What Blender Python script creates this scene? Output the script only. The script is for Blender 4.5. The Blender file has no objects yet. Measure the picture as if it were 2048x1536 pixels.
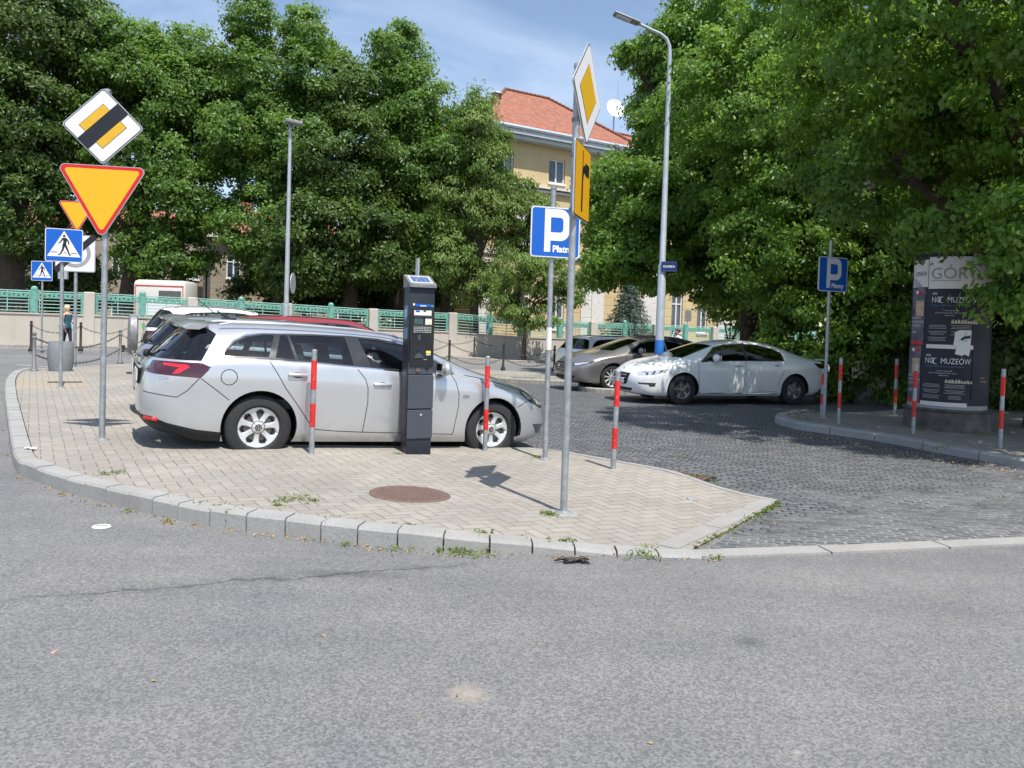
import bpy, bmesh, math, random
import numpy as np
from mathutils import Vector, Matrix
R = math.radians
sc = bpy.context.scene
# ------------------------------------------------------------------ camera, sky, sun, exposure
FPX, CXP, PPY, EYE = 1538., 1024., 688., 1.5
PIT, ROL = R(1.6), R(1.75)
cam_data = bpy.data.cameras.new('camera'); cam = bpy.data.objects.new('camera', cam_data)
sc.collection.objects.link(cam); sc.camera = cam
cam_data.sensor_width = 36.; cam_data.lens = 36. * FPX / 2048.
cam_data.shift_y = -(768 - PPY) / 2048.; cam_data.clip_start = .05; cam_data.clip_end = 2000
cam.matrix_world = Matrix.Translation((0, 0, EYE)) @ Matrix.Rotation(R(90) - PIT, 4, 'X') @ Matrix.Rotation(ROL, 4, 'Z')
sc.render.resolution_x, sc.render.resolution_y = 1024, 768
world = bpy.data.worlds.new("World"); sc.world = world; world.use_nodes = True
SUN = Vector((.215, -.40, .89)).normalized()
wn = world.node_tree; wn.nodes.clear()
sky = wn.nodes.new('ShaderNodeTexSky'); sky.sky_type = 'NISHITA'; sky.sun_disc = False
sky.sun_elevation = math.asin(SUN.z); sky.sun_rotation = math.atan2(SUN.x, SUN.y)
sky.air_density = 1.0; sky.dust_density = .6; sky.ozone_density = 1.6
bg = wn.nodes.new('ShaderNodeBackground'); bg.inputs[1].default_value = .126
wo = wn.nodes.new('ShaderNodeOutputWorld')
tc = wn.nodes.new('ShaderNodeTexCoord'); mp = wn.nodes.new('ShaderNodeMapping')
mp.inputs['Scale'].default_value = (1.2, 2.0, 4.5); mp.inputs['Rotation'].default_value = (0.2, .3, .5)
wn.links.new(tc.outputs['Generated'], mp.inputs[0])
nz = wn.nodes.new('ShaderNodeTexNoise'); nz.inputs['Scale'].default_value = 1.7; nz.inputs['Detail'].default_value = 7
nz.inputs['Roughness'].default_value = .55; nz.inputs['Distortion'].default_value = .5
wn.links.new(mp.outputs[0], nz.inputs['Vector'])
cr = wn.nodes.new('ShaderNodeMapRange'); cr.inputs[1].default_value = .42; cr.inputs[2].default_value = .78
cr.inputs[3].default_value = .04; cr.inputs[4].default_value = .5
wn.links.new(nz.outputs[0], cr.inputs[0])
mx = wn.nodes.new('ShaderNodeMix'); mx.data_type = 'RGBA'; mx.inputs[7].default_value = (7.2, 7.9, 9.0, 1)
wn.links.new(cr.outputs[0], mx.inputs[0]); wn.links.new(sky.outputs[0], mx.inputs[6])
wn.links.new(mx.outputs[2], bg.inputs[0]); wn.links.new(bg.outputs[0], wo.inputs[0])
sl = bpy.data.lights.new('sun', 'SUN'); sl.energy = 4.6; sl.angle = R(.5); sl.color = (1, .955, .88)
so = bpy.data.objects.new('sun', sl); sc.collection.objects.link(so); so.rotation_euler = SUN.to_track_quat('Z', 'Y').to_euler()
sc.view_settings.view_transform = 'Standard'; sc.view_settings.look = 'None'
sc.view_settings.exposure = .47; sc.view_settings.gamma = 1
random.seed(7); rng = np.random.default_rng(11)

# ------------------------------------------------------------------ terrain + picking
def sst(t): t = min(1, max(0, t)); return t * t * (3 - 2 * t)
def B(x, y):
    m = max(0., y - 16)
    return -.16 * sst((x + 3.4) / 3.9) * sst((y - 3.5) / 4) - .0125 * min(m, 45) * sst((x + 18) / 14)
def ray(px, py):
    a, b = px - CXP, PPY - py
    x = a * math.cos(ROL) - b * math.sin(ROL); u = a * math.sin(ROL) + b * math.cos(ROL)
    X, Y, Z = x / FPX, 1., u / FPX
    return Vector((X, Y * math.cos(PIT) + Z * math.sin(PIT), -Y * math.sin(PIT) + Z * math.cos(PIT)))
def at(px, py, off=0.):
    v = ray(px, py); z = 0.
    for i in range(60):
        t = (z + off - EYE) / v.z; x, y = v.x * t, v.y * t; z = .5 * z + .5 * B(x, y)
    return Vector((x, y, B(x, y)))
def atD(px, py, D):
    v = ray(px, py); return Vector((v.x * D / v.y, D, EYE + v.z * D / v.y))
def pav(x, y):
    d = (x - 1.1) * -.8 + (y - 5) * .6
    return .012 + .10 * sst(d / 1.7)

# ------------------------------------------------------------------ materials
def lin(c): return tuple(((v / 255 + .055) / 1.055) ** 2.4 if v > 10 else v / 255 / 12.92 for v in c)
class NT:
    def __init__(s, name):
        s.m = bpy.data.materials.new(name); s.m.use_nodes = True; s.t = s.m.node_tree
        s.b = s.t.nodes['Principled BSDF']; s.out = s.t.nodes['Material Output']
    def n(s, k, **kw):
        nd = s.t.nodes.new(k)
        for a, v in kw.items(): setattr(nd, a, v)
        return nd
    def L(s, a, b): s.t.links.new(a, b)
    def put(s, v, sock):
        if isinstance(v, (int, float)): sock.default_value = v
        elif isinstance(v, tuple): sock.default_value = (*v, 1) if len(v) == 3 and sock.type == 'RGBA' else v
        else: s.L(v, sock)
    def ma(s, op, a, b=None, c=None):
        nd = s.n('ShaderNodeMath', operation=op)
        for i, v in enumerate((a, b, c)):
            if v is not None: s.put(v, nd.inputs[i])
        return nd.outputs[0]
    def mix(s, f, a, b, bt='MIX'):
        nd = s.n('ShaderNodeMix', data_type='RGBA', blend_type=bt)
        s.put(f, nd.inputs[0]); s.put(a, nd.inputs[6]); s.put(b, nd.inputs[7]); return nd.outputs[2]
    def pos(s, scale=(1, 1, 1), rot=(0, 0, 0), obj=False):
        mp = s.n('ShaderNodeMapping'); mp.inputs['Scale'].default_value = scale; mp.inputs['Rotation'].default_value = rot
        if obj: s.L(s.n('ShaderNodeTexCoord').outputs['Object'], mp.inputs[0])
        else: s.L(s.n('ShaderNodeNewGeometry').outputs['Position'], mp.inputs[0])
        return mp.outputs[0]
    def noise(s, vec, sc_, det=3, ro=.5, dist=0):
        nd = s.n('ShaderNodeTexNoise'); s.L(vec, nd.inputs['Vector']); nd.inputs['Scale'].default_value = sc_
        nd.inputs['Detail'].default_value = det; nd.inputs['Roughness'].default_value = ro; nd.inputs['Distortion'].default_value = dist
        return nd.outputs[0]
    def rng(s, v, a, b, c=0., d=1.):
        nd = s.n('ShaderNodeMapRange'); s.L(v, nd.inputs[0])
        for i, q in enumerate((a, b, c, d)): s.put(q, nd.inputs[i + 1])
        return nd.outputs[0]
    def bump(s, h, st=.3, d=.01):
        nd = s.n('ShaderNodeBump'); nd.inputs['Strength'].default_value = st; nd.inputs['Distance'].default_value = d
        s.L(h, nd.inputs['Height']); s.L(nd.outputs[0], s.b.inputs['Normal']); return nd
    def set(s, **kw):
        for k, v in kw.items(): s.put(v, s.b.inputs[k.replace('_', ' ')])
def plain(name, col, rough=.5, metal=0., coat=0., var=.12, nsc=9., bump=0., spec=.5):
    k = NT(name); p = k.pos(obj=True); n = k.noise(p, nsc, 5, .6)
    k.set(Base_Color=k.mix(k.rng(n, .3, .7), tuple(c * (1 - var) for c in col), tuple(min(1, c * (1 + var)) for c in col)),
          Roughness=k.rng(k.noise(p, nsc * .7, 4), .3, .7, max(.02, rough - .06), min(1, rough + .08)), Metallic=metal)
    k.b.inputs['Coat Weight'].default_value = coat; k.b.inputs['Coat Roughness'].default_value = .04
    k.b.inputs['Specular IOR Level'].default_value = spec
    if bump: k.bump(n, bump, .004)
    return k.m
MT = {}
MT['steel'] = plain('galvanised_steel', (.36, .38, .40), .48, .55, var=.22, nsc=14, bump=.1)
MT['steel_dark'] = plain('weathered_steel', (.22, .225, .23), .55, .4, var=.25, nsc=12, bump=.15)
MT['lampgrey'] = plain('grey_lamp_paint', (.42, .46, .50), .45, .3, var=.1, nsc=6)
MT['alu'] = plain('sign_edge_metal', (.55, .56, .57), .4, .6)
MT['white_sheet'] = plain('white_sign_sheet', (.74, .74, .75), .38, var=.05, nsc=40)
MT['blue_sheet'] = plain('blue_sign_sheet', (.0, .10, .48), .35, var=.08, nsc=30)
MT['blue_dark_sheet'] = plain('navy_sign_sheet', (.01, .025, .14), .35, var=.1)
MT['yellow_sheet'] = plain('amber_sign_sheet', (.80, .40, .008), .38, var=.06, nsc=30)
MT['yellow2_sheet'] = plain('golden_sign_sheet', (.66, .38, .02), .4, var=.06, nsc=30)
MT['red_sheet'] = plain('red_sign_sheet', (.55, .015, .015), .38, var=.08)
MT['black_sheet'] = plain('black_sign_sheet', (.012, .012, .016), .4)
MT['grey_sheet'] = plain('grey_sign_sheet', (.3, .3, .31), .4)
MT['redpaint'] = plain('red_band_tape', (.62, .022, .018), .42, var=.22, nsc=22, bump=.1)
MT['bluepaint'] = plain('blue_band_paint', (.02, .16, .52), .5, var=.15, nsc=10)
MT['meter'] = plain('anthracite_powdercoat', (.018, .022, .032), .42, .2, var=.12, nsc=30, bump=.05)
MT['meter2'] = plain('slate_grey_panel', (.062, .072, .092), .45, .2, var=.08, nsc=30)
MT['meterblk'] = plain('black_plastic', (.012, .012, .014), .35)
MT['lcd'] = plain('screen_glass', (.04, .09, .09), .12)
MT['key'] = plain('pale_keys', (.45, .46, .46), .4)
MT['teal'] = plain('teal_fence_paint', (.13, .32, .26), .5, var=.25, nsc=5, bump=.15)
MT['teal_light'] = plain('pale_teal_rail_paint', (.28, .47, .42), .5, var=.15)
MT['iron'] = plain('dark_iron', (.05, .045, .042), .5, .5, var=.3)
MT['chain'] = plain('chain_iron', (.12, .115, .11), .5, .6, var=.3)
MT['rubber'] = plain('tyre_rubber', (.022, .022, .024), .8, var=.2, nsc=20)
MT['darkplastic'] = plain('dark_trim_plastic', (.02, .021, .023), .5, spec=.25)
MT['gloss'] = plain('gloss_black_pillar', (.03, .032, .036), .2, spec=.5)
MT['lining'] = plain('cabin_lining', (.10, .105, .11), .8)
MT['seatcloth'] = plain('seat_cloth', (.03, .032, .038), .9)
MT['alloy'] = plain('alloy_wheel_paint', (.62, .63, .64), .38, .45, coat=.4, var=.05)
MT['alloy_dull'] = plain('dull_alloy_paint', (.25, .25, .26), .4, .6, var=.08)
MT['chrome'] = plain('chrome_trim', (.75, .76, .78), .12, 1.)
MT['brake'] = plain('brake_disc_metal', (.14, .13, .12), .45, .8)
MT['taillens'] = plain('dark_red_lens', (.05, .004, .010), .08, coat=1., var=.1)
MT['tailbright'] = plain('bright_red_lens', (.75, .01, .02), .1, coat=1., var=.1)
MT['clearlens'] = plain('clear_lamp_lens', (.55, .58, .62), .1, .4, coat=1., var=.3, nsc=25)
MT['darklens'] = plain('smoked_lamp_lens', (.07, .08, .09), .08, .3, coat=1., var=.5, nsc=18)
MT['plate'] = plain('number_plate', (.72, .72, .70), .4)
MT['skin'] = plain('skin', (.55, .33, .24), .6, var=.06)
MT['hairblond'] = plain('blond_hair', (.62, .48, .30), .7, var=.2, nsc=30)
MT['hairbrown'] = plain('brown_hair', (.09, .035, .02), .7, var=.2, nsc=30)
MT['clothteal'] = plain('teal_dress_cloth', (.02, .10, .14), .9, var=.35, nsc=14)
MT['clothwhite'] = plain('white_shirt_cloth', (.75, .76, .8), .9)
MT['clothnavy'] = plain('navy_trouser_cloth', (.015, .02, .05), .9)
MT['concrete'] = plain('planter_concrete', (.20, .215, .225), .8, var=.12, nsc=12, bump=.3)
MT['stonebase'] = plain('stained_plinth_stone', (.11, .10, .09), .85, var=.5, nsc=5, bump=.5)
MT['bark'] = plain('tree_bark', (.075, .055, .042), .95, var=.4, nsc=8, bump=.9)
MT['winframe'] = plain('white_window_frame', (.68, .68, .68), .5, var=.05)
MT['stonetrim'] = plain('pale_stucco_block', (.60, .57, .54), .85, var=.1, nsc=4, bump=.3)
MT['cornice'] = plain('cornice_metal', (.42, .46, .50), .5, .2, var=.08, nsc=2)
MT['caravan'] = plain('caravan_white', (.62, .60, .56), .4, var=.06)
MT['orangeblk'] = plain('brick_chimney', (.45, .19, .12), .85, var=.2)
MT['paper'] = plain('poster_paper_white', (.74, .70, .67), .7, var=.10, nsc=6)
MT['posterdark'] = plain('poster_ink_navy', (.012, .014, .028), .55, var=.3, nsc=3)
MT['posterplum'] = plain('poster_ink_plum', (.12, .11, .15), .55, var=.7, nsc=4)
MT['postertan'] = plain('poster_ink_tan', (.58, .38, .26), .6, var=.4, nsc=9)
MT['posterred'] = plain('poster_ink_red', (.55, .03, .03), .6)
MT['posterblue'] = plain('poster_ink_blue', (.03, .15, .34), .6)
MT['postercream'] = plain('poster_ink_cream', (.50, .46, .36), .6, var=.3, nsc=30)
MT['bluelogo'] = plain('pale_blue_sticker', (.10, .22, .36), .5)
MT['solar'] = plain('solar_cell', (.10, .16, .34), .15, .3, coat=.6)
MT['yellowtag'] = plain('yellow_sticker', (.75, .68, .12), .5)
MT['green'] = plain('green_sticker', (.12, .5, .12), .5)
MT['ember'] = plain('rust_cover', (.16, .105, .085), .75, .2, var=.25, nsc=40, bump=.6)

def scuffed(name, col, under, th=.60, sc1=26, rough=.45):
    k = NT(name); p = k.pos(obj=True, scale=(1, 1, .55)); n = k.noise(p, sc1, 6, .75, 1.2); m = k.noise(p, 7, 4)
    c = k.mix(k.rng(m, .3, .7), tuple(v * .8 for v in col), tuple(min(1, v * 1.2) for v in col))
    c = k.mix(k.rng(n, th, th + .05), c, under); k.set(Base_Color=c, Roughness=k.rng(m, .3, .7, rough - .1, rough + .15)); k.bump(n, .15, .002); return k.m
MT['redpaint'] = scuffed('scuffed_red_tape', (.62, .022, .018), (.62, .40, .38))
MT['bluepaint'] = scuffed('scuffed_blue_paint', (.02, .16, .52), (.25, .33, .42), .62, 12)
def ribbed(name, col, per):
    k = NT(name); s_ = k.n('ShaderNodeSeparateXYZ'); k.L(k.n('ShaderNodeTexCoord').outputs['Object'], s_.inputs[0]); w = k.ma('FRACT', k.ma('DIVIDE', s_.outputs[2], per))
    k.set(Base_Color=k.mix(k.rng(w, .0, .45, 1., 0.), col, tuple(v * .62 for v in col)), Roughness=.4); k.bump(w, .4, .003); return k.m
MT['amber_rib'] = ribbed('ribbed_amber_sheet', (.84, .42, .01), .019); MT['blue_rib'] = ribbed('ribbed_blue_sheet', (.0, .115, .55), .016)
def paint(name, col, metal, rough=.3, dirt=.12):
    k = NT(name); p = k.pos(obj=True)
    fl = k.noise(p, 900, 1); big = k.noise(p, 2.5, 5, .6)
    c = k.mix(k.ma('MULTIPLY', k.rng(fl, .3, .7), .25 * metal), col, tuple(min(1, v * 1.35) for v in col))
    z = k.n('ShaderNodeSeparateXYZ'); k.L(p, z.inputs[0])
    low = k.rng(z.outputs[2], .2, .6, 1., 0.)
    dust = k.ma('MULTIPLY', k.ma('MULTIPLY', low, k.rng(big, .35, .65)), dirt * 3)
    c = k.mix(dust, c, (.26, .23, .19))
    k.set(Base_Color=c, Metallic=metal, Roughness=k.ma('ADD', k.rng(big, .3, .7, rough - .05, rough + .06), k.ma('MULTIPLY', dust, .4)))
    k.b.inputs['Coat Weight'].default_value = 1.; k.b.inputs['Coat Roughness'].default_value = .05
    return k.m
MT['silver'] = paint('silver_car_paint', (.55, .56, .58), .6, .30)
MT['silver2'] = paint('grey_silver_car_paint', (.36, .365, .375), .6, .34)
MT['whitecar'] = paint('white_car_paint', (.80, .81, .81), .0, .3)
MT['redcar'] = paint('red_car_paint', (.30, .02, .02), .2, .3)
MT['greige'] = paint('warm_grey_car_paint', (.23, .215, .215), .6, .3)
MT['blackcar'] = paint('black_car_paint', (.012, .013, .015), .2, .25)

def glass(name, tint, refl=1.):
    k = NT(name); t = k.t; t.nodes.remove(k.b)
    tr = k.n('ShaderNodeBsdfTransparent'); tr.inputs[0].default_value = (*tint, 1)
    gl = k.n('ShaderNodeBsdfGlossy'); gl.inputs['Roughness'].default_value = .02; gl.inputs[0].default_value = (1, 1, 1, 1)
    fr = k.n('ShaderNodeFresnel'); fr.inputs[0].default_value = 1.55
    f = k.ma('MINIMUM', k.ma('MULTIPLY', fr.outputs[0], 1.35 * refl), 1.)
    ms = k.n('ShaderNodeMixShader'); k.L(f, ms.inputs[0]); k.L(tr.outputs[0], ms.inputs[1]); k.L(gl.outputs[0], ms.inputs[2])
    k.L(ms.outputs[0], k.out.inputs[0]); return k.m
MT['glass'] = glass('tinted_car_glass', (.62, .73, .76)); MT['glassdark'] = glass('privacy_car_glass', (.12, .15, .17))
def pane():
    k = NT('window_pane'); p = k.pos(obj=True); n = k.noise(p, .8, 2)
    k.set(Base_Color=k.mix(k.rng(n, .4, .6), (.02, .03, .045), (.07, .09, .12)), Roughness=.06); k.b.inputs['Specular IOR Level'].default_value = .9
    return k.m
MT['pane'] = pane()

def asphalt():
    k = NT('asphalt'); p = k.pos()
    vo = k.n('ShaderNodeTexVoronoi'); vo.inputs['Scale'].default_value = 105; k.L(p, vo.inputs['Vector'])
    sep = k.n('ShaderNodeSeparateColor'); k.L(vo.outputs['Color'], sep.inputs[0])
    fine = k.noise(p, 160, 3, .6); mid = k.noise(p, 1.3, 6, .6); big = k.noise(p, .22, 4, .55)
    st = k.n('ShaderNodeMapping'); st.inputs['Rotation'].default_value = (0, 0, R(-24)); st.inputs['Scale'].default_value = (.12, 1.1, 1); k.L(p, st.inputs[0])
    streak = k.noise(st.outputs[0], 1.6, 4, .55)
    c = k.mix(k.rng(sep.outputs[0], .1, .95), (.105, .105, .106), (.245, .244, .242))
    c = k.mix(k.rng(fine, .35, .65, 0, .5), c, (.172, .171, .170))
    c = k.mix(1., c, k.mix(k.rng(mid, .3, .7), (.88, .88, .89), (1.12, 1.11, 1.09)), 'MULTIPLY')
    c = k.mix(1., c, k.mix(k.rng(big, .35, .65), (.90, .90, .93), (1.1, 1.09, 1.06)), 'MULTIPLY')
    c = k.mix(1., c, k.mix(k.rng(streak, .35, .68), (.90, .90, .92), (1.08, 1.07, 1.06)), 'MULTIPLY')
    def blob(px, py, sx, sy, col, amt, c, det=30):
        w = at(px, py); sub = k.n('ShaderNodeVectorMath', operation='SUBTRACT'); k.L(p, sub.inputs[0]); sub.inputs[1].default_value = (w.x, w.y, w.z)
        sca = k.n('ShaderNodeVectorMath', operation='MULTIPLY'); k.L(sub.outputs[0], sca.inputs[0]); sca.inputs[1].default_value = (1 / sx, 1 / sy, 0)
        ln = k.n('ShaderNodeVectorMath', operation='LENGTH'); k.L(sca.outputs[0], ln.inputs[0])
        d = k.ma('ADD', ln.outputs['Value'], k.ma('MULTIPLY', k.ma('SUBTRACT', k.noise(p, det, 4), .5), 1.1))
        return k.mix(k.rng(d, .15, 1., amt, 0), c, col)
    c = blob(935, 1388, .11, .11, (.36, .31, .25), .62, c)
    c = blob(1500, 1285, .10, .09, (.06, .06, .062), .6, c)
    c = blob(1595, 1505, .03, .02, (.4, .36, .3), .6, c)
    c = blob(700, 1148, .5, .10, (.075, .074, .073), .6, c, 12)
    # crack running along the old patch joint
    a, b_ = at(20, 1200), at(960, 1128); d = (b_ - a); ln_ = d.length; d.normalize(); nrm = Vector((-d.y, d.x, 0))
    dt = k.n('ShaderNodeVectorMath', operation='DOT_PRODUCT'); k.L(p, dt.inputs[0]); dt.inputs[1].default_value = nrm
    al = k.n('ShaderNodeVectorMath', operation='DOT_PRODUCT'); k.L(p, al.inputs[0]); al.inputs[1].default_value = d
    off = k.ma('SUBTRACT', dt.outputs['Value'], nrm.dot(a)); t = k.ma('DIVIDE', k.ma('SUBTRACT', al.outputs['Value'], d.dot(a)), ln_)
    wob = k.ma('MULTIPLY', k.ma('SUBTRACT', k.noise(p, 3.0, 6, .7), .5), .30)
    dist = k.ma('ABSOLUTE', k.ma('ADD', off, wob))
    inr = k.ma('MULTIPLY', k.rng(t, -.05, .15), k.rng(t, .9, 1.02, 1., 0.))
    ck = k.ma('MULTIPLY', k.rng(dist, .003, .016, 1., 0.), inr)
    c = k.mix(k.ma('MULTIPLY', ck, k.rng(k.noise(p, 5, 4, .7), .35, .6, .25, .85)), c, (.045, .044, .043))
    c = k.mix(k.ma('MULTIPLY', k.ma('MULTIPLY', k.rng(dist, .0, .10, .55, 0.), inr), k.rng(k.noise(p, 9, 5, .7), .4, .6)), c, (.06, .06, .06))
    k.set(Base_Color=c, Roughness=.88); k.bump(k.ma('ADD', k.ma('MULTIPLY', sep.outputs[0], .5), k.ma('SUBTRACT', fine, k.ma('MULTIPLY', ck, 3))), .55, .006)
    return k.m
MT['asphalt'] = asphalt()

def cobble():
    k = NT('cobble_setts'); p0 = k.pos()
    wob = k.n('ShaderNodeTexNoise'); wob.inputs['Scale'].default_value = .6; k.L(p0, wob.inputs['Vector'])
    am = k.n('ShaderNodeVectorMath', operation='MULTIPLY_ADD'); k.L(wob.outputs['Color'], am.inputs[0]); am.inputs[1].default_value = (.5, .5, 0); k.L(p0, am.inputs[2])
    mp = k.n('ShaderNodeMapping'); mp.inputs['Rotation'].default_value = (0, 0, R(12)); mp.inputs['Scale'].default_value = (7.4, 10., 1); k.L(am.outputs[0], mp.inputs[0])
    sx = k.n('ShaderNodeSeparateXYZ'); k.L(mp.outputs[0], sx.inputs[0])
    row = k.ma('FLOOR', sx.outputs[1])
    x2 = k.ma('ADD', sx.outputs[0], k.ma('MULTIPLY', k.ma('FLOORED_MODULO', row, 2.), .5))
    cb = k.n('ShaderNodeCombineXYZ'); k.L(x2, cb.inputs[0]); k.L(sx.outputs[1], cb.inputs[1])
    v1 = k.n('ShaderNodeTexVoronoi', voronoi_dimensions='2D', feature='DISTANCE_TO_EDGE'); v2 = k.n('ShaderNodeTexVoronoi', voronoi_dimensions='2D')
    for v in (v1, v2): v.inputs['Scale'].default_value = 1; v.inputs['Randomness'].default_value = .27; k.L(cb.outputs[0], v.inputs['Vector'])
    d = v1.outputs['Distance']; sep = k.n('ShaderNodeSeparateColor'); k.L(v2.outputs['Color'], sep.inputs[0])
    stone = k.mix(sep.outputs[0], (.075, .08, .09), (.185, .19, .20))
    stone = k.mix(k.rng(k.noise(p0, 60, 4, .65), .35, .65, 0, .6), stone, (.125, .128, .132))
    yy_ = k.n('ShaderNodeSeparateXYZ'); k.L(p0, yy_.inputs[0])
    lightj = k.rng(k.ma('ADD', k.ma('ADD', k.ma('MULTIPLY', yy_.outputs[1], -.25), k.ma('MULTIPLY', yy_.outputs[0], .12)), k.ma('MULTIPLY', k.noise(p0, 1.6, 5, .7), 2.2)), .05 - .55, .05 - .05)
    # near the asphalt the joints are full of pale sand, further off they are dark
    joint = k.mix(lightj, (.028, .028, .028), (.31, .30, .275))
    jm = k.rng(d, .035, k.ma('MULTIPLY_ADD', lightj, -.03, .12), 1., 0.)
    c = k.mix(jm, stone, joint)
    c = k.mix(k.rng(k.noise(p0, .35, 5, .6), .45, .75, 0., .18), c, (.17, .165, .155))
    c = k.mix(k.rng(k.noise(p0, 25, 5, .8), .70, .78, 0., .8), c, (.35, .31, .24))
    h = k.ma('ADD', k.ma('MULTIPLY', k.ma('POWER', k.rng(d, 0., .35), .5), 1.), k.ma('MULTIPLY', k.ma('ADD', sep.outputs[1], k.noise(p0, 50, 3)), .28))
    k.set(Base_Color=c, Roughness=k.mix(jm, (.55, .55, .55), (.9, .9, .9))); k.bump(h, .9, .018)
    return k.m
MT['cobble'] = cobble()

def herring(name, c1, c2, rot=32, w=.105, jc=(.13, .12, .10), tact=None):
    k = NT(name); p0 = k.pos(); mp = k.n('ShaderNodeMapping'); mp.inputs['Rotation'].default_value = (0, 0, R(-rot)); mp.inputs['Scale'].default_value = (1 / w, 1 / w, 1)
    wob = k.n('ShaderNodeTexNoise'); wob.inputs['Scale'].default_value = 1.3; k.L(p0, wob.inputs['Vector'])
    am = k.n('ShaderNodeVectorMath', operation='MULTIPLY_ADD'); k.L(wob.outputs['Color'], am.inputs[0]); am.inputs[1].default_value = (.03, .03, 0); k.L(p0, am.inputs[2])
    k.L(am.outputs[0], mp.inputs[0]); s = k.n('ShaderNodeSeparateXYZ'); k.L(mp.outputs[0], s.inputs[0]); x, y = s.outputs[0], s.outputs[1]
    i, j, fx, fy = k.ma('FLOOR', x), k.ma('FLOOR', y), k.ma('FRACT', x), k.ma('FRACT', y)
    m = k.ma('FLOORED_MODULO', k.ma('SUBTRACT', i, j), 4.)
    e = [k.ma('COMPARE', m, float(q), .3) for q in range(4)]
    g = lambda f, q: k.ma('MULTIPLY_ADD', e[q], 9., f)
    d = k.ma('MINIMUM', k.ma('MINIMUM', g(fx, 1), g(k.ma('SUBTRACT', 1., fx), 0)), k.ma('MINIMUM', g(fy, 2), g(k.ma('SUBTRACT', 1., fy), 3)))
    cb = k.n('ShaderNodeCombineXYZ'); k.L(k.ma('SUBTRACT', i, e[1]), cb.inputs[0]); k.L(k.ma('SUBTRACT', j, e[2]), cb.inputs[1])
    wn_ = k.n('ShaderNodeTexWhiteNoise', noise_dimensions='2D'); k.L(cb.outputs[0], wn_.inputs['Vector'])
    c = k.mix(wn_.outputs['Value'], c1, c2)
    c = k.mix(k.rng(k.noise(p0, 120, 3, .7), .3, .7, 0, .3), c, tuple(v * .72 for v in c1))
    c = k.mix(1., c, k.mix(k.rng(k.noise(p0, .7, 6, .6), .3, .7), (.86, .86, .87), (1.08, 1.07, 1.05)), 'MULTIPLY')
    c = k.mix(k.rng(k.noise(p0, 14, 5, .8), .66, .74, 0., .45), c, (.14, .12, .10))
    gv = k.n('ShaderNodeTexVoronoi'); gv.inputs['Scale'].default_value = 3.2; k.L(p0, gv.inputs['Vector']); c = k.mix(k.rng(gv.outputs['Distance'], .035, .06, .55, 0.), c, (.10, .09, .08))
    c = k.mix(k.rng(k.noise(p0, .45, 6, .65, .8), .52, .72, 0., .30), c, (.19, .17, .15))
    if tact is not None:
        sub = k.n('ShaderNodeVectorMath', operation='SUBTRACT'); k.L(p0, sub.inputs[0]); sub.inputs[1].default_value = (tact.x, tact.y, tact.z)
        sm = k.n('ShaderNodeMapping'); sm.inputs['Rotation'].default_value = (0, 0, R(-rot)); k.L(sub.outputs[0], sm.inputs[0])
        s2 = k.n('ShaderNodeSeparateXYZ'); k.L(sm.outputs[0], s2.inputs[0])
        ins = k.ma('MULTIPLY', k.ma('LESS_THAN', k.ma('ABSOLUTE', s2.outputs[0]), .75), k.ma('LESS_THAN', k.ma('ABSOLUTE', s2.outputs[1]), 1.1))
        c = k.mix(k.ma('MULTIPLY', ins, .4), c, (.40, .31, .19))
    jm = k.rng(d, .02, .07, 1., 0.)
    gap = k.ma('MULTIPLY', jm, k.rng(k.noise(p0, 6, 4, .7), .35, .6, .35, 1.))
    c = k.mix(gap, c, jc)
    k.set(Base_Color=c, Roughness=.85); k.bump(k.ma('ADD', k.ma('SUBTRACT', k.ma('MULTIPLY', wn_.outputs['Value'], .35), gap), k.ma('MULTIPLY', k.noise(p0, 150, 2), .15)), .6, .005)
    return k.m
_t = at(78, 765, .11)
MT['paving'] = herring('pavement_blocks', (.290, .266, .232), (.342, .318, .282), tact=_t)
MT['paving_far'] = herring('sidewalk_blocks', (.30, .27, .235), (.38, .34, .30), rot=22, w=.14)
MT['paving_right'] = herring('right_sidewalk_blocks', (.27, .245, .215), (.34, .31, .27), rot=40, w=.12)  # right-hand pavement: its own block colours, pattern angle and block size
def granite(name, c1, c2, sc_=180):
    k = NT(name); p = k.pos(); n = k.noise(p, sc_, 3, .75); m = k.noise(p, 3, 5, .6)
    vo = k.n('ShaderNodeTexVoronoi'); vo.inputs['Scale'].default_value = 230; k.L(p, vo.inputs['Vector']); se = k.n('ShaderNodeSeparateColor'); k.L(vo.outputs['Color'], se.inputs[0])
    c = k.mix(k.rng(n, .35, .65), c1, c2); c = k.mix(k.rng(se.outputs[0], .8, .9, 0, .5), c, (.12, .12, .13)); c = k.mix(k.rng(k.noise(p, .9, 3, .6), .35, .65, 0., .35), c, (.33, .30, .26))
    c = k.mix(k.rng(m, .35, .7, 0, .4), c, tuple(v * .7 for v in c1)); k.set(Base_Color=c, Roughness=.8)
    k.bump(k.ma('ADD', n, k.ma('MULTIPLY', k.noise(p, 30, 4, .6), .8)), .6, .008); return k.m
MT['granite'] = granite('granite_kerb', (.29, .288, .28), (.44, .435, .42))
MT['concband'] = granite('pale_concrete_band', (.30, .295, .28), (.385, .375, .36), 120)
def earth():
    k = NT('bare_earth'); p = k.pos(); k.set(Base_Color=k.mix(k.rng(k.noise(p, .8, 6, .65), .35, .65), (.055, .06, .03), (.13, .11, .075)), Roughness=.95)
    k.bump(k.noise(p, 12, 5), .6, .05); return k.m
MT['earth'] = earth()
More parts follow.
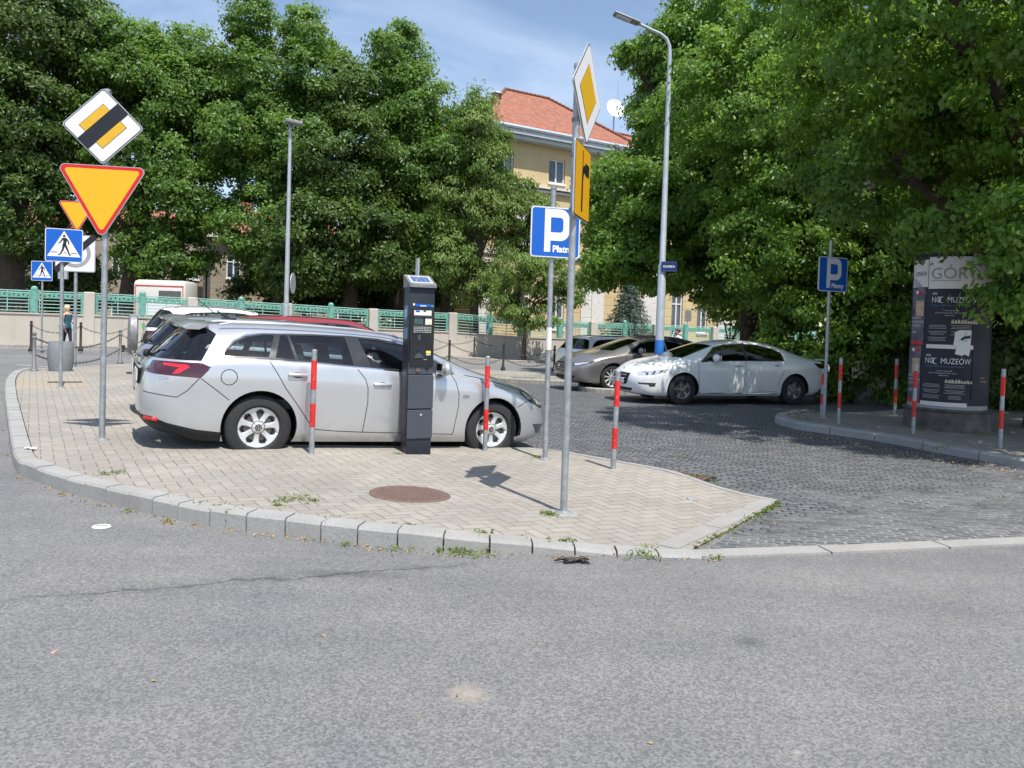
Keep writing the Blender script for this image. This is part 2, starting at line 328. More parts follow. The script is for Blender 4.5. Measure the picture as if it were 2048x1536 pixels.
def stucco(name, c1, c2, grooves=0, stain=.3):
    k = NT(name); p = k.pos(); n = k.noise(p, .5, 6, .6); f = k.noise(p, 25, 4, .6)
    c = k.mix(k.rng(n, .3, .7), c1, c2)
    z = k.n('ShaderNodeSeparateXYZ'); k.L(p, z.inputs[0])
    st = k.n('ShaderNodeMapping'); st.inputs['Scale'].default_value = (2.2, 2.2, .12); k.L(p, st.inputs[0])
    c = k.mix(k.rng(k.noise(st.outputs[0], 1.6, 5, .6), .52, .75, 0., stain), c, tuple(v * .55 for v in c1))
    h = f
    if grooves:
        g = k.ma('PINGPONG', z.outputs[2], grooves / 2); ln = k.rng(g, .0, .035, 1., 0.)
        lim = k.rng(z.outputs[2], 6.0, 6.1, 1., 0.); ln = k.ma('MULTIPLY', ln, lim)
        c = k.mix(k.ma('MULTIPLY', ln, .5), c, tuple(v * .45 for v in c1)); h = k.ma('SUBTRACT', k.ma('MULTIPLY', f, .2), ln)
    k.set(Base_Color=c, Roughness=.9); k.bump(h, .5, .02); return k.m
MT['wall'] = stucco('cream_plaster', (.40, .37, .32), (.50, .465, .41))
MT['yellow'] = stucco('yellow_stucco', (.50, .385, .21), (.58, .455, .26), .56, .12)
MT['tanwall'] = stucco('tan_render', (.24, .20, .15), (.32, .27, .20), .5)
MT['beigewall'] = stucco('beige_block_wall', (.38, .32, .26), (.46, .40, .33), .45)
def tiles():
    k = NT('red_roof_tiles'); tcn = k.n('ShaderNodeUVMap'); s = k.n('ShaderNodeSeparateXYZ'); k.L(tcn.outputs[0], s.inputs[0])
    v = k.ma('FRACT', k.ma('MULTIPLY', s.outputs[1], 3.1)); u = k.ma('FRACT', k.ma('MULTIPLY', s.outputs[0], 4.2))
    row = k.ma('FLOOR', k.ma('MULTIPLY', s.outputs[1], 3.1)); col = k.ma('FLOOR', k.ma('MULTIPLY', s.outputs[0], 4.2))
    cb = k.n('ShaderNodeCombineXYZ'); k.L(row, cb.inputs[0]); k.L(col, cb.inputs[1]); w = k.n('ShaderNodeTexWhiteNoise', noise_dimensions='2D'); k.L(cb.outputs[0], w.inputs['Vector'])
    c = k.mix(w.outputs['Value'], (.25, .085, .05), (.35, .135, .082))
    c = k.mix(k.rng(k.noise(k.pos(), .6, 5, .6), .4, .7, 0, .4), c, (.25, .13, .10))
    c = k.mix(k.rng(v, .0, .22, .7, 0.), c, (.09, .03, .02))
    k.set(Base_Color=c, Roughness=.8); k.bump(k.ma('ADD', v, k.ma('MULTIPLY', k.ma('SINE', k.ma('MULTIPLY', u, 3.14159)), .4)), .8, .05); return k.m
MT['tiles'] = tiles()

def foliage(name, dark, light, trans, f=.33):
    k = NT(name); a = k.n('ShaderNodeAttribute', attribute_name='tint', attribute_type='GEOMETRY')
    c = k.mix(a.outputs['Fac'], dark, light); tr_ = k.mix(a.outputs['Fac'], tuple(v * .75 for v in trans), trans)
    k.set(Base_Color=c, Roughness=.42); k.b.inputs['Specular IOR Level'].default_value = .45
    t = k.n('ShaderNodeBsdfTranslucent'); k.L(tr_, t.inputs[0]); ms = k.n('ShaderNodeMixShader'); ms.inputs[0].default_value = f
    k.L(k.b.outputs[0], ms.inputs[1]); k.L(t.outputs[0], ms.inputs[2]); k.L(ms.outputs[0], k.out.inputs[0]); return k.m
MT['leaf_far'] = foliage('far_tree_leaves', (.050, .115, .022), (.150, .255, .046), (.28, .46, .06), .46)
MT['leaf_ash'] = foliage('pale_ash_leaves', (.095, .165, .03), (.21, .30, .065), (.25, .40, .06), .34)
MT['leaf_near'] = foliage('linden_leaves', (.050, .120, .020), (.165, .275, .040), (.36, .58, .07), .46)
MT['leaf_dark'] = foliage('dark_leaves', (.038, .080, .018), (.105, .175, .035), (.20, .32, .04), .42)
MT['leaf_spruce'] = foliage('blue_spruce_needles', (.04, .08, .06), (.10, .16, .13), (.06, .10, .06), .12)
MT['leaf_weed'] = foliage('weed_leaves', (.07, .12, .02), (.20, .27, .05), (.25, .36, .05), .3)
MT['leaf_dry'] = foliage('dry_fallen_leaves', (.25, .15, .06), (.5, .38, .18), (.2, .12, .04), .1)

# ------------------------------------------------------------------ object helpers
def tag(o, label=None, cat=None, group=None, kind=None):
    if label: o['label'] = label
    if cat: o['category'] = cat
    if group: o['group'] = group
    if kind: o['kind'] = kind
    return o
def empty(name, loc=(0, 0, 0), rz=0, ry=0, label=None, cat=None, group=None):
    o = bpy.data.objects.new(name, None); sc.collection.objects.link(o); o.location = loc; o.rotation_euler = (0, ry, rz); o.empty_display_size = .1
    return tag(o, label, cat, group)
def link(name, me, mats, parent=None, smooth=None):
    o = bpy.data.objects.new(name, me); sc.collection.objects.link(o)
    for m in (mats if isinstance(mats, (list, tuple)) else [mats]): me.materials.append(MT[m] if isinstance(m, str) else m)
    if parent is not None: o.parent = parent
    if smooth is not None:
        me.polygons.foreach_set('use_smooth', [True] * len(me.polygons))
        if smooth < 180: me.set_sharp_from_angle(angle=R(smooth))
    return o
class MB:
    def __init__(s): s.v = []; s.f = []; s.m = []; s.mi = 0
    def add(s, vs, fs):
        b = len(s.v); s.v += [tuple(v) for v in vs]; s.f += [tuple(i + b for i in f) for f in fs]; s.m += [s.mi] * len(fs); return s
    def box(s, c, d, rz=0, M=None, bev=0):
        x, y, z = [q / 2 for q in d]
        if bev:
            bm = bmesh.new(); bmesh.ops.create_cube(bm, size=1)
            for v in bm.verts: v.co = Vector((v.co.x * d[0], v.co.y * d[1], v.co.z * d[2]))
            bmesh.ops.bevel(bm, geom=bm.edges[:], offset=bev, segments=2, affect='EDGES', profile=.5)
            vs = [v.co.copy() for v in bm.verts]; fs = [[v.index for v in f.verts] for f in bm.faces]; bm.free()
        else:
            vs = [Vector(p) for p in ((-x, -y, -z), (x, -y, -z), (x, y, -z), (-x, y, -z), (-x, -y, z), (x, -y, z), (x, y, z), (-x, y, z))]
            fs = [(0, 3, 2, 1), (4, 5, 6, 7), (0, 1, 5, 4), (1, 2, 6, 5), (2, 3, 7, 6), (3, 0, 4, 7)]
        T = Matrix.Translation(c) @ (M if M is not None else Matrix.Rotation(rz, 4, 'Z')); return s.add([T @ v for v in vs], fs)
    def tube(s, pts, rad, n=10, cap=True):
        pts = [Vector(p) for p in pts]; rs = rad if isinstance(rad, (list, tuple)) else [rad] * len(pts); rings = []; up = None
        for i, p in enumerate(pts):
            d = (pts[min(i + 1, len(pts) - 1)] - pts[max(i - 1, 0)]).normalized()
            if up is None: up = Vector((1, 0, 0)) if abs(d.x) < .9 else Vector((0, 1, 0))
            a = (up - d * up.dot(d)).normalized(); up = a; b = d.cross(a)
            rings.append([p + (a * math.cos(t) + b * math.sin(t)) * rs[i] for t in [2 * math.pi * k / n for k in range(n)]])
        vs = [v for r in rings for v in r]; fs = [(i * n + k, i * n + (k + 1) % n, (i + 1) * n + (k + 1) % n, (i + 1) * n + k) for i in range(len(pts) - 1) for k in range(n)]
        if cap: fs += [tuple(range(n))[::-1], tuple((len(pts) - 1) * n + k for k in range(n))]
        return s.add(vs, fs)
    def lathe(s, prof, n=24, c=(0, 0, 0), M=None):
        vs = []; fs = []
        for r, z in prof: vs += [Vector((r * math.cos(2 * math.pi * k / n), r * math.sin(2 * math.pi * k / n), z)) for k in range(n)]
        for i in range(len(prof) - 1): fs += [(i * n + k, i * n + (k + 1) % n, (i + 1) * n + (k + 1) % n, (i + 1) * n + k) for k in range(n)]
        if prof[0][0] > 1e-4: fs.append(tuple(range(n))[::-1])
        if prof[-1][0] > 1e-4: fs.append(tuple((len(prof) - 1) * n + k for k in range(n)))
        T = Matrix.Translation(c) @ (M if M is not None else Matrix()); return s.add([T @ v for v in vs], fs)
    def prism(s, poly, y0, y1, T=None):
        """polygon in x,z extruded along y from y0 (front) to y1 (back)"""
        n = len(poly); T = T if T is not None else Matrix()
        vs = [T @ Vector((x, y0, z)) for x, z in poly] + [T @ Vector((x, y1, z)) for x, z in poly]
        fs = [tuple(range(n)), tuple(range(n, 2 * n))[::-1]] + [((i + 1) % n, i, n + i, n + (i + 1) % n) for i in range(n)]
        return s.add(vs, fs)
    def ball(s, c, r, n=12, sq=(1, 1, 1)):
        prof = [(max(1e-5, math.sin(math.pi * i / (n // 2 + 1))), -math.cos(math.pi * i / (n // 2 + 1))) for i in range(n // 2 + 2)]
        return s.lathe(prof, n, c, Matrix.Diagonal((r * sq[0], r * sq[1], r * sq[2], 1)))
    def mesh(s, name):
        me = bpy.data.meshes.new(name); me.from_pydata(s.v, [], s.f)
        me.polygons.foreach_set('material_index', s.m); me.validate(); me.update(); return me
    def build(s, name, mats, parent=None, smooth=None): return link(name, s.mesh(name), mats, parent, smooth)
def copy_tree(o, parent=None):
    c = o.copy(); sc.collection.objects.link(c)
    if parent is not None: c.parent = parent
    for ch in list(o.children): copy_tree(ch, c)
    return c
def rrect(w, h, r, n=5, cx=0, cz=0):
    pts = []
    for (sx, sz, a0) in ((1, 1, 0), (-1, 1, 90), (-1, -1, 180), (1, -1, 270)):
        for i in range(n + 1):
            a = R(a0 + 90 * i / n); pts.append((cx + sx * (w / 2 - r) + r * math.cos(a), cz + sz * (h / 2 - r) + r * math.sin(a)))
    return pts
def rpoly(pts, r, n=5):
    out = []; N = len(pts)
    for i in range(N):
        p, a, b = Vector(pts[i]), Vector(pts[i - 1]), Vector(pts[(i + 1) % N]); da, db = (a - p).normalized(), (b - p).normalized()
        ang = da.angle(db); t = r / math.tan(ang / 2); c = p + (da + db).normalized() * (r / math.sin(ang / 2)); s0, s1 = p + da * t - c, p + db * t - c
        for k in range(n + 1):
            q = (s0 * (1 - k / n) + s1 * (k / n)).normalized() * r; out.append(tuple(c + q))
    return out
_fc = {}
def textmesh(s, size=1., font=None, ext=.0, align='LEFT', space=1., offset=0.):
    cu = bpy.data.curves.new('t', 'FONT'); cu.body = s; cu.size = size; cu.extrude = ext; cu.align_x = align; cu.space_character = space; cu.offset = offset; cu.resolution_u = 3
    ob = bpy.data.objects.new('t', cu); sc.collection.objects.link(ob); dg = bpy.context.evaluated_depsgraph_get()
    me = bpy.data.meshes.new_from_object(ob.evaluated_get(dg)); bpy.data.objects.remove(ob); bpy.data.curves.remove(cu); return me
def text_into(mb, s, size, x, z, y, T=None, align='LEFT', sx=1., offset=0., warp=None, space=1.):
    me = textmesh(s, size, align=align, offset=offset, space=space); T = T if T is not None else Matrix()
    vs = []
    for v in me.vertices:
        q = Vector((x + v.co.x * sx, y, z + v.co.y)); vs.append(warp(q) if warp else T @ q)
    mb.add(vs, [tuple(p.vertices) for p in me.polygons]); bpy.data.meshes.remove(me)
GRID = ([-60 + 2 * i for i in range(24)] + [-12 + .4 * i for i in range(61)] + [14 + 2 * i for i in range(24)], [-8, -4] + [.4 * i for i in range(56)] + [24 + 2 * i for i in range(20)])
def weldsplit(bm, h):
    xs = [v.co.x for v in bm.verts]; ys = [v.co.y for v in bm.verts]
    for ax, (a, b) in enumerate(((min(xs), max(xs)), (min(ys), max(ys)))):
        for k in GRID[ax]:
            if not a < k < b: continue
            co = Vector((k, 0, 0)) if ax == 0 else Vector((0, k, 0)); no = Vector((1, 0, 0)) if ax == 0 else Vector((0, 1, 0))
            bmesh.ops.bisect_plane(bm, geom=bm.verts[:] + bm.edges[:] + bm.faces[:], plane_co=co, plane_no=no, dist=1e-5)
def sheet(name, pts, off, mat, h=1.0, kind='structure', skirt=0.):
    bm = bmesh.new(); vs = [bm.verts.new((p[0], p[1], 0)) for p in pts]; f = bm.faces.new(vs)
    bmesh.ops.triangulate(bm, faces=[f]); weldsplit(bm, h)
    bmesh.ops.recalc_face_normals(bm, faces=bm.faces[:])
    for v in bm.verts:
        v.co.z = B(v.co.x, v.co.y) + (off(v.co.x, v.co.y) if callable(off) else off)
    bm.normal_update()
    if bm.faces and sum(f.normal.z for f in bm.faces) < 0: bmesh.ops.reverse_faces(bm, faces=bm.faces[:])
    if skirt:
        be = [e for e in bm.edges if len(e.link_faces) == 1]; r = bmesh.ops.extrude_edge_only(bm, edges=be)
        for g in r['geom']:
            if isinstance(g, bmesh.types.BMVert): g.co.z -= skirt
    me = bpy.data.meshes.new(name); bm.to_mesh(me); bm.free(); o = link(name, me, mat); tag(o, kind=kind); return o
def resample(pts, h):
    P = [Vector((p[0], p[1])) for p in pts]; out = [P[0]]
    for a, b in zip(P, P[1:]):
        n = max(1, round((b - a).length / h)); out += [a.lerp(b, (i + 1) / n) for i in range(n)]
    return out
def smoothline(pts, it=2):
    P = [Vector((p[0], p[1])) for p in pts]
    for _ in range(it):
        Q = [P[0]]
        for a, b in zip(P, P[1:]): Q += [a.lerp(b, .25), a.lerp(b, .75)]
        P = Q + [P[-1]]
    return P
def kerbline(name, pts, w, topf, block, mat='granite', gap=.008, side=1, base=-.05, jit=.006, cham=.02):
    """row of kerb stones along a ground polyline; side=+1 puts the body to the left of travel"""
    P = [Vector((p[0], p[1])) for p in pts]; cum = [0.]
    for a, b in zip(P, P[1:]): cum.append(cum[-1] + (b - a).length)
    def ev(s):
        for i in range(len(P) - 1):
            if s <= cum[i + 1] or i == len(P) - 2:
                t = (s - cum[i]) / max(1e-6, cum[i + 1] - cum[i]); return P[i].lerp(P[i + 1], t), (P[i + 1] - P[i]).normalized()
    mb = MB(); s = 0.; rnd = random.Random(5)
    while s < cum[-1] - .05:
        bl = block * rnd.uniform(.92, 1.08); e = min(cum[-1], s + bl); dz = rnd.uniform(-jit, jit); K = 3; vs = []
        for i in range(K + 1):
            c, d = ev(s + gap + (e - s - 2 * gap) * i / K); n = Vector((-d.y, d.x)) * side; z = B(c.x, c.y); t = topf(c.x, c.y) + dz
            q = [(0, base), (.004, t - cham), (cham, t), (w - .004, t + .001), (w, base)]
            for o_, h_ in q: vs.append((c.x + n.x * o_, c.y + n.y * o_, z + h_))
        fs = [(i * 5 + k, (i + 1) * 5 + k, (i + 1) * 5 + k + 1, i * 5 + k + 1) for i in range(K) for k in range(4)] + [(0, 1, 2, 3, 4), tuple(K * 5 + k for k in (4, 3, 2, 1, 0))]
        mb.add(vs, fs); s = e
    o = mb.build(name, mat); bm = bmesh.new(); bm.from_mesh(o.data); bmesh.ops.recalc_face_normals(bm, faces=bm.faces[:]); bm.to_mesh(o.data); bm.free()
    return tag(o, kind='structure')

# ------------------------------------------------------------------ ground, roads, kerbs
def P2(px, py, off=0): w = at(px, py, off); return (w.x, w.y)
bm = bmesh.new(); xs = [-260, -120, -70, -45, -30, -20, -10, 0, 10, 20, 30, 45, 70, 120, 260]; ys = [-60, -20, 0, 10, 16, 20, 26, 32, 40, 50, 61, 90, 160, 400]
g = [[bm.verts.new((x, y, B(x, y) - .12)) for x in xs] for y in ys]
for j in range(len(ys) - 1):
    for i in range(len(xs) - 1): bm.faces.new((g[j][i], g[j][i + 1], g[j + 1][i + 1], g[j + 1][i]))
me = bpy.data.meshes.new('ground'); bm.to_mesh(me); bm.free(); tag(link('ground', me, 'earth'), kind='structure')
sheet('road', [(-60, -8), (45, -8), (45, 62), (-60, 62)], 0., 'asphalt', 1.5)
# near kerb of the traffic island, traced on the road surface
KR = [(97, 742), (34, 748), (11, 765), (8, 800), (14, 852), (20, 900), (28, 945), (57, 957), (115, 981), (200, 1004), (286, 1025), (387, 1048), (450, 1058), (512, 1066), (579, 1073),
      (646, 1082), (720, 1091), (802, 1098), (881, 1103), (960, 1107), (1048, 1108), (1127, 1110), (1212, 1112), (1309, 1115), (1417, 1118)]
kr = smoothline([P2(*p) for p in KR], 1)
corner = Vector(P2(1350, 1103)); tip = Vector(P2(1556, 1004)); 
back = [Vector(P2(*p, .08)) for p in ((1441, 972), (1353, 947), (1236, 928), (1136, 909), (1060, 900), (900, 898), (700, 896), (455, 896))]
bay = [Vector(P2(*p, .11)) for p in ((398, 859),)] 
bd = Vector((-.42, .91)); b0 = back[-1]; bay = [b0 + bd * t for t in (1.0, 3, 6, 9.0, 11.3)]
farL = Vector(P2(97, 731, .1)); farM = Vector(P2(286, 727, .11)); sR = Vector(P2(1140, 742, .1)); sRn = Vector(P2(1120, 766, .1)); sLn = Vector(P2(560, 757, .1))
ux = Vector((.922, .388))
isl_road = [v for v in kr]
kin = []
for i, v in enumerate(kr[:-1]):
    d = (kr[min(i + 1, len(kr) - 1)] - kr[max(i - 1, 0)]).normalized(); kin.append(v + Vector((-d.y, d.x)) * .168)
pts = [tuple(v) for v in kin] + [tuple(corner), tuple(tip)] + [tuple(v) for v in back] + [tuple(v) for v in bay]
strip_in = [Vector(P2(*p, .1)) for p in ((820, 762), (1000, 757), (1130, 764))]
strip_out = [Vector(P2(*p, .1)) for p in ((1150, 743), (900, 737), (560, 731), (286, 727))]
pts += [tuple(v) for v in strip_in] + [tuple(v) for v in strip_out]
sheet('pavement', pts, lambda x, y: pav(x, y), 'paving', .8, skirt=.12)
kerbline('kerb', kr, .16, lambda x, y: pav(x, y) + .004 + .008 * sst(((x - 1.1) * -.8 + (y - 5) * .6)), .29, side=1, gap=.006, jit=.005)
# flush kerb between asphalt and setts
fl = [P2(1404, 1118), P2(1440, 1117), P2(1737, 1106), P2(2048, 1091), P2(2500, 1070)]
kerbline('flush_kerb', fl, .17, lambda x, y: .014, 1.0, 'concband', side=1, cham=.004, jit=.001)
kerbline('flush_kerb', [tuple(corner + Vector((.02, 0))), tuple(tip)], .17, lambda x, y: pav(x, y) + .006, .9, 'concband', side=1, cham=.003, jit=.001)
bk = [tuple(tip)] + [tuple(v) for v in back]
kerbline('edge_kerb', smoothline(bk, 1), .085, lambda x, y: pav(x, y) + .005, .95, 'concband', side=1, cham=.004, jit=.002)
kerbline('edge_kerb', [tuple(back[-1])] + [tuple(v) for v in bay], .085, lambda x, y: pav(x, y) + .005, .95, 'concband', side=1, cham=.004, jit=.002)
kerbline('strip_kerb', [tuple(v) for v in reversed(strip_in)], .12, lambda x, y: pav(x, y) + .006, .9, side=-1)
# cobbled lot
lot = [P2(1395, 1112), P2(1560, 1107), P2(1737, 1100), P2(2048, 1084), P2(2500, 1062), (14, 6), (18, 10), (18, 24), (9, 26), tuple(strip_in[2]), tuple(strip_in[1]), tuple(strip_in[0])]
lot += [tuple(v) for v in reversed(bay)] + [tuple(v) for v in reversed(back)] + [tuple(tip)]
sheet('cobbled_lot', lot, .006, 'cobble', .8)
# right-hand pavement
rk = [P2(1572, 836), P2(1553, 838), P2(1547, 845), P2(1559, 851), P2(1588, 859), P2(1648, 868), P2(1764, 884), P2(1885, 909), P2(2034, 935), P2(2200, 970), P2(2600, 1040)]
rk = smoothline(rk, 2)
rin = [v + Vector((-(rk[min(i + 1, len(rk) - 1)] - rk[max(i - 1, 0)]).normalized().y, (rk[min(i + 1, len(rk) - 1)] - rk[max(i - 1, 0)]).normalized().x)) * .18 for i, v in enumerate(rk)]
rp = [tuple(v) for v in rin] + [(14, 6), (30, 7), (30, 30), (17, 30), (10.3, 17.5), (7.2, 15.2)]
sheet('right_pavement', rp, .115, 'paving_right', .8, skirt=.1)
kerbline('right_kerb', rk, .20, lambda x, y: .13, .8, side=1, cham=.03)
# small kerbed nose between the parked cars
no = smoothline([P2(1300, 790), P2(1170, 786), P2(1152, 778), P2(1165, 768), P2(1215, 764)], 2)
sheet('kerb_nose', [tuple(v) for v in no] + [P2(1330, 772)], .10, 'paving_far', .8, skirt=.1)
kerbline('nose_kerb', no, .14, lambda x, y: .115, .7, side=-1)
# far sidewalk under the wall
W0 = atD(179, 620, 31.5); W0 = Vector((W0.x, 31.5)); un = Vector((-ux.y, ux.x)); SEC = 3.9
a = W0 - ux * 30 - un * 2.3; b = W0 + ux * 52 - un * 2.3
farp = [tuple(a), tuple(b), tuple(b + un * 60), tuple(a + un * 60)]
sheet('far_sidewalk', farp, .11, 'paving_far', 3., skirt=.1)
kerbline('far_kerb', [tuple(a), tuple(b)], .15, lambda x, y: .125, 1.0, side=1)
lot2 = [W0 - ux * 30 + un * .3, W0 + ux * 52 + un * .3]
sheet('park_ground', [tuple(lot2[0]), tuple(lot2[1]), tuple(lot2[1] + un * 55), tuple(lot2[0] + un * 55)], .18, 'earth', 4.)
# painted lines on the far street
def strip(name, p0, p1, w, mat='white_sheet'):
    """a painted line lying on the road"""
    d = (Vector(p1) - Vector(p0)).normalized(); n = Vector((-d.y, d.x)) * w / 2; p0, p1 = Vector(p0), Vector(p1)
    sheet(name, [tuple(p0 + n), tuple(p0 - n), tuple(p1 - n), tuple(p1 + n)], .014, mat, 1.2)
MT['roadwhite'] = plain('worn_road_paint', (.55, .55, .53), .8, var=.2, nsc=4)
c0 = W0 - un * 3.0
strip('road_marking', c0 - ux * 22, c0 + ux * 36, .14, 'roadwhite')
for i in range(5): strip('road_marking', Vector(P2(-60 + 92 * i, 731 - (1.8 if i == 0 else 0) - i * 0)) if i < 2 else W0 - un * 6.2 + ux * (3 * i - 4), (Vector(P2(-20 + 88 * i, 732)) if i < 2 else W0 - un * 6.2 + ux * (3 * i - 2.4)), .12, 'roadwhite')

# ------------------------------------------------------------------ wall, pillars and teal railing
def Zt(p): return B(p.x, p.y) + 2.22 - .003 * (p - W0).dot(ux)
KS = list(range(-2, 12)); PK = {k: W0 + ux * SEC * k for k in KS + [12]}
Mw = Matrix.Rotation(math.atan2(ux.y, ux.x), 4, 'Z')
wall = empty('retaining_wall', (W0.x, W0.y, 0), label='long low cream plaster wall with square pillars carrying the teal railing', cat='wall')
mb = MB()
for k in KS:
    a, b = PK[k], PK[k + 1]; za, zb = Zt(a) - .98, Zt(b) - .98
    for (o0, o1, ha, hb, lo) in ((-.15, .15, za, zb, -.3), (-.19, .19, za + .06, zb + .06, None)):
        la = B(a.x, a.y) + lo if lo is not None else za; lb = B(b.x, b.y) + lo if lo is not None else zb
        q = [a + un * o0, b + un * o0, b + un * o1, a + un * o1]; vs = [(q[0].x, q[0].y, la), (q[1].x, q[1].y, lb), (q[2].x, q[2].y, lb), (q[3].x, q[3].y, la), (q[0].x, q[0].y, ha), (q[1].x, q[1].y, hb), (q[2].x, q[2].y, hb), (q[3].x, q[3].y, ha)]
        mb.add(vs, [(0, 1, 5, 4), (1, 2, 6, 5), (2, 3, 7, 6), (3, 0, 4, 7), (4, 5, 6, 7)])
wb = mb.build('wall_body', 'wall', None); wb.parent = wall; wb.matrix_parent_inverse = Matrix.Translation((-W0.x, -W0.y, 0))
for k in KS:
    p = PK[k]; mb = MB(); zt = Zt(p); h = zt - B(p.x, p.y) + .3
    mb.box((0, 0, -h / 2), (.42, .42, h), bev=.05); o = mb.build('pillar', 'wall', wall); o.location = (p.x - W0.x, p.y - W0.y, zt); o.rotation_euler.z = math.atan2(ux.y, ux.x)
def railing(k):
    a, b = PK[k] + ux * .22, PK[k + 1] - ux * .22; za, zb = Zt(PK[k]), Zt(PK[k + 1]); L = (b - a).length
    root = empty('railing_bay', (a.x, a.y, za), math.atan2(ux.y, ux.x), label='x', cat='railing', group='teal railing bays on the cream wall')
    sl_ = (zb - za) / L; S_ = lambda s, z: Vector((s, 0, z + sl_ * s))
    def bar(mb, s0, s1, z, r, y=0): mb.tube([S_(s0, z) + Vector((0, y, 0)), S_(s1, z) + Vector((0, y, 0))], r, 5)
    post = MB(); post.box(S_(L / 2, -.46), (.26, .12, .94)); post.box(S_(L / 2, -.45) + Vector((0, -.075, 0)), (.16, .03, .84)); post.ball(S_(L / 2, .04), .13, 10, (1, .6, .9)); post.build('post', 'teal', root)
    rails = MB()
    for z in (-.05,): bar(rails, 0, L, z, .022)
    for s0, s1 in ((.06, L / 2 - .16), (L / 2 + .16, L - .06)):
        for z in (-.42, -.56, -.70, -.84): bar(rails, s0, s1, z, .017)
        for s in (s0 + .02, (s0 + s1) / 2, s1 - .02): rails.tube([S_(s, -.88), S_(s, -.05 if s not in (s0,) else -.3)], .018, 5)
    rails.build('rails', 'teal_light', root)
    band = MB()
    for s0, s1 in ((.0, L / 2 - .13), (L / 2 + .13, L)):
        n = 10; w = (s1 - s0) / n
        for i in range(n):
            x0, x1 = s0 + w * i, s0 + w * (i + 1); up = i % 2; z0, z1 = -.31, -.13; m = (x0 + x1) / 2; e = w * .24; hz = (z0 + z1) / 2; hh = .045
            tri = [(m - e, hz - hh), (m + e, hz - hh), (m, hz + hh)] if up else [(m + e, hz + hh), (m - e, hz + hh), (m, hz - hh)]
            Q = [S_(x, z) + Vector((0, yy, 0)) for yy in (-.02, .02) for x, z in [(x0, z0), (x1, z0), (x1, z1), (x0, z1)] + tri]
            fs = []
            for o_ in (0, 7):
                if up: f_ = [(0, 1, 5, 4), (0, 4, 6, 3), (1, 2, 6, 5), (3, 6, 2)]
                else: f_ = [(3, 5, 4, 2), (0, 6, 5, 3), (1, 2, 4, 6), (0, 1, 6)]
                fs += [tuple(q + o_ for q in f) for f in f_]
            band.add(Q, fs)
        band.tube([S_(s0, -.31), S_(s1, -.31)], .025, 4); band.tube([S_(s0, -.13), S_(s1, -.13)], .025, 4)
    band.build('perforated_band', 'teal', root)
    for s in (.05, L - .05): MB().box(S_(s, -.55), (.09, .05, .76)).build('end_plate', 'teal', root)
    return root
railname = {-2: 'teal railing bay outside the left edge, furthest left', -1: 'leftmost teal railing bay, behind the small pedestrian sign', 0: 'teal railing bay between the first two cream pillars, behind the amber triangle pole',
            1: 'teal railing bay above the roof of the parked white off-roader', 2: 'teal railing bay just right of the slim grey street lamp', 3: 'teal railing bay directly left of and behind the parking meter',
            4: 'teal railing bay immediately right of the parking meter', 5: 'teal railing bay half covered by drooping branches behind the centre sign poles', 6: 'teal railing bay left of the blue spruce',
            7: 'teal railing bay at the foot of the yellow house with the spruce behind', 8: 'teal railing bay behind the dark car roofs at the right', 9: 'teal railing bay under the tree behind the white saloon roof',
            10: 'teal railing bay hidden in the right-hand greenery', 11: 'furthest right teal railing bay'}
for k in KS[1:-2]: railing(k)['label'] = railname[k]

# ------------------------------------------------------------------ buildings
def facade(name, mats, parent, p0, d, L, z0, z1, wins, depth=.18, nrm=None):
    """wall along d from p0, windows (s, z, w, h); frames and panes become parts"""
    d = Vector((d[0], d[1], 0)).normalized(); n = Vector((d.y, -d.x, 0)); P = lambda s, z, q=0: Vector((p0[0], p0[1], 0)) + d * s - n * q + Vector((0, 0, z))
    ss = sorted({0., L} | {w[0] for w in wins} | {w[0] + w[2] for w in wins}); zs = sorted({z0, z1} | {w[1] for w in wins} | {w[1] + w[3] for w in wins}); mb = MB()
    for s0, s1 in zip(ss, ss[1:]):
        for a, b in zip(zs, zs[1:]):
            cs, cz = (s0 + s1) / 2, (a + b) / 2
            if any(w[0] < cs < w[0] + w[2] and w[1] < cz < w[1] + w[3] for w in wins): continue
            mb.add([P(s0, a), P(s1, a), P(s1, b), P(s0, b)], [(0, 1, 2, 3)])
    for (s, z, w, h) in wins:
        c = [(s, z), (s + w, z), (s + w, z + h), (s, z + h)]
        for (a, b) in zip(c, c[1:] + c[:1]): mb.add([P(*a), P(*b), P(*b, depth), P(*a, depth)], [(0, 1, 2, 3)])
    o = mb.build(name, mats, parent)
    for (s, z, w, h) in wins:
        f = MB(); t = .09
        def bx(s0, s1, a, b, q0, q1): f.add([P(s0, a, q0), P(s1, a, q0), P(s1, b, q0), P(s0, b, q0), P(s0, a, q1), P(s1, a, q1), P(s1, b, q1), P(s0, b, q1)], [(0, 1, 2, 3), (0, 4, 5, 1), (1, 5, 6, 2), (2, 6, 7, 3), (3, 7, 4, 0), (4, 7, 6, 5)])
        q0, q1 = depth - .06, depth + .02
        bx(s, s + w, z, z + t, q0, q1); bx(s, s + w, z + h - t, z + h, q0, q1); bx(s, s + t, z + t, z + h - t, q0, q1); bx(s + w - t, s + w, z + t, z + h - t, q0, q1)
        bx(s + w / 2 - t * .6, s + w / 2 + t * .6, z + t, z + h - t, q0, q1)
        if h > 1.8: bx(s + t, s + w - t, z + h * .68, z + h * .68 + t * .9, q0 - .004, q1 - .004)
        bx(s - .06, s + w + .06, z - .10, z - .001, -.10, .02)
        fr = f.build('window', 'winframe', parent); fr.parent = parent
        g_ = MB(); g_.add([P(s + t, z + t, depth), P(s + w - t, z + t, depth), P(s + w - t, z + h - t, depth), P(s + t, z + h - t, depth)], [(0, 1, 2, 3)]); g_.build('pane', 'pane', fr)
    return o
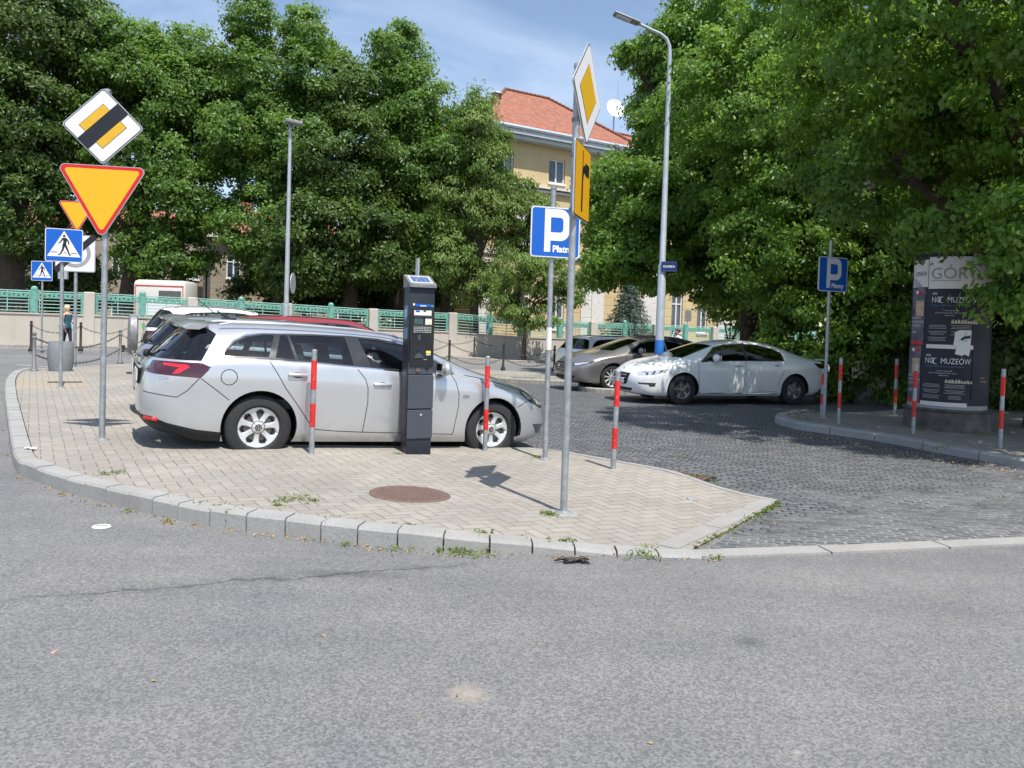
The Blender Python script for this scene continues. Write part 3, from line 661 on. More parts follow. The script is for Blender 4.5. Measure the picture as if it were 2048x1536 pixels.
def roofmesh(name, faces, parent, mat='tiles', thick=0):
    bm = bmesh.new(); uv = bm.loops.layers.uv.new('UVMap')
    for f in faces:
        vs = [bm.verts.new(v) for v in f]; fc = bm.faces.new(vs); fc.normal_update(); n = fc.normal
        if n.z < 0: fc.normal_flip(); n = fc.normal
        h = Vector((-n.y, n.x, 0)).normalized(); up = n.cross(h)
        for l in fc.loops: l[uv].uv = (l.vert.co.dot(h), l.vert.co.dot(up))
    me = bpy.data.meshes.new(name); bm.to_mesh(me); bm.free(); return link(name, me, mat, parent)

yb = empty('yellow_house', (0, 0, 0), label='yellow stucco house with red tiled hip roof beyond the teal railing', cat='house')
C0 = Vector((-2.05, 46.)); u1 = Vector((.848, .53)); nn = Vector((u1.y, -u1.x)); EZ = 12.6; LH = 21.
gw = [(s, 1.15, 1.05, 2.9) for s in (2.6, 5.2, 11.55, 15.6, 18.1)]; mw = [(s, 6.35, 1.05, 2.3) for s in (2.6, 5.2, 11.55, 15.6, 18.1)]; tw = [(s, 10.35, 1.25, 1.5) for s in (.9, 4.75, 9.0, 13.2, 17.4)]
facade('wall', 'yellow', yb, C0, u1, LH, -1., EZ, gw + mw + tw)
v1 = Vector((-u1.y, u1.x)); facade('wall', 'yellow', yb, C0 + v1 * 12, -v1, 12, -1., EZ, [(2., 1.3, 1.1, 2.4), (7, 1.3, 1.1, 2.4), (2., 6.3, 1.1, 2.2), (7, 6.3, 1.1, 2.2), (4, 10.35, 1.2, 1.5)])
facade('wall', 'yellow', yb, C0 + u1 * LH, v1, 12, -1., EZ, []); facade('wall', 'yellow', yb, C0 + u1 * LH + v1 * 12, -u1, LH, -1., EZ, [])
mb = MB(); Mh = Matrix.Rotation(math.atan2(u1.y, u1.x), 4, 'Z'); o3 = lambda s, q, z: Vector((C0.x, C0.y, 0)) + Vector((u1.x, u1.y, 0)) * s + Vector((v1.x, v1.y, 0)) * q + Vector((0, 0, z))
mb.box(o3(LH / 2, -.16, 9.95), (LH + .5, .32, .14), M=Mh); mb.box(o3(LH / 2, -.09, 9.72), (LH + .3, .18, .13), M=Mh); mb.box(o3(LH / 2, -.06, 5.75), (LH + .2, .14, .3), M=Mh)
mb.box(o3(-.1, 6, 9.95), (.3, 12.2, .14), M=Mh); mb.build('cornice_band', 'stonetrim', yb)
mb = MB()
for s in (.35, 8.0, 14.0, 20.5):
    qb = MB()
    for i in range(9): qb.box(o3(s, -.035, .55 + i * .56), (.85, .07 if i < 8 else .075, .562), M=Mh, bev=.03)
    qb.build('quoins', 'stonetrim', yb)
for s in (8.85, 13.1): MB().box(o3(s + .1, -.03, 2.6), (1.0, .06, 2.6), M=Mh).build('wall_panel', 'stonetrim', yb)
for s, z, w, h in gw:
    mb = MB(); mb.box(o3(s + w / 2, -.06, z + h + .22), (w + .5, .12, .34), M=Mh); mb.box(o3(s + w / 2, -.1, z + h + .45), (w + .8, .2, .13), M=Mh); mb.build('window_hood', 'stonetrim', yb)
mb = MB(); mb.box(o3(LH / 2, 5.6, EZ + .06), (LH + 1.2, 12.6, .22), M=Mh); mb.box(o3(LH / 2, 5.55, EZ + .30), (LH + 1.5, 13.0, .25), M=Mh)
mb.tube([o3(-.8, -.95, EZ + .55), o3(LH + .8, -.95, EZ + .55)], .14, 8); mb.tube([o3(-.85, -.9, EZ + .55), o3(-.85, 12.6, EZ + .55)], .13, 8); mb.build('eaves', 'cornice', yb)
OH = .9; E0 = EZ + .45; RZ = 17.6; RR = lambda s, q, z: o3(s, q, z)
ML = 12.6
A, Bq, Cq, Dq = RR(-OH, -OH, E0), RR(ML, -OH, E0), RR(ML, 12.9, E0), RR(-OH, 12.9, E0); r0, r1 = RR(5.0, 6, RZ), RR(8.6, 6, RZ)
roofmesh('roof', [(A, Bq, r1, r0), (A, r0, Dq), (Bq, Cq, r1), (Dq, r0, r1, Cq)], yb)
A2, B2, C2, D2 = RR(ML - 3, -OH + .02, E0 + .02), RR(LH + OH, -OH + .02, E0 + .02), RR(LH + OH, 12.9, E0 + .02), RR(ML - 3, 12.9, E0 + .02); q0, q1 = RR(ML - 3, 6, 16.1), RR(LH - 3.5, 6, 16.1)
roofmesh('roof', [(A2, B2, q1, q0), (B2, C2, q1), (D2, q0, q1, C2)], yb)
mb = MB()
for a, b in ((r0, r1), (A, r0), (Bq, r1), (q0, q1)):
    mb = MB()
    n = int((b - a).length / .35)
    for i in range(n):
        p, q = a.lerp(b, i / n), a.lerp(b, (i + 1) / n); mb.tube([p + Vector((0, 0, .03)), q + Vector((0, 0, .07))], .11, 6)
    mb.build('ridge_tile', 'tiles', yb)
mb = MB(); 
for i in range(34): 
    p = RR(-.6 + i * .62, -.62, E0 + .36); mb.box(p, (.5, .03, .1), M=Mh)
mb.build('snow_guard', 'orangeblk', yb)
ch = MB(); ch.box(RR(3.15, 4, 14.9), (.6, .6, 1.6), M=Mh); ch.tube([RR(3.15, 4, 15.6), RR(3.15, 4, 16.5)], .15, 10); ch.lathe([(.42, 0), (.40, .05), (.05, .2)], 12, RR(3.15, 4, 16.5)); ch.build('chimney', 'cornice', yb)
sk = MB(); pr = RR(7.9, .9, 14.05); sk.box(pr, (1.0, 1.4, .1), M=Mh @ Matrix.Rotation(R(34), 4, 'X'))
sk.build('skylight', 'pane', yb)
dish = empty('satellite_dish', atD(1229, 218, 58), label='white satellite dish on a mast above the lower red roof', cat='satellite dish')
dish.scale = (1.0, 1.0, 1.0); mb = MB(); prof = [(.02, 0), (.3, .03), (.55, .10), (.72, .19), (.73, .20), (.55, .115), (.3, .045), (.02, .015)]; mb.lathe(prof, 24, (0, 0, 0), Matrix.Rotation(R(75), 4, 'X') @ Matrix.Rotation(R(18), 4, 'Y')); mb.build('reflector', 'white_sheet', dish, 60)
mb = MB(); mb.tube([(0, .15, -.0), (0, .3, -2.2)], .05, 8); mb.tube([(0, -.05, -.5), (.1, -.75, -.1)], .025, 6); mb.tube([(.25, .3, 0), (.25, .3, 2.2)], .02, 5); mb.box((.1, -.78, -.08), (.14, .2, .14)); mb.build('mast', 'steel', dish)

tb = empty('tan_house', (0, 0, 0), label='dim tan house with red roof half hidden among the trees on the left', cat='house')
A0 = atD(420, 600, 62); ut = Vector((.9, .43)); vt = Vector((-.43, .9)); H3 = lambda s, q, z: Vector((A0.x, A0.y, 0)) + Vector((ut.x, ut.y, 0)) * s + Vector((vt.x, vt.y, 0)) * q + Vector((0, 0, z))
facade('wall', 'tanwall', tb, (A0.x, A0.y), ut, 12, -1.5, 7.6, [(s, z, 1.1, 1.9) for s in (1.2, 4.2, 7.2, 9.8) for z in (.8, 4.4)]); facade('wall', 'tanwall', tb, (A0 + Vector((vt.x, vt.y, 0)) * 9)[:2], -vt, 9, -1.5, 7.6, [(2, 4.4, 1., 1.9), (5.6, 4.4, 1., 1.9)])
facade('wall', 'tanwall', tb, H3(12, 0, 0)[:2], vt, 9, -1.5, 7.6, [])
mb = MB(); mb.box(H3(6, 4.5, 7.75), (13.4, 10.4, .3), M=Matrix.Rotation(math.atan2(ut.y, ut.x), 4, 'Z')); mb.build('eaves', 'stonetrim', tb)
a, b, c, d = H3(-.7, -.7, 7.9), H3(12.7, -.7, 7.9), H3(12.7, 9.7, 7.9), H3(-.7, 9.7, 7.9); e, f = H3(4, 4.5, 10.6), H3(8.5, 4.5, 10.6)
roofmesh('roof', [(a, b, f, e), (a, e, d), (b, c, f), (d, e, f, c)], tb)
mb = MB(); mb.box(H3(3.0, 3.2, 10.5), (.8, .8, 2.0)); mb.box(H3(3.0, 3.2, 11.5), (1., 1., .15)); mb.build('chimney', 'orangeblk', tb)
pb = empty('ochre_house', (0, 0, 0), label='ochre house front glimpsed between the trunks behind the leftmost signs', cat='house')
A1 = atD(20, 600, 66); facade('wall', 'tanwall', pb, (A1.x, A1.y), ut, 16, -1.5, 8.5, [(1.5 + 3.1 * i, z, 1.1, 1.9) for i in range(5) for z in (.9, 4.6)]); facade('wall', 'tanwall', pb, (A1.x + ut.x * 16, A1.y + ut.y * 16), vt, 9, -1.5, 8.5, [])
roofmesh('roof', [(Vector((A1.x, A1.y, 8.5)), Vector((A1.x + ut.x * 16, A1.y + ut.y * 16, 8.5)), Vector((A1.x + ut.x * 16 + vt.x * 6, A1.y + ut.y * 16 + vt.y * 6, 11.5)), Vector((A1.x + vt.x * 6, A1.y + vt.y * 6, 11.5)))], pb)
rb = empty('beige_house', (0, 0, 0), label='shaded beige block-fronted house glimpsed left of the poster column', cat='house')
uu = Vector((.95, -.3)); facade('wall', 'beigewall', rb, (10.4, 21.3), uu, 22, -1, 8.5, [(2 + 3.2 * i, 1.6, 1.1, 1.8) for i in range(6)]); facade('wall', 'beigewall', rb, (10.4 + .3 * 12, 21.3 + .95 * 12), (-.3, -.95), 12, -1, 8.5, [])
roofmesh('roof', [(Vector((10, 20.5, 8.5)), Vector((32, 13.5, 8.5)), Vector((34, 20, 11.5)), Vector((12, 27, 11.5)))], rb)

# ------------------------------------------------------------------ trees
def leafmesh(name, C, N, size, tint, mat, droop=.35, parent=None, asp=.62, flat=.5, r=None):
    """C: leaf centres (n,3); N: outward direction; one bent quad pair per leaf"""
    r = r or rng; n = len(C); nr = N * .95 + r.normal(size=(n, 3)) * flat + np.array([0, -.15, .5]); nr /= np.linalg.norm(nr, axis=1)[:, None]
    tdir = r.normal(size=(n, 3)) + np.array([0, 0, -1.]) * droop * 2 + N * .5; tdir -= nr * (tdir * nr).sum(1)[:, None]; tdir /= np.linalg.norm(tdir, axis=1)[:, None]
    side = np.cross(nr, tdir); s = size * r.uniform(.65, 1.25, n)[:, None]
    bse = C - tdir * s * .5; tip_ = C + tdir * s * .55 - nr * s * .14; lf = C + side * s * asp * .5 + nr * s * .10 - tdir * s * .08; rt = C - side * s * asp * .5 + nr * s * .10 - tdir * s * .08
    V = np.stack([bse, lf, tip_, rt], 1).reshape(-1, 3); idx = np.arange(n)[:, None] * 4
    F = np.concatenate([idx + np.array([[0, 1, 2]]), idx + np.array([[0, 2, 3]])], 1).reshape(-1)
    me = bpy.data.meshes.new(name); me.vertices.add(len(V)); me.vertices.foreach_set('co', V.astype(np.float32).ravel()); me.loops.add(len(F)); me.loops.foreach_set('vertex_index', F.astype(np.int32))
    me.polygons.add(2 * n); me.polygons.foreach_set('loop_start', np.arange(0, 6 * n, 3, dtype=np.int32)); me.update(calc_edges=True)
    at_ = me.attributes.new('tint', 'FLOAT', 'FACE'); at_.data.foreach_set('value', np.repeat(np.clip(tint + r.normal(size=n) * .14, 0, 1), 2).astype(np.float32))
    return link(name, me, mat, parent)
def crown_pts(blobs, dens, clump, per, r):
    Cs, Ns, Ts = [], [], []
    vol = [b[3] * b[4] * b[5] for b in blobs]
    for b, v in zip(blobs, vol):
        k = max(3, int(dens * v ** .72)); c = np.array(b[:3]); rad = np.array(b[3:6]); d = r.normal(size=(k, 3)); d /= np.linalg.norm(d, axis=1)[:, None]
        rr = r.uniform(.25, 1.06, k) ** .5; ce = c + d * rad * rr[:, None]; tc_ = np.clip(r.normal(.5, .24, k), 0, 1)
        cr_ = clump * r.uniform(.55, 1.35, k); m = np.maximum(8, (per * r.uniform(.5, 1.5, k)).astype(int)); ii = np.repeat(np.arange(k), m)
        o = r.normal(size=(len(ii), 3)); o /= (np.linalg.norm(o, axis=1)[:, None] + .3); o *= r.uniform(.2, 1.25, len(ii))[:, None]
        o[:, 2] *= .55; o[:, 2] -= .28 * (o[:, 0] ** 2 + o[:, 1] ** 2)
        p = ce[ii] + o * cr_[ii][:, None]; Cs.append(p); Ns.append((d[ii] * .6 + o * .5)); Ts.append(tc_[ii])
    return np.concatenate(Cs), np.concatenate(Ns), np.concatenate(Ts)
def tree(name, label, base, blobs, dens, clump, per, size, mat, trunk_r, group='trees beyond the wall', seed=1, fork=.35, asp=.62, droop=.35, nl=None, lean=0., cat='tree', limbs=True):
    """blobs given relative to the base point (dx, dy, z, rx, ry, rz)"""
    r = np.random.default_rng(seed); root = empty(name, base, label=label, cat=cat, group=group)
    C, N, T = crown_pts(blobs, dens, clump, per, r)
    leafmesh('crown', C, N, size, T, mat, droop, root, asp, r=r)
    mb = MB(); top = max(b[2] for b in blobs); zf = top * fork; rn = random.Random(seed); lx = lean
    pts_ = [Vector((0, 0, -.3)), Vector((lx * .15, 0, zf * .35)), Vector((lx * .5 + rn.uniform(-.1, .1), rn.uniform(-.1, .1), zf * .75)), Vector((lx, 0, zf))]
    mb.tube(pts_, [trunk_r * 1.35, trunk_r * 1.02, trunk_r * .9, trunk_r * .8], 12)
    f0 = pts_[-1]
    if limbs:
        for b in blobs:
            e = Vector(b[:3]); m = f0.lerp(e, .5) + Vector((rn.uniform(-.4, .4), rn.uniform(-.4, .4), .3)); w = trunk_r * rn.uniform(.35, .5)
            mb.tube([f0 - Vector((0, 0, .3)), f0.lerp(m, .5) + Vector((0, 0, .12)), m, m.lerp(e, .6), e], [w * 1.15, w, w * .75, w * .5, w * .2], 7)
            for q in range(6):
                t = Vector((rn.gauss(0, 1), rn.gauss(0, 1), rn.gauss(.1, .6))).normalized(); e2 = e + Vector((t.x * b[3], t.y * b[4], t.z * b[5])) * .85; st = m.lerp(e, rn.uniform(.3, 1))
                mb.tube([st, st.lerp(e2, .5) + Vector((0, 0, .15)), e2], [w * .38, w * .22, w * .07], 5)
    mb.build('trunk', 'bark', root, 60)
    return root
def TB(px, D): v = ray(px, 640); x = v.x * D / v.y; return Vector((x, D, B(x, D) + .1))
def blobs_px(base, D, lst):
    """lst: (px, py, depth offset, rx_px, rz_px, ry metres)"""
    out = []
    for px, py, dd, rx, rz, ry in lst:
        w = atD(px, py, D + dd); s = (D + dd) / FPX; out.append((w.x - base.x, w.y - base.y, w.z - base.z, rx * s, ry, rz * s))
    return out
def far_tree(label, px, D, lst, mat='leaf_far', tr=.3, seed=1, dens=11, size=.205, per=160, clump=.95, **kw):
    b = TB(px, D); return tree('tree', label, b, blobs_px(b, D, lst), dens, clump, per, size, mat, tr, seed=seed, **kw)
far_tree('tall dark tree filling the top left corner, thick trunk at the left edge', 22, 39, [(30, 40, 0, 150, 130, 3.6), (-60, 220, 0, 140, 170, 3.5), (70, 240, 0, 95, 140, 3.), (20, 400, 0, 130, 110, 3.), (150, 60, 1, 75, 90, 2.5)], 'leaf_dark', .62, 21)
far_tree('broad green tree behind the black-and-yellow diamond sign', 250, 41, [(245, 110, 0, 85, 85, 3), (300, 190, 0, 95, 100, 3), (200, 230, 1, 90, 110, 3), (370, 200, 1, 70, 90, 2.6), (300, 330, 0, 110, 90, 3), (170, 380, 1, 90, 90, 3)], tr=.45, seed=22, lean=.6)
far_tree('mid green tree hanging low between the triangle sign and the slim lamp', 352, 43, [(395, 120, 0, 62, 65, 2.6), (440, 210, 0, 70, 85, 2.6), (365, 400, -2, 95, 80, 2.6), (330, 500, -2, 90, 60, 2.4), (430, 300, 1, 75, 65, 2.5)], tr=.4, seed=23)
far_tree('tall tree with an airy upper crown rising above the slim grey street lamp', 560, 41, [(508, 50, 0, 45, 62, 2.2), (545, 160, 0, 85, 75, 3), (610, 70, 0, 48, 55, 2.2), (640, 160, 0, 60, 75, 2.6), (500, 290, 0, 80, 95, 3), (600, 300, 0, 95, 110, 3), (540, 450, 0, 105, 90, 3), (480, 150, 1, 30, 40, 2)], tr=.4, seed=24, clump=.8)
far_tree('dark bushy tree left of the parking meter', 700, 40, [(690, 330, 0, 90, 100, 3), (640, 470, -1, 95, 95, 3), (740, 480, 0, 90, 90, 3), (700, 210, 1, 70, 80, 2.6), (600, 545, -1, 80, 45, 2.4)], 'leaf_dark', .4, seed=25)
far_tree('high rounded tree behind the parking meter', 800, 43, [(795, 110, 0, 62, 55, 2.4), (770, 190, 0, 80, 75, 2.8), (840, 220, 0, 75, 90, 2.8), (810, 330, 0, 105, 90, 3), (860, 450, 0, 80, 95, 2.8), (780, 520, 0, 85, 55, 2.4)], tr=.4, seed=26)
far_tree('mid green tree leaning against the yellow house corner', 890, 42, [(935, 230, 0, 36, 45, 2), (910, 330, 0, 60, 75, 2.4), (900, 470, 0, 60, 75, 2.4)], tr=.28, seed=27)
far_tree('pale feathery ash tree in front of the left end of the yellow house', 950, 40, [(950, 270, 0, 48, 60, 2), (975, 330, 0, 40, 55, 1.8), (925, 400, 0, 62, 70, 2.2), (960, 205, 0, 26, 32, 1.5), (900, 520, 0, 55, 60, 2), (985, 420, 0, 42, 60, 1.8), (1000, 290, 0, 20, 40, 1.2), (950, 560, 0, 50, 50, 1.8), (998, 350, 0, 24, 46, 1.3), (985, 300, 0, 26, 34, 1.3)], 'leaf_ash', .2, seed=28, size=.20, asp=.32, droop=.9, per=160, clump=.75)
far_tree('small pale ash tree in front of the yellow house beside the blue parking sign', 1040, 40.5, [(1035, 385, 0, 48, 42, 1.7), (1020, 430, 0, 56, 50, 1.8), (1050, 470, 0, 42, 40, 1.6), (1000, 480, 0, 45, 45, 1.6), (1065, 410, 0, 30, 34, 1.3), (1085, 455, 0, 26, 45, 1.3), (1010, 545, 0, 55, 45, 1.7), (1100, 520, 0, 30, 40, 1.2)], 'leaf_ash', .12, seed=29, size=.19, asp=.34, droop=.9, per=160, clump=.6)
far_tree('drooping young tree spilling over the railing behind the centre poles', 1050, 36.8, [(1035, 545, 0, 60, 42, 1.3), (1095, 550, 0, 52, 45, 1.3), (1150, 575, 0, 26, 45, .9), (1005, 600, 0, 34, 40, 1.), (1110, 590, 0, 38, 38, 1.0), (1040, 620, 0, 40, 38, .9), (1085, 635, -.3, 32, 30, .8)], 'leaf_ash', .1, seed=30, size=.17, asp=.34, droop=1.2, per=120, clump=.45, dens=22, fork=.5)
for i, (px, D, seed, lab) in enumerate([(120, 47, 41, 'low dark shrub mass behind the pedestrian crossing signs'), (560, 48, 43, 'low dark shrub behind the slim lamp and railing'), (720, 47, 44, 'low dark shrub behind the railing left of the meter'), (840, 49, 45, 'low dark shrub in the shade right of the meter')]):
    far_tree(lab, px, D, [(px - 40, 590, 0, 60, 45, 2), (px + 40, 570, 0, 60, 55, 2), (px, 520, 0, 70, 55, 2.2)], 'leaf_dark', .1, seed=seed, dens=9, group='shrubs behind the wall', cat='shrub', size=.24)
# far wood closing the horizon
r = np.random.default_rng(5); C = []
for i in range(900):
    x = r.uniform(-75, 75); y = 88 + r.uniform(-4, 6) - abs(x) * .15; C.append((x, y, -1 + r.uniform(0, 12)))
C = np.array(C); ii = np.repeat(np.arange(len(C)), 42); o = r.normal(size=(len(ii), 3)) * 1.3
far = leafmesh('distant_trees', C[ii] + o, o * .4, .62, np.clip(r.normal(.4, .2, len(C)), 0, 1)[ii], 'leaf_dark', r=r); tag(far, 'distant dark green belt of trees closing the view beyond the houses', 'trees', kind='stuff')

# right-hand lindens
def near_tree(label, base, blobs, seed, dens, size, clump, per, mat='leaf_near', tr=.3, **kw):
    return tree('linden_tree', label, base, blobs, dens, clump, per, size, mat, tr, group='linden trees on the right', seed=seed, asp=.72, droop=.7, **kw)
b1 = TB(1500, 26)
near_tree('linden tree behind the tall blue-banded lamp with branches hanging over the house front', b1, blobs_px(b1, 26, [(1340, 130, 0, 62, 90, 2.4), (1325, 255, -1, 55, 75, 2.2), (1400, 60, 0, 80, 90, 3), (1480, 160, 0, 110, 120, 3), (1250, 380, -1, 82, 75, 2.4), (1330, 430, -2, 110, 90, 2.6), (1230, 500, -2, 52, 60, 1.8), (1430, 350, -1, 110, 120, 3),
    (1310, 540, -2.5, 95, 42, 1.8), (1460, 520, -2, 90, 90, 2.6), (1560, 300, 0, 120, 150, 3), (1540, 480, 0, 110, 120, 2.6), (1230, 335, 0, 42, 40, 1.5), (1255, 110, 0, 20, 20, 1), (1300, 110, 0, 30, 30, 1.2), (1205, 430, -1, 40, 60, 1.6), (1190, 360, 0, 22, 30, 1.2), (1285, 215, 0, 22, 26, 1), (1195, 540, -2, 30, 40, 1.3)]), 51, 34, .13, .55, 160, tr=.32, fork=.3)
b2 = Vector((9.3, 13.2, B(9.3, 13.2)))
near_tree('big linden tree standing over the poster column, crown filling the upper right', b2, [(.6, .5, 8.0, 2.0, 2.0, 1.2), (-3.4, -2.2, 6.9, 2.5, 2.4, 2.2), (-2.4, 1.0, 6.2, 2.4, 2.2, 2.0), (-.8, -4.2, 7.0, 3.0, 2.1, 2.4), (1.6, -3.8, 5.0, 2.4, 1.8, 2.0), 
    (2.6, 0, 6.0, 3.2, 3.2, 2.6), (-1.1, -2.9, 4.2, 1.7, 1.5, 1.5), (-.2, .9, 4.2, 2.2, 1.8, 1.5), (-3.2, -.3, 4.7, 1.5, 1.6, 1.3), (.35, -3.6, 3.35, 1.0, .7, .85), (1.5, -2.0, 3.6, 1.6, 1.5, 1.3)] + blobs_px(b2, 9.9, [(2030, 490, 0, 70, 60, .7), (2020, 575, .3, 34, 40, .5), (2070, 600, 0, 50, 60, .7), (1880, 440, 1, 90, 50, .8), (2060, 430, -.5, 70, 60, .7)]), 52, 25, .092, .46, 250, tr=.34, fork=.22)
b3 = Vector((8.4, 19.6, B(8.4, 19.6)))
near_tree('dense linden tree behind the white saloon, foliage down to the ground', b3, [(0, 0, 6, 3.2, 2.2, 3), (-1.6, -.2, 4.2, 2.2, 1.6, 1.9), (.9, -.6, 3.0, 2.6, 1.4, 1.8), (2.6, -.8, 2.0, 2.2, 1.2, 1.8), (-.8, 0, 2.3, 2.0, 1.3, 1.5), (0, 0, 9.5, 3, 2.5, 2.5), (-2.6, .3, 7.5, 2.2, 1.8, 2), (1.2, -1.5, 1.3, 2.2, .8, 1.2), (-.6, -.9, .9, 1.6, .6, .8), (3.4, -1.4, 1.2, 1.6, .9, 1.2)], 53, 26, .11, .48, 170, tr=.25, fork=.25)
b4 = Vector((14.5, 17.5, B(14.5, 17.5)))
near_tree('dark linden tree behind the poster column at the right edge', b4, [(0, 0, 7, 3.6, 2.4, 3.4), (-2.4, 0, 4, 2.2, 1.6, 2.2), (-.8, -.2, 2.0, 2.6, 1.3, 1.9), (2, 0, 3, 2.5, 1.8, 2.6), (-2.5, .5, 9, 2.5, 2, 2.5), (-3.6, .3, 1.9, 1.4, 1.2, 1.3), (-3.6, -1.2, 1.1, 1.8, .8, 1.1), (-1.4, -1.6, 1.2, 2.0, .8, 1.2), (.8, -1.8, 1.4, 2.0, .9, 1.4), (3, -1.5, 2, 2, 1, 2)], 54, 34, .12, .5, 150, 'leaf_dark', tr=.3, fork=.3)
b5 = TB(1460, 33)
tree('shrub', 'yellow-green shrub between the yellow house and the white saloon roof', b5, blobs_px(b5, 33, [(1450, 610, 0, 42, 50, 1.6), (1510, 620, 0, 50, 60, 1.6), (1480, 560, 0, 50, 45, 1.6), (1580, 600, 0, 60, 70, 1.8)]), 26, .5, 110, .16, 'leaf_ash', .06, group=None, seed=55, cat='shrub')
# blue spruce
sp = TB(1257, 42.5); spr = empty('blue_spruce', sp, label='small blue spruce in front of the yellow house behind the railing', cat='tree'); mb = MB(); mb.tube([(0, 0, -.3), (0, 0, 4.6)], [.1, .02], 8); mb.build('trunk', 'bark', spr)
r = np.random.default_rng(9); C = []; Nn = []
for lv in range(15):
    z = 1.2 + lv * .235; rad = 1.75 * (1 - lv / 15.5) + .08
    for a in range(13):
        t = a * 2 * math.pi / 13 + lv * .7 + r.normal() * .1; L_ = rad * r.uniform(.75, 1.1); n = int(60 * L_) + 8; s = r.uniform(.1, 1, n); w = .05 + .16 * (1 - s)
        C.append(np.stack([np.cos(t) * L_ * s + r.normal(size=n) * w, np.sin(t) * L_ * s + r.normal(size=n) * w, z - .28 * L_ * s * s + .12 * s + r.normal(size=n) * .05], 1)); Nn.append(np.tile([math.cos(t), math.sin(t), .4], (n, 1)))
C = np.concatenate(C); leafmesh('crown', C, np.concatenate(Nn), .16, r.uniform(.2, .9, len(C)), 'leaf_spruce', .1, spr, asp=.22, r=r)

# ------------------------------------------------------------------ signs
def plate(parent, name, outline, T, mats_layers, back='alu', th=.012):
    """outline polygon of the whole plate; layers = [(poly or list of polys, material)] stacked to the front; part + its face as layered mesh"""
    mats = [back]; mb = MB(); mb.prism(outline, 0, th, T)
    y = 0.
    for polys, m in mats_layers:
        y -= .0016
        if m not in mats: mats.append(m)
        mb.mi = mats.index(m)
        for q in polys: mb.prism(q, y, y + .0014, T)
    return mb.build(name, mats, parent)
def letterP(w, h, t, x=0, z=0, rr=.0):
    """block P as polygons (stem + bowl ring pieces)"""
    bh = h * .735; tt = t * 1.28; out = [[(x, z), (x + t, z), (x + t, z + h), (x, z + h)]]
    x1 = x + w; zt, zb = z + h, z + h - bh; r = bh * .30; arc = lambda cx, cz, r_, a0, a1: [(cx + r_ * math.cos(R(a0 + (a1 - a0) * i / 5)), cz + r_ * math.sin(R(a0 + (a1 - a0) * i / 5))) for i in range(6)]
    o = [(x + t, zt)] + [(a, b) for a, b in arc(x1 - r, zt - r, r, 90, 0)] + arc(x1 - r, zb + r, r, 0, -90) + [(x + t, zb)]
    ri = max(.004, r - t * .9); i_ = [(x + t, zt - tt)] + arc(x1 - t - ri, zt - tt - ri, ri, 90, 0) + arc(x1 - t - ri, zb + tt + ri, ri, 0, -90) + [(x + t, zb + tt)]
    for k in range(len(o) - 1): out.append([o[k], i_[k], i_[k + 1], o[k + 1]])
    return out
def seg(p, q, w0, w1=None):
    w1 = w1 or w0; p, q = Vector(p), Vector(q); d = (q - p).normalized(); n = Vector((-d.y, d.x)); return [tuple(p + n * w0 / 2), tuple(p - n * w0 / 2), tuple(q - n * w1 / 2), tuple(q + n * w1 / 2)]
def disc(cx, cz, r, n=16): return [(cx + r * math.cos(2 * math.pi * i / n), cz + r * math.sin(2 * math.pi * i / n)) for i in range(n)]
def pole(parent, h, r=.03, mat='steel', top=True, lean=0):
    mb = MB(); mb.tube([(0, 0, -.1), (lean * h * .5, 0, h * .5), (lean * h, 0, h)], r, 14); mb.lathe([(r + .004, h - .02), (r + .004, h + .008), (.001, h + .016)], 14, (lean * h, 0, 0)); mb.lathe([(.075, -.02), (.07, .012), (r, .02)], 14)
    return mb.build('pole', mat, parent, 50)
def bands(parent, zs, r=.03):
    mb = MB()
    for z in zs: mb.lathe([(r + .001, -.014), (r + .008, -.014), (r + .008, .014), (r + .001, .014)], 14, (0, 0, z)); mb.box((0, .5 * r + .03, z), (.02, .05, .02))
    mb.build('clamp', 'steel_dark', parent)
def ST(yaw, z, y=-.055, x=0, roll=0): return Matrix.Rotation(yaw, 4, 'Z') @ Matrix.Translation((x, y, z)) @ Matrix.Rotation(roll, 4, 'Y')
def sgn(px, py, off=.11): return at(px, py, off)
def height_at(base, px, py): return atD(px, py, base.y).z - base.z
dia = lambda s: [(0, s), (-s, 0), (0, -s), (s, 0)]
# 1: left pole: end of priority + yield
p = at(204, 880, .11); b = p + Vector((0, 0, .11)); g = empty('road_sign_post', b, 0, label='tall grey post with black-struck diamond sign above a large amber triangle sign', cat='road sign')
pole(g, height_at(b, 200, 180)); zt = height_at(b, 199, 400) ; yaw = R(10)
S_ = .405; q = .60 / math.sqrt(2)
st = seg((-.17 * 1.0 - .125, -.185 * 1.0 - .105), (.26, .26), .13)
def strike(s, w):  # bar running from lower-left edge to upper-right edge
    return [(-s / 2 - w / 2, -s / 2 + w / 2), (-s / 2 + w / 2, -s / 2 - w / 2), (s / 2 + w / 2, s / 2 - w / 2), (s / 2 - w / 2, s / 2 + w / 2)]
plate(g, 'end_of_priority_sign', rpoly(dia(S_), .04), ST(yaw, height_at(b, 199, 255), x=-.02), [([rpoly(dia(S_ - .012), .035)], 'black_sheet'), ([rpoly(dia(S_ - .024), .03)], 'white_sheet'), ([dia(.236)], 'black_sheet'), ([dia(.230)], 'yellow2_sheet'), ([strike(S_ - .022, .105)], 'black_sheet')])
tri = lambda a: [(-a / 2, a * .2887), (0, -a * .5774), (a / 2, a * .2887)]
T_ = ST(yaw, height_at(b, 200, 382), x=-.02); plate(g, 'yield_sign', rpoly(tri(.90), .05), T_, [([rpoly(tri(.878), .045)], 'red_sheet'), ([rpoly(tri(.762), .026)], 'yellow_sheet')])
bands(g, [height_at(b, 200, y) for y in (360, 430, 215, 290)])
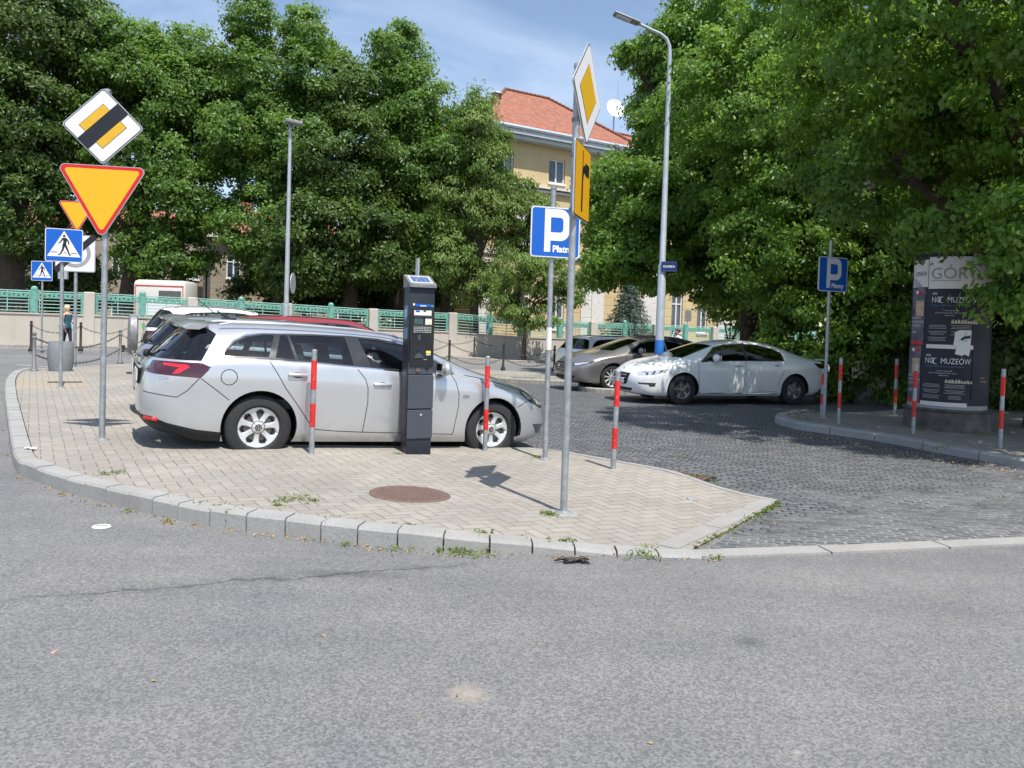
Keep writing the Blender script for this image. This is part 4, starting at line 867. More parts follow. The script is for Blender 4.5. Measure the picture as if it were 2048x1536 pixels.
# helper pedestrian pictogram
def crossing(parent, s, T, name='pedestrian_crossing_sign'):
    k = s / .6; sc_ = lambda P: [(a * k, c * k) for a, c in P]
    tri_ = [(-.265, -.205), (.265, -.205), (0, .262)]
    man = [disc(.0, .168, .022, 12), [(-.028, .135), (.028, .14), (.045, .09), (.03, .0), (-.022, .0), (-.012, .07)], seg((.035, .125), (.075, .06), .022), seg((.075, .06), (.07, .015), .018), seg((-.02, .125), (-.055, .06), .022), seg((-.055, .06), (-.09, .035), .018),
           seg((.012, .015), (.055, -.075), .042, .03), seg((.055, -.075), (.085, -.165), .03, .022), seg((-.004, .015), (-.02, -.085), .04, .03), seg((-.02, -.085), (-.06, -.16), .03, .022), seg((-.06, -.165), (-.095, -.17), .018), seg((.08, -.168), (.115, -.172), .018)]
    lines = [seg((-.21, -.13), (-.10, -.128), .012), seg((-.005, -.135), (.04, -.137), .012), seg((.115, -.14), (.205, -.142), .012)]
    return plate(parent, name, rrect(s, s * 1.0, .03 * k), T, [([rrect(s * .99, s * .99, .028 * k)], 'white_sheet'), ([rrect(s * .955, s * .955, .022 * k)], 'blue_sheet'), ([sc_(tri_)], 'white_sheet'), ([sc_(q) for q in man + lines], 'black_sheet')])
p = at(121, 776, .11); b = p + Vector((0, 0, .11)); g = empty('road_sign_post', b, label='grey post with the larger blue square pedestrian crossing sign', cat='road sign')
pole(g, height_at(b, 126, 460)); crossing(g, .575, ST(R(24), height_at(b, 127, 491), x=.03)); bands(g, [height_at(b, 127, 470), height_at(b, 127, 510)])
p = at(83, 699, .11); b = p + Vector((0, 0, .11)); g = empty('road_sign_post', b, label='distant post with the smaller blue pedestrian crossing sign across the street', cat='road sign')
pole(g, height_at(b, 84, 528)); crossing(g, .66, ST(R(10), height_at(b, 83, 542))); mb = MB(); mb.box((.55, .25, height_at(b, 104, 530)), (.3, .1, .9)); mb.build('cabinet', 'alu', g)
p = at(149, 733, .11); b = p + Vector((0, 0, .11)); g = empty('road_sign_post', b, label='post behind with a smaller amber triangle above a white square end-of-zone sign', cat='road sign')
pole(g, height_at(b, 152, 400), .038); T_ = ST(R(12), height_at(b, 153, 424), x=.03); plate(g, 'yield_sign', rpoly(tri(.88), .05), T_, [([rpoly(tri(.858), .045)], 'red_sheet'), ([rpoly(tri(.768), .028)], 'yellow_sheet')])
hs = .90
ring = lambda r0, r1, n=28: [[(r1 * math.cos(a), r1 * math.sin(a)), (r0 * math.cos(a), r0 * math.sin(a)), (r0 * math.cos(b_), r0 * math.sin(b_)), (r1 * math.cos(b_), r1 * math.sin(b_))] for a, b_ in [(2 * math.pi * i / n, 2 * math.pi * (i + 1) / n) for i in range(n)]]
plate(g, 'end_of_zone_sign', rrect(hs, hs, .04), ST(R(12), height_at(b, 151, 507), x=.0), [([rrect(hs * .97, hs * .97, .03)], 'black_sheet'), ([rrect(hs * .96, hs * .96, .03)], 'white_sheet'), (ring(.26, .35), 'grey_sheet'), ([seg((-.44, -.44), (.44, .44), .15)], 'black_sheet')])
# 2: right pole with priority diamond + bent-priority plate, seen edge-on
p = at(1127, 1027, 0); b = Vector((p.x, p.y, B(p.x, p.y) + pav(p.x, p.y))); 
def onp(px, py):
    w = at(px, py, 0)
    for i in range(12): w = at(px, py, pav(w.x, w.y))
    return Vector((w.x, w.y, B(w.x, w.y) + pav(w.x, w.y)))
b = onp(1127, 1026); r = np.random.default_rng(12); mb = MB(); n = 18; pts = [(b.x + (.11 + .05 * r.random()) * math.cos(2 * math.pi * i / n), b.y + (.11 + .06 * r.random()) * math.sin(2 * math.pi * i / n)) for i in range(n)]
mb.add([(b.x, b.y, b.z + .012)] + [(x, y, B(x, y) + pav(x, y) + .003) for x, y in pts], [(0, i + 1, (i + 1) % n + 1) for i in range(n)]); tag(mb.build('mortar_patch', 'concband', None, 180), kind='structure')
g = empty('road_sign_post', b, label='nearest grey post with yellow diamond sign over an amber plate, both seen nearly edge-on', cat='road sign')
pole(g, height_at(b, 1158, 130), .029); bands(g, [height_at(b, 1158, y) for y in (150, 240, 310, 420)])
yaw = R(73); z1 = height_at(b, 1165, 178)
Tn = lambda z, x=.0, y=-.045: Matrix.Rotation(yaw, 4, 'Z') @ Matrix.Translation((x, y, z))
S2 = .42
plate(g, 'priority_road_sign', rpoly(dia(S2), .04), Matrix.Rotation(R(69), 4, 'Z') @ Matrix.Translation((.15, -.045, z1)), [([rpoly(dia(S2 - .008), .036)], 'black_sheet'), ([rpoly(dia(S2 - .02), .03)], 'white_sheet'), ([dia(.245)], 'black_sheet'), ([dia(.238)], 'yellow2_sheet')])
z2_ = height_at(b, 1158, 361)
cur = [(-.02, -.22)]; arcp = [seg((-.02, -.235), (-.02, .02), .05), [(.005, .02), (-.045, .02), (-.03, .10), (.02, .14), (.08, .15), (.08, .09), (.03, .075)], seg((.075, .12), (.23, .12), .10), seg((-.02, .075), (-.02, .25), .022)]
pl = plate(g, 'bent_priority_plate', rrect(.58, .60, .03), Tn(z2_, .10), [([rrect(.57, .59, .025)], 'black_sheet'), ([rrect(.55, .57, .02)], 'amber_rib'), (arcp, 'black_sheet')])
# 3: P signs
def psign(b, yaw, zc, s, label, ztop, lean=0, rad=.03):
    g = empty('parking_sign_post', b, label=label, cat='parking sign', group=None); pole(g, ztop, rad)
    T = ST(yaw, zc, x=.02); k = s / .6; lp = [[(a * k, c * k) for a, c in q] for q in letterP(.30, .49, .074, -.135, -.225)]
    f = plate(g, 'parking_sign', rrect(s, s * .96, .04 * k), T, [([rrect(s * .985, s * .945, .038 * k)], 'white_sheet'), ([rrect(s * .95, s * .91, .03 * k)], 'blue_rib'), (lp, 'white_sheet')])
    mb = MB(); text_into(mb, 'Płatny', .105 * k, -.035 * k, -.222 * k, -.0075, T, offset=.004); t = mb.build('lettering', 'white_sheet', f)
    bands(g, [zc - .15, zc + .15]); return g
# choose the post position from its sign size: about 8.6 m away
b = at(1090, 919, .07); b = Vector((b.x, b.y, B(b.x, b.y) + .11)); b = onp(1090, 919)
s_p = 100 * b.y / FPX / math.cos(R(16))
psign(b, R(17), height_at(b, 1112, 466), s_p, 'blue parking sign reading P Płatny, partly covered by the nearest post', height_at(b, 1114, 375), rad=.03)
mb = MB(); mb.tube([(0, 0, height_at(b, 1101, 700)), (0, 0, height_at(b, 1102, 655))], .0325, 12); st_ = mb.build('sticker', 'paper', bpy.data.objects['parking_sign_post'])
b = at(1648, 836, .115) + Vector((0, 0, .115)); psign(b, R(20), height_at(b, 1662, 549), 69 * b.y / FPX / math.cos(R(16)), 'blue parking sign reading P Płatny standing alone in the shade by the white saloon', height_at(b, 1662, 482))
# ------------------------------------------------------------------ red-banded bollards
def bollard(b, top, label, rad=.0285, zb=((.70, .88), (.26, .47)), lean=(0, 0), grp='galvanised bollards with two red bands'):
    g = empty('bollard', b, label=label, cat='bollard', group=grp); h = top; mb = MB(); L_ = Vector((lean[0], lean[1], 1))
    mb.tube([L_ * -.05, L_ * h], rad, 16, cap=False); mb.lathe([(rad, h), (rad * .9, h + .004), (.001, h + .006)], 16, (lean[0] * h, lean[1] * h, 0)); mb.build('post', 'steel', g, 50)
    for a, c in zb:
        mb = MB(); mb.tube([L_ * (a * h), L_ * (c * h)], rad + .0015, 16, cap=False); mb.build('red_band', 'redpaint', g, 50)
    return g
for (px, py, tx, ty, lab, zb) in ((623, 907, 630, 700, 'scuffed red-banded bollard in front of the silver estate rear door', ((.62, .90), (.42 * 0 + .26, .485))), (970, 901, 976, 713, 'red-banded bollard in front of the silver estate front wheel', ((.67, .90), (.22, .44))),
                                   (1226, 938, 1239, 742, 'clean red-banded bollard beside the nose of the distant white saloon', ((.64, .90), (.21, .42)))):
    b = onp(px, py); w = atD(tx, ty, b.y); bollard(b, w.z - b.z, lab, lean=((w.x - b.x) / (w.z - b.z) * .6, 0), zb=zb)
for (px, py, tx, ty, lab) in ((1677, 847, 1683, 716, 'shaded bollard immediately right of the lone parking sign post'), (1789, 832, 1793, 718, 'shaded bollard furthest back, left of the poster column'), (1826, 867, 1833, 728, 'shaded bollard touching the left edge of the poster column'),
                               (2000, 895, 2008, 738, 'shaded bollard right of the poster column'), (1643, 831, 1648, 738, 'shaded bollard half hidden behind the lone parking sign post')):
    b = at(px, py, .115) + Vector((0, 0, .115)); bollard(b, height_at(b, tx, ty), lab, zb=((.66, .90), (.24, .47)))
# ------------------------------------------------------------------ parking meter
b = onp(829, 908); H_ = height_at(b, 862, 570); PM = empty('parking_meter', b + Vector((.0, .09, 0)), R(25), label='dark grey solar-topped parking ticket machine standing on the pavement', cat='parking meter')
w2, d2 = .148, .115
body = MB(); body.box((0, 0, .09), (w2 * 1.9, d2 * 1.9, .20), bev=.006); body.box((0, .012, .19 + (H_ - .19) / 2), (w2 * 2, d2 * 2 - .02, H_ - .19), bev=.010); body.build('housing', 'meter', PM, 30)
top = MB(); zt = H_; q = [(-w2 - .006, -d2 - .012, zt), (w2 + .006, -d2 - .012, zt), (w2 + .006, d2 + .008, zt + .115), (-w2 - .006, d2 + .008, zt + .115)]
top.add([Vector(v) for v in q] + [Vector((v[0], v[1], v[2] - .03)) for v in q[:2]] + [Vector((q[2][0], q[2][1], zt - .03)), Vector((q[3][0], q[3][1], zt - .03))], [(0, 1, 2, 3), (0, 4, 5, 1), (1, 5, 6, 2), (2, 6, 7, 3), (3, 7, 4, 0), (4, 7, 6, 5)])
tp = top.build('solar_cap', 'steel_dark', PM); nrm = Vector((0, -.115, .235)).normalized(); sp_ = MB(); rowv = (Vector(q[3]) - Vector(q[0]))
def capq(mb, u0, u1, v0, v1, h):
    e = Vector(q[1]) - Vector(q[0]); f = lambda u, v: Vector(q[0]) + e * u + rowv * v + nrm * h; mb.add([f(u0, v0), f(u1, v0), f(u1, v1), f(u0, v1)], [(0, 1, 2, 3)])
capq(sp_, .10, .90, .18, .86, .002); sp_.build('panel_frame', 'white_sheet', tp); sc2 = MB()
for i in range(4): capq(sc2, .16 + .175 * i, .325 + .175 * i, .24, .80, .004)
sc2.build('solar_cells', 'solar', tp)
yf = -d2 + .002 - .006
fr = MB(); fr.box((0, yf, .98 + .30), (w2 * 2 - .02, .014, .60), bev=.005); fp = fr.build('front_panel', 'meterblk', PM)
def fx(name, mat, c, d, parent=fp, dy=.0, bev=0, smooth=None): m_ = MB(); m_.box((c[0], yf - .007 - dy, c[1]), (d[0], d[2] if len(d) > 2 else .004, d[1]), bev=bev); return m_.build(name, mat, parent)
zz = lambda y: H_ - (y - 575) / 330 * (H_) * .0 - (y - 345) / (1357 - 225) * H_ * 1.0 - .135
# vertical positions follow the photograph (zoom rows 345..820 of 225..1357)
Z = lambda row: H_ * (1357 - row) / (1357 - 225)
fx('header_label', 'blue_sheet', (0, Z(362)), (.17, .028)); fx('header_text', 'white_sheet', (.0, Z(366)), (.07, .010), dy=.003); fx('header_badge', 'white_sheet', (-.105, Z(358)), (.022, .022), dy=.001); fx('header_badge', 'bluelogo', (.105, Z(364)), (.03, .024), dy=.001)
fx('tariff_card', 'paper', (0, Z(412)), (.20, .055)); fx('tariff_mark', 'blue_sheet', (-.06, Z(402)), (.05, .018), dy=.002); fx('tariff_mark', 'black_sheet', (.02, Z(400)), (.03, .014), dy=.002)
fx('card_ledge', 'meter2', (0, Z(434)), (.225, .012, .03)); fx('display', 'lcd', (-.045, Z(464)), (.10, .078)); fx('notice', 'paper', (.068, Z(468)), (.075, .072)); fx('notice_mark', 'yellowtag', (.08, Z(480)), (.025, .02), dy=.002); fx('ledge', 'meter2', (0, Z(494)), (.225, .008, .02))
kb = MB()
for r_ in range(4):
    for c_ in range(11): kb.box((-.095 + c_ * .019, yf - .009, Z(507 + r_ * 11)), (.012, .006, .010))
kb.build('keypad', 'key', fp); fx('confirm_key', 'teal', (.035, Z(539)), (.04, .009), dy=.003); fx('key_row', 'bluelogo', (-.03, Z(539)), (.06, .009), dy=.003)
fx('coin_slot', 'meter2', (-.035, Z(578)), (.032, .06, .012), bev=.004); fx('card_reader_recess', 'meter', (-.03, Z(672)), (.13, .13, .006)); mb = MB(); mb.lathe([(.02, 0), (.016, .012), (.001, .013)], 14, (-.035, yf - .01, Z(662)), Matrix.Rotation(R(90), 4, 'X')); mb.build('knob', 'meterblk', fp)
m_ = MB(); m_.prism([(-.10, Z(712)), (.03, Z(712)), (-.035, Z(672))], yf - .018, yf - .008); m_.build('reader_wedge', 'meter2', fp); fx('yellow_label', 'yellowtag', (.075, Z(673)), (.055, .03), dy=.002); fx('small_label', 'paper', (.075, Z(690)), (.05, .010), dy=.002)
fx('slot_lip', 'alu', (.04, Z(722)), (.04, .006)); fx('return_chute', 'ember', (-.04, Z(792)), (.04, .035), parent=PM); 
for nm, a, c in (('upper_door', 825, 1050), ('lower_door', 1058, 1250)):
    m_ = MB(); m_.box((0, -d2 - .001, (Z(a) + Z(c)) / 2), (w2 * 2 - .004, .018, Z(a) - Z(c)), bev=.004); dr = m_.build(nm, 'meter2', PM)
m_ = MB(); m_.lathe([(.013, 0), (.013, .006), (.001, .008)], 14, (.008, -d2 - .010, Z(1092)), Matrix.Rotation(R(90), 4, 'X')); m_.build('lock', 'alu', dr)
m_ = MB(); m_.box((0, -d2 + .012, (Z(745) + Z(820)) / 2), (w2 * 2 - .006, .012, Z(745) - Z(820)), bev=.003); m_.build('ticket_panel', 'meter2', PM); m_ = MB(); m_.prism([(-.03 + .07, Z(780)), (.03 + .07, Z(780)), (.07, Z(798))], -d2 - .0, -d2 + .01); m_.build('ticket_arrow', 'meterblk', PM)
sd = MB(); TL = Matrix.Translation((-w2 - .001, 0, 0)) @ Matrix.Rotation(R(-90), 4, 'Z')
sd.prism([(-.075, Z(372)), (-.075, Z(445)), (-.02, Z(482)), (.05, Z(440)), (.06, Z(372)), (0, Z(362))][::-1], -.002, 0, TL); lg = sd.build('side_logo', 'bluelogo', PM); sd = MB()
for q_ in letterP(.055, .105, .015, -.04, Z(455)): sd.prism(q_, -.004, -.002, TL)
sd.build('logo_letter', 'white_sheet', lg)
sd = MB(); sd.prism(rrect(.11, .125, .01, cx=0, cz=Z(552)), -.002, 0, TL); sd.build('side_sticker', 'bluelogo', PM)
m_ = MB(); m_.box((.02, d2 + .06, H_ + .16), (.012, .10, .30)); m_.tube([(.02, d2 + .05, H_ - .3), (.02, d2 + .05, H_ + .05)], .012, 8); m_.box((.02, d2 + .03, H_ - .1), (.02, .08, .03)); m_.build('info_tab', 'alu', PM)
# ------------------------------------------------------------------ planter, chain posts
b = at(121, 742, .11) + Vector((0, 0, .11)); g = empty('planter', b, label='large barrel-shaped grey concrete planter at the far corner of the island', cat='planter'); hp = height_at(b, 121, 683); rp_ = 26.5 * b.y / FPX * .87
mb = MB(); mb.lathe([(rp_ * .86, 0), (rp_ * .93, hp * .12), (rp_ * 1.02, hp * .45), (rp_ * 1.0, hp * .75), (rp_ * .93, hp * .97), (rp_ * .90, hp), (rp_ * .8, hp), (rp_ * .8, hp * .9), (.001, hp * .88)], 36); mb.build('tub', 'concrete', g, 40)
mb = MB(); mb.lathe([(rp_ * .8, hp * .89), (.001, hp * .93)], 20); mb.build('soil', 'earth', g)
CP = []
def chainpost(px, py, label, h=None, off=.11, fat=0, pos=None):
    b = (at(px, py, off) + Vector((0, 0, off))) if pos is None else pos; g = empty('chain_post', b, label=label, cat='bollard', group='slim iron posts carrying chains'); h = h or .9; mb = MB()
    mb.lathe([(.085, -.05), (.085, .03), (.06, .05), (.055, .10), (.04, .12), (.037, h * .82), (.05, h * .83), (.05, h * .86), (.03, h * .88)] + ([(.03, h * .9), (.045, h * .93), (.045, h * .96), (.001, h)]), 12); mb.build('post', 'steel_dark' if fat else 'iron', g, 40); CP.append((b, h)); return b, h
def chain(a, bb, sag=.22, label='', z=.84):
    (p, h), (q_, h2) = a, bb; p = p + Vector((0, 0, h * z)); q_ = q_ + Vector((0, 0, h2 * z)); mb = MB(); N = 16; pts = []
    for i in range(N + 1):
        t = i / N; v = p.lerp(q_, t); pts.append(v - Vector((0, 0, 4 * sag * t * (1 - t))))
    L_ = (q_ - p).length; n = max(6, int(L_ / .075)); k = 0
    for i in range(n):
        t = (i + .5) / n; c = p.lerp(q_, t) - Vector((0, 0, 4 * sag * t * (1 - t))); d = (q_ - p).normalized(); d = (d - Vector((0, 0, 4 * sag * (1 - 2 * t) / L_))).normalized(); s_ = d.cross(Vector((0, 0, 1))).normalized(); u_ = s_ if i % 2 else s_.cross(d)
        mb.tube([c - d * .05 - u_ * .0, c - d * .03 + u_ * .018, c + d * .03 + u_ * .018, c + d * .05, c + d * .03 - u_ * .018, c - d * .03 - u_ * .018, c - d * .05], .008, 4)
    o = mb.build('chain', 'chain'); tag(o, label, 'chain', 'iron chains hanging between the slim posts'); return o
near = [chainpost(68, 742, 'silvery chain post left of the concrete planter', height_at(at(68, 742, .11) + Vector((0, 0, .11)), 68, 663), fat=1), chainpost(240, 726, 'silvery chain post right of the amber triangle pole', .92, fat=1)]
near2 = [chainpost(898, 733, 'dark chain post just right of the parking meter top', .92), chainpost(1006, 738, 'dark chain post between the meter and the centre sign poles', .92), chainpost(1108, 741, 'dark chain post seen between the two centre sign poles', .92)]
pm_ = (at(330, 728, .11) + Vector((0, 0, .11)))
chain(near[0], near[1], .28, 'upper chain sagging between the two silvery posts behind the planter'); chain(near[0], near[1], .28, 'lower chain sagging between the two silvery posts behind the planter', z=.42)
nx_ = chainpost(420, 730, 'chain post hidden behind the parked cars', .92); chain(near[1], nx_, .3, 'upper chain running from the silvery post behind the parked silver cars'); chain(near[1], nx_, .3, 'lower chain running from the silvery post behind the parked silver cars', z=.42)
lf = chainpost(0, 0, 'chain post behind the parking meter', .92, pos=at(800, 732, .11) + Vector((0, 0, .11)))
for a, c, n in ((lf, near2[0], 'directly right of the meter'), (near2[0], near2[1], 'between the two dark posts left of the centre poles'), (near2[1], near2[2], 'behind the blue parking sign post')):
    chain(a, c, .26, 'upper near-side chain ' + n); chain(a, c, .26, 'lower near-side chain ' + n, z=.42)
fb = W0 - un * 2.1; k0 = (at(62, 700, .11).xy - fb).dot(ux); 
FP = []
for i, (px, lab) in enumerate(((62, 'rusty chain post at the far kerb, leftmost'), (161, 'rusty chain post at the far kerb behind the amber triangle pole'), (258, 'rusty chain post at the far kerb left of the parked silver cars'))):
    FP.append(chainpost(px, 700, lab, .98))
for (px, py, lab) in ((948, 714, 'dark chain post at the far kerb, left of the red-banded bollard'), (1028, 716, 'dark chain post at the far kerb, left of the centre sign poles')): FP.append(chainpost(px, py, lab, .98))
p860, p1105 = chainpost(862, 712, 'dark chain post at the far kerb hidden behind the meter', .98), chainpost(1104, 718, 'dark chain post at the far kerb behind the sign pole', .98)
for i, (a, c, n) in enumerate(((FP[0], FP[1], 'left of the amber triangle pole'), (FP[1], FP[2], 'right of the amber triangle pole'), (p860, FP[3], 'just right of the meter'), (FP[3], FP[4], 'above the red-banded bollard'), (FP[4], p1105, 'left of the centre sign poles'))):
    chain(a, c, .24, 'far-side chain ' + n)
# ------------------------------------------------------------------ street lamps
b = at(571, 700, .1); b = Vector((b.x, b.y, b.z + .1)); D_ = 23.5; w = atD(571, 690, D_); b = Vector((w.x, D_, B(w.x, D_) + .1))
g = empty('street_lamp', b, label='slim pale grey street lamp with small flat lantern in front of the left trees', cat='street lamp'); zt = height_at(b, 580, 250); mb = MB(); mb.tube([(0, 0, 0), (0, 0, 1.8), (0, 0, 1.81), (0, 0, zt)], [.10, .095, .075, .045], 14)
mb.build('pole', 'lampgrey', g, 50); mb = MB(); mb.box((.12, -.06, zt + .06), (.50, .36, .09), M=Matrix.Rotation(R(20), 4, 'Z') @ Matrix.Rotation(R(6), 4, 'Y'), bev=.015); mb.box((0, 0, zt), (.10, .12, .16)); mb.build('lantern', 'steel_dark', g)
mb = MB(); mb.lathe([(.32, 0), (.32, .02), (.001, .021)], 24, (.14, .12, height_at(b, 582, 566)), Matrix.Rotation(R(92), 4, 'Z') @ Matrix.Rotation(R(90), 4, 'X')); mb.build('round_sign_back', 'alu', g)
D_ = 18.95; w = atD(1316, 770, D_); b = Vector((w.x, D_, B(w.x, D_))); g = empty('street_lamp', b, label='tall grey street lamp with curved arm and blue painted band rising behind the white saloon', cat='street lamp')
zc = height_at(b, 1347, 110); mb = MB(); pts = [(0, 0, 0), (0, 0, 3.2), (0, 0, 3.25), (0, 0, zc)]; mb.tube(pts, [.115, .10, .078, .05], 16)
sx_ = D_ / FPX; arm = [Vector((0, 0, zc))] + [Vector((-.02 * i ** 1.0 - .035 * i * i, -.02 * i, zc + .16 * i - .017 * i * i)) for i in range(1, 4)]
armt = [(0, 0, zc), (-.02, 0, zc + .22), (-.10, -.02, zc + .38), (-.25, -.05, zc + .48), (-.45, -.09, zc + .54), (-.80, -.17, zc + .66)]
mb.tube(armt, [.048, .045, .042, .04, .038, .036], 12); mb.build('pole', 'lampgrey', g, 50)
mb = MB(); Ml = Matrix.Rotation(R(8), 4, 'Z') @ Matrix.Rotation(R(17), 4, 'Y'); mb.box((-1.12, -.22, zc + .76), (.66, .26, .06), M=Ml, bev=.028); mb.box((-.88, -.17, zc + .70), (.26, .11, .09), M=Ml, bev=.03); hd = mb.build('lantern', 'steel_dark', g)
mb = MB(); mb.box((-1.20, -.23, zc + .748), (.38, .20, .012), M=Ml); mb.build('lens', 'clearlens', hd)
mb = MB(); z0_, z1_ = height_at(b, 1316, 765), height_at(b, 1318, 680); mb.tube([(0, 0, .5), (0, 0, z1_)], [.117, .112], 16, cap=False); mb.build('blue_band', 'bluepaint', g, 50)
zs_ = height_at(b, 1339, 534); sy = R(-14); mb = MB(); T_ = Matrix.Rotation(sy, 4, 'Z'); mb.prism([(-.02, zs_ - .12), (.36, zs_ - .12), (.36, zs_ + .12), (-.02, zs_ + .12)], -.125, -.11, T_); ns = mb.build('street_name_plate', 'blue_dark_sheet', g)
mb = MB(); text_into(mb, 'KLINIKA', .075, .17, zs_ - .025, -.128, T_, align='CENTER', offset=.002); mb.build('lettering', 'white_sheet', ns)
mb = MB(); 
for q_ in ([(-.012, -.112), (.352, -.112), (.352, -.106), (-.012, -.106)], [(-.012, .106), (.352, .106), (.352, .112), (-.012, .112)]): mb.prism([(x, z + zs_) for x, z in q_], -.128, -.126, T_)
mb.build('border', 'bluelogo', ns)
# globe lamp behind the wall
D_ = 42; w = atD(412, 600, D_); b = Vector((w.x, D_, B(w.x, D_))); g = empty('park_lamp', b, label='thin dark park lamp with pale globes in front of the dim tan house', cat='street lamp'); zg = height_at(b, 412, 537); mb = MB(); mb.tube([(0, 0, 0), (0, 0, zg)], .05, 8); mb.tube([(-.25, 0, zg - .1), (.25, 0, zg - .1)], .03, 6); mb.build('pole', 'iron', g)
for s_ in (-.25, .25): mb = MB(); mb.ball((s_, 0, zg + .1), .2, 12); mb.build('globe', 'yellowtag' if False else 'white_sheet', g, 180)
# round blue sign + grey sign back, far right
w = at(1344, 722, .11); b = Vector((w.x, w.y, w.z + .11)); g = empty('road_sign_post', b, label='small round blue arrow sign behind the dark car roof next to the man', cat='road sign'); pole(g, height_at(b, 1346, 652), .03); rs = .36
plate(g, 'round_blue_sign', disc(0, 0, rs, 28), ST(R(45), height_at(b, 1345, 667)), [([disc(0, 0, rs * .98, 28)], 'white_sheet'), ([disc(0, 0, rs * .92, 28)], 'blue_dark_sheet'), ([seg((.12, .2), (-.1, -.1), .07), [(-.2, -.2), (-.02, -.18), (-.18, -.02)]], 'white_sheet')])
w = at(1372, 722, .11); b = Vector((w.x, w.y, w.z + .11)); g = empty('road_sign_post', b, label='thin post with a grey upright plate in front of the right ground-floor windows', cat='road sign'); pole(g, height_at(b, 1382, 620), .03); mb = MB(); mb.prism(rrect(.42, .62, .03), -.05, -.035, Matrix.Translation((0, 0, height_at(b, 1381, 632))) @ Matrix.Rotation(R(20), 4, 'Z')); mb.build('sign_back', 'steel_dark', g)
# caravan behind the railing
D_ = 36.6; w = atD(318, 606, D_); b = Vector((w.x, D_, B(w.x, D_) + .3)); g = empty('caravan', b, R(4), label='white caravan with red trim parked behind the railing under the trees', cat='caravan'); g.scale = (.9, .9, 1); zc_ = height_at(b, 320, 560); mb = MB(); mb.box((0, 1.0, zc_ / 2 + .3), (2.75, 2.0, zc_ - .6), bev=.22); mb.build('body', 'caravan', g, 40)
mb = MB(); mb.box((.55, -.01, zc_ - .75), (1.15, .03, .5), bev=.01); mb.build('window', 'darklens', g); mb = MB(); mb.box((0, -.008, zc_ - .28), (2.5, .02, .05)); mb.box((0, -.008, .9), (2.5, .02, .06)); mb.box((1.22, -.008, zc_ / 2 + .3), (.04, .02, zc_ - 1.3)); mb.box((-1.22, -.008, zc_ / 2 + .3), (.04, .02, zc_ - 1.3)); mb.build('red_stripe', 'redpaint', g)
mb = MB(); mb.box((.1, -.01, 1.35), (1.7, .03, .7), bev=.01); mb.build('hatch', 'white_sheet', g); mb = MB(); mb.lathe([(.3, -.1), (.3, .1)], 16, (.9, .9, .3), Matrix.Rotation(R(90), 4, 'Y')); mb.build('wheel', 'rubber', g)
# e-scooter
w = at(281, 703, .11); b = Vector((w.x, w.y, w.z + .11)); g = empty('electric_scooter', b, R(70), label='white and green rental electric scooter parked on the far sidewalk behind the silver cars', cat='scooter')
mb = MB(); mb.box((-.35, 0, .14), (.75, .16, .06), bev=.02); mb.build('deck', 'steel_dark', g); mb = MB(); mb.tube([(.05, 0, .16), (.22, 0, .25), (.12, 0, .8), (.07, 0, 1.12)], [.045, .05, .035, .03], 10); st2 = mb.build('stem', 'white_sheet', g); mb = MB(); mb.tube([(.135, 0, .75), (.09, 0, 1.02)], .042, 10); mb.build('green_sleeve', 'green', st2)
mb = MB(); mb.tube([(.02, -.28, 1.12), (.07, 0, 1.14), (.02, .28, 1.12)], .018, 8); mb.build('handlebar', 'iron', g)
for x in (.27, -.78): mb = MB(); mb.lathe([(.06, -.03), (.125, -.025), (.125, .025), (.06, .03)], 18, (x, 0, .12), Matrix.Rotation(R(90), 4, 'X')); mb.build('wheel', 'rubber', g, 40)
mb = MB(); mb.box((.27, 0, .22), (.2, .09, .05), bev=.015); mb.build('mudguard', 'white_sheet', g)
# ------------------------------------------------------------------ poster column
b = at(1914, 864, .115) + Vector((0, 0, .115)); rc = .5 * 156 * b.y / FPX; b = b + Vector((.10, rc * .8, 0)); HC = height_at(b, 1925, 515); g = empty('advertising_column', b, label='round advertising column covered in dark museum-night posters on a stone plinth', cat='advertising column')
rc = .5 * 154 * b.y / FPX * .92; zp = .33
mb = MB(); mb.lathe([(rc + .06, -.1), (rc + .05, zp - .03), (rc + .08, zp), (rc + .04, zp + .03)], 40); mb.build('plinth', 'stonebase', g, 40)
mb = MB(); mb.lathe([(rc, zp), (rc, HC - .02), (rc + .03, HC - .02), (rc + .02, HC + .02), (rc * .5, HC + .06), (.001, HC + .07)], 56); mb.build('drum', 'posterdark', g, 40)
va = math.atan2(-b.y, -b.x)   # bearing towards the viewpoint
def curved(mb, u0, u1, z0, z1, h, n=None):
    """u measured in metres round the drum, 0 = facing the street corner"""
    n = n or max(2, int((u1 - u0) / .05)); vs = []
    for i in range(n + 1):
        a = va + (u0 + (u1 - u0) * i / n) / rc; x, y = (rc + h) * math.cos(a), (rc + h) * math.sin(a); vs += [(x, y, z0), (x, y, z1)]
    mb.add(vs, [(2 * i, 2 * i + 2, 2 * i + 3, 2 * i + 1) for i in range(n)])
def cpatch(name, mat, u0, u1, z0, z1, h, parent): mb = MB(); curved(mb, u0, u1, z0, z1, h); return mb.build(name, mat, parent)
def cwarp(h): return lambda q: Vector(((rc + h) * math.cos(va + q.x / rc), (rc + h) * math.sin(va + q.x / rc), q.z))
Zp = lambda py: height_at(b + Vector((0, -rc * .95, 0)), 1905, py)
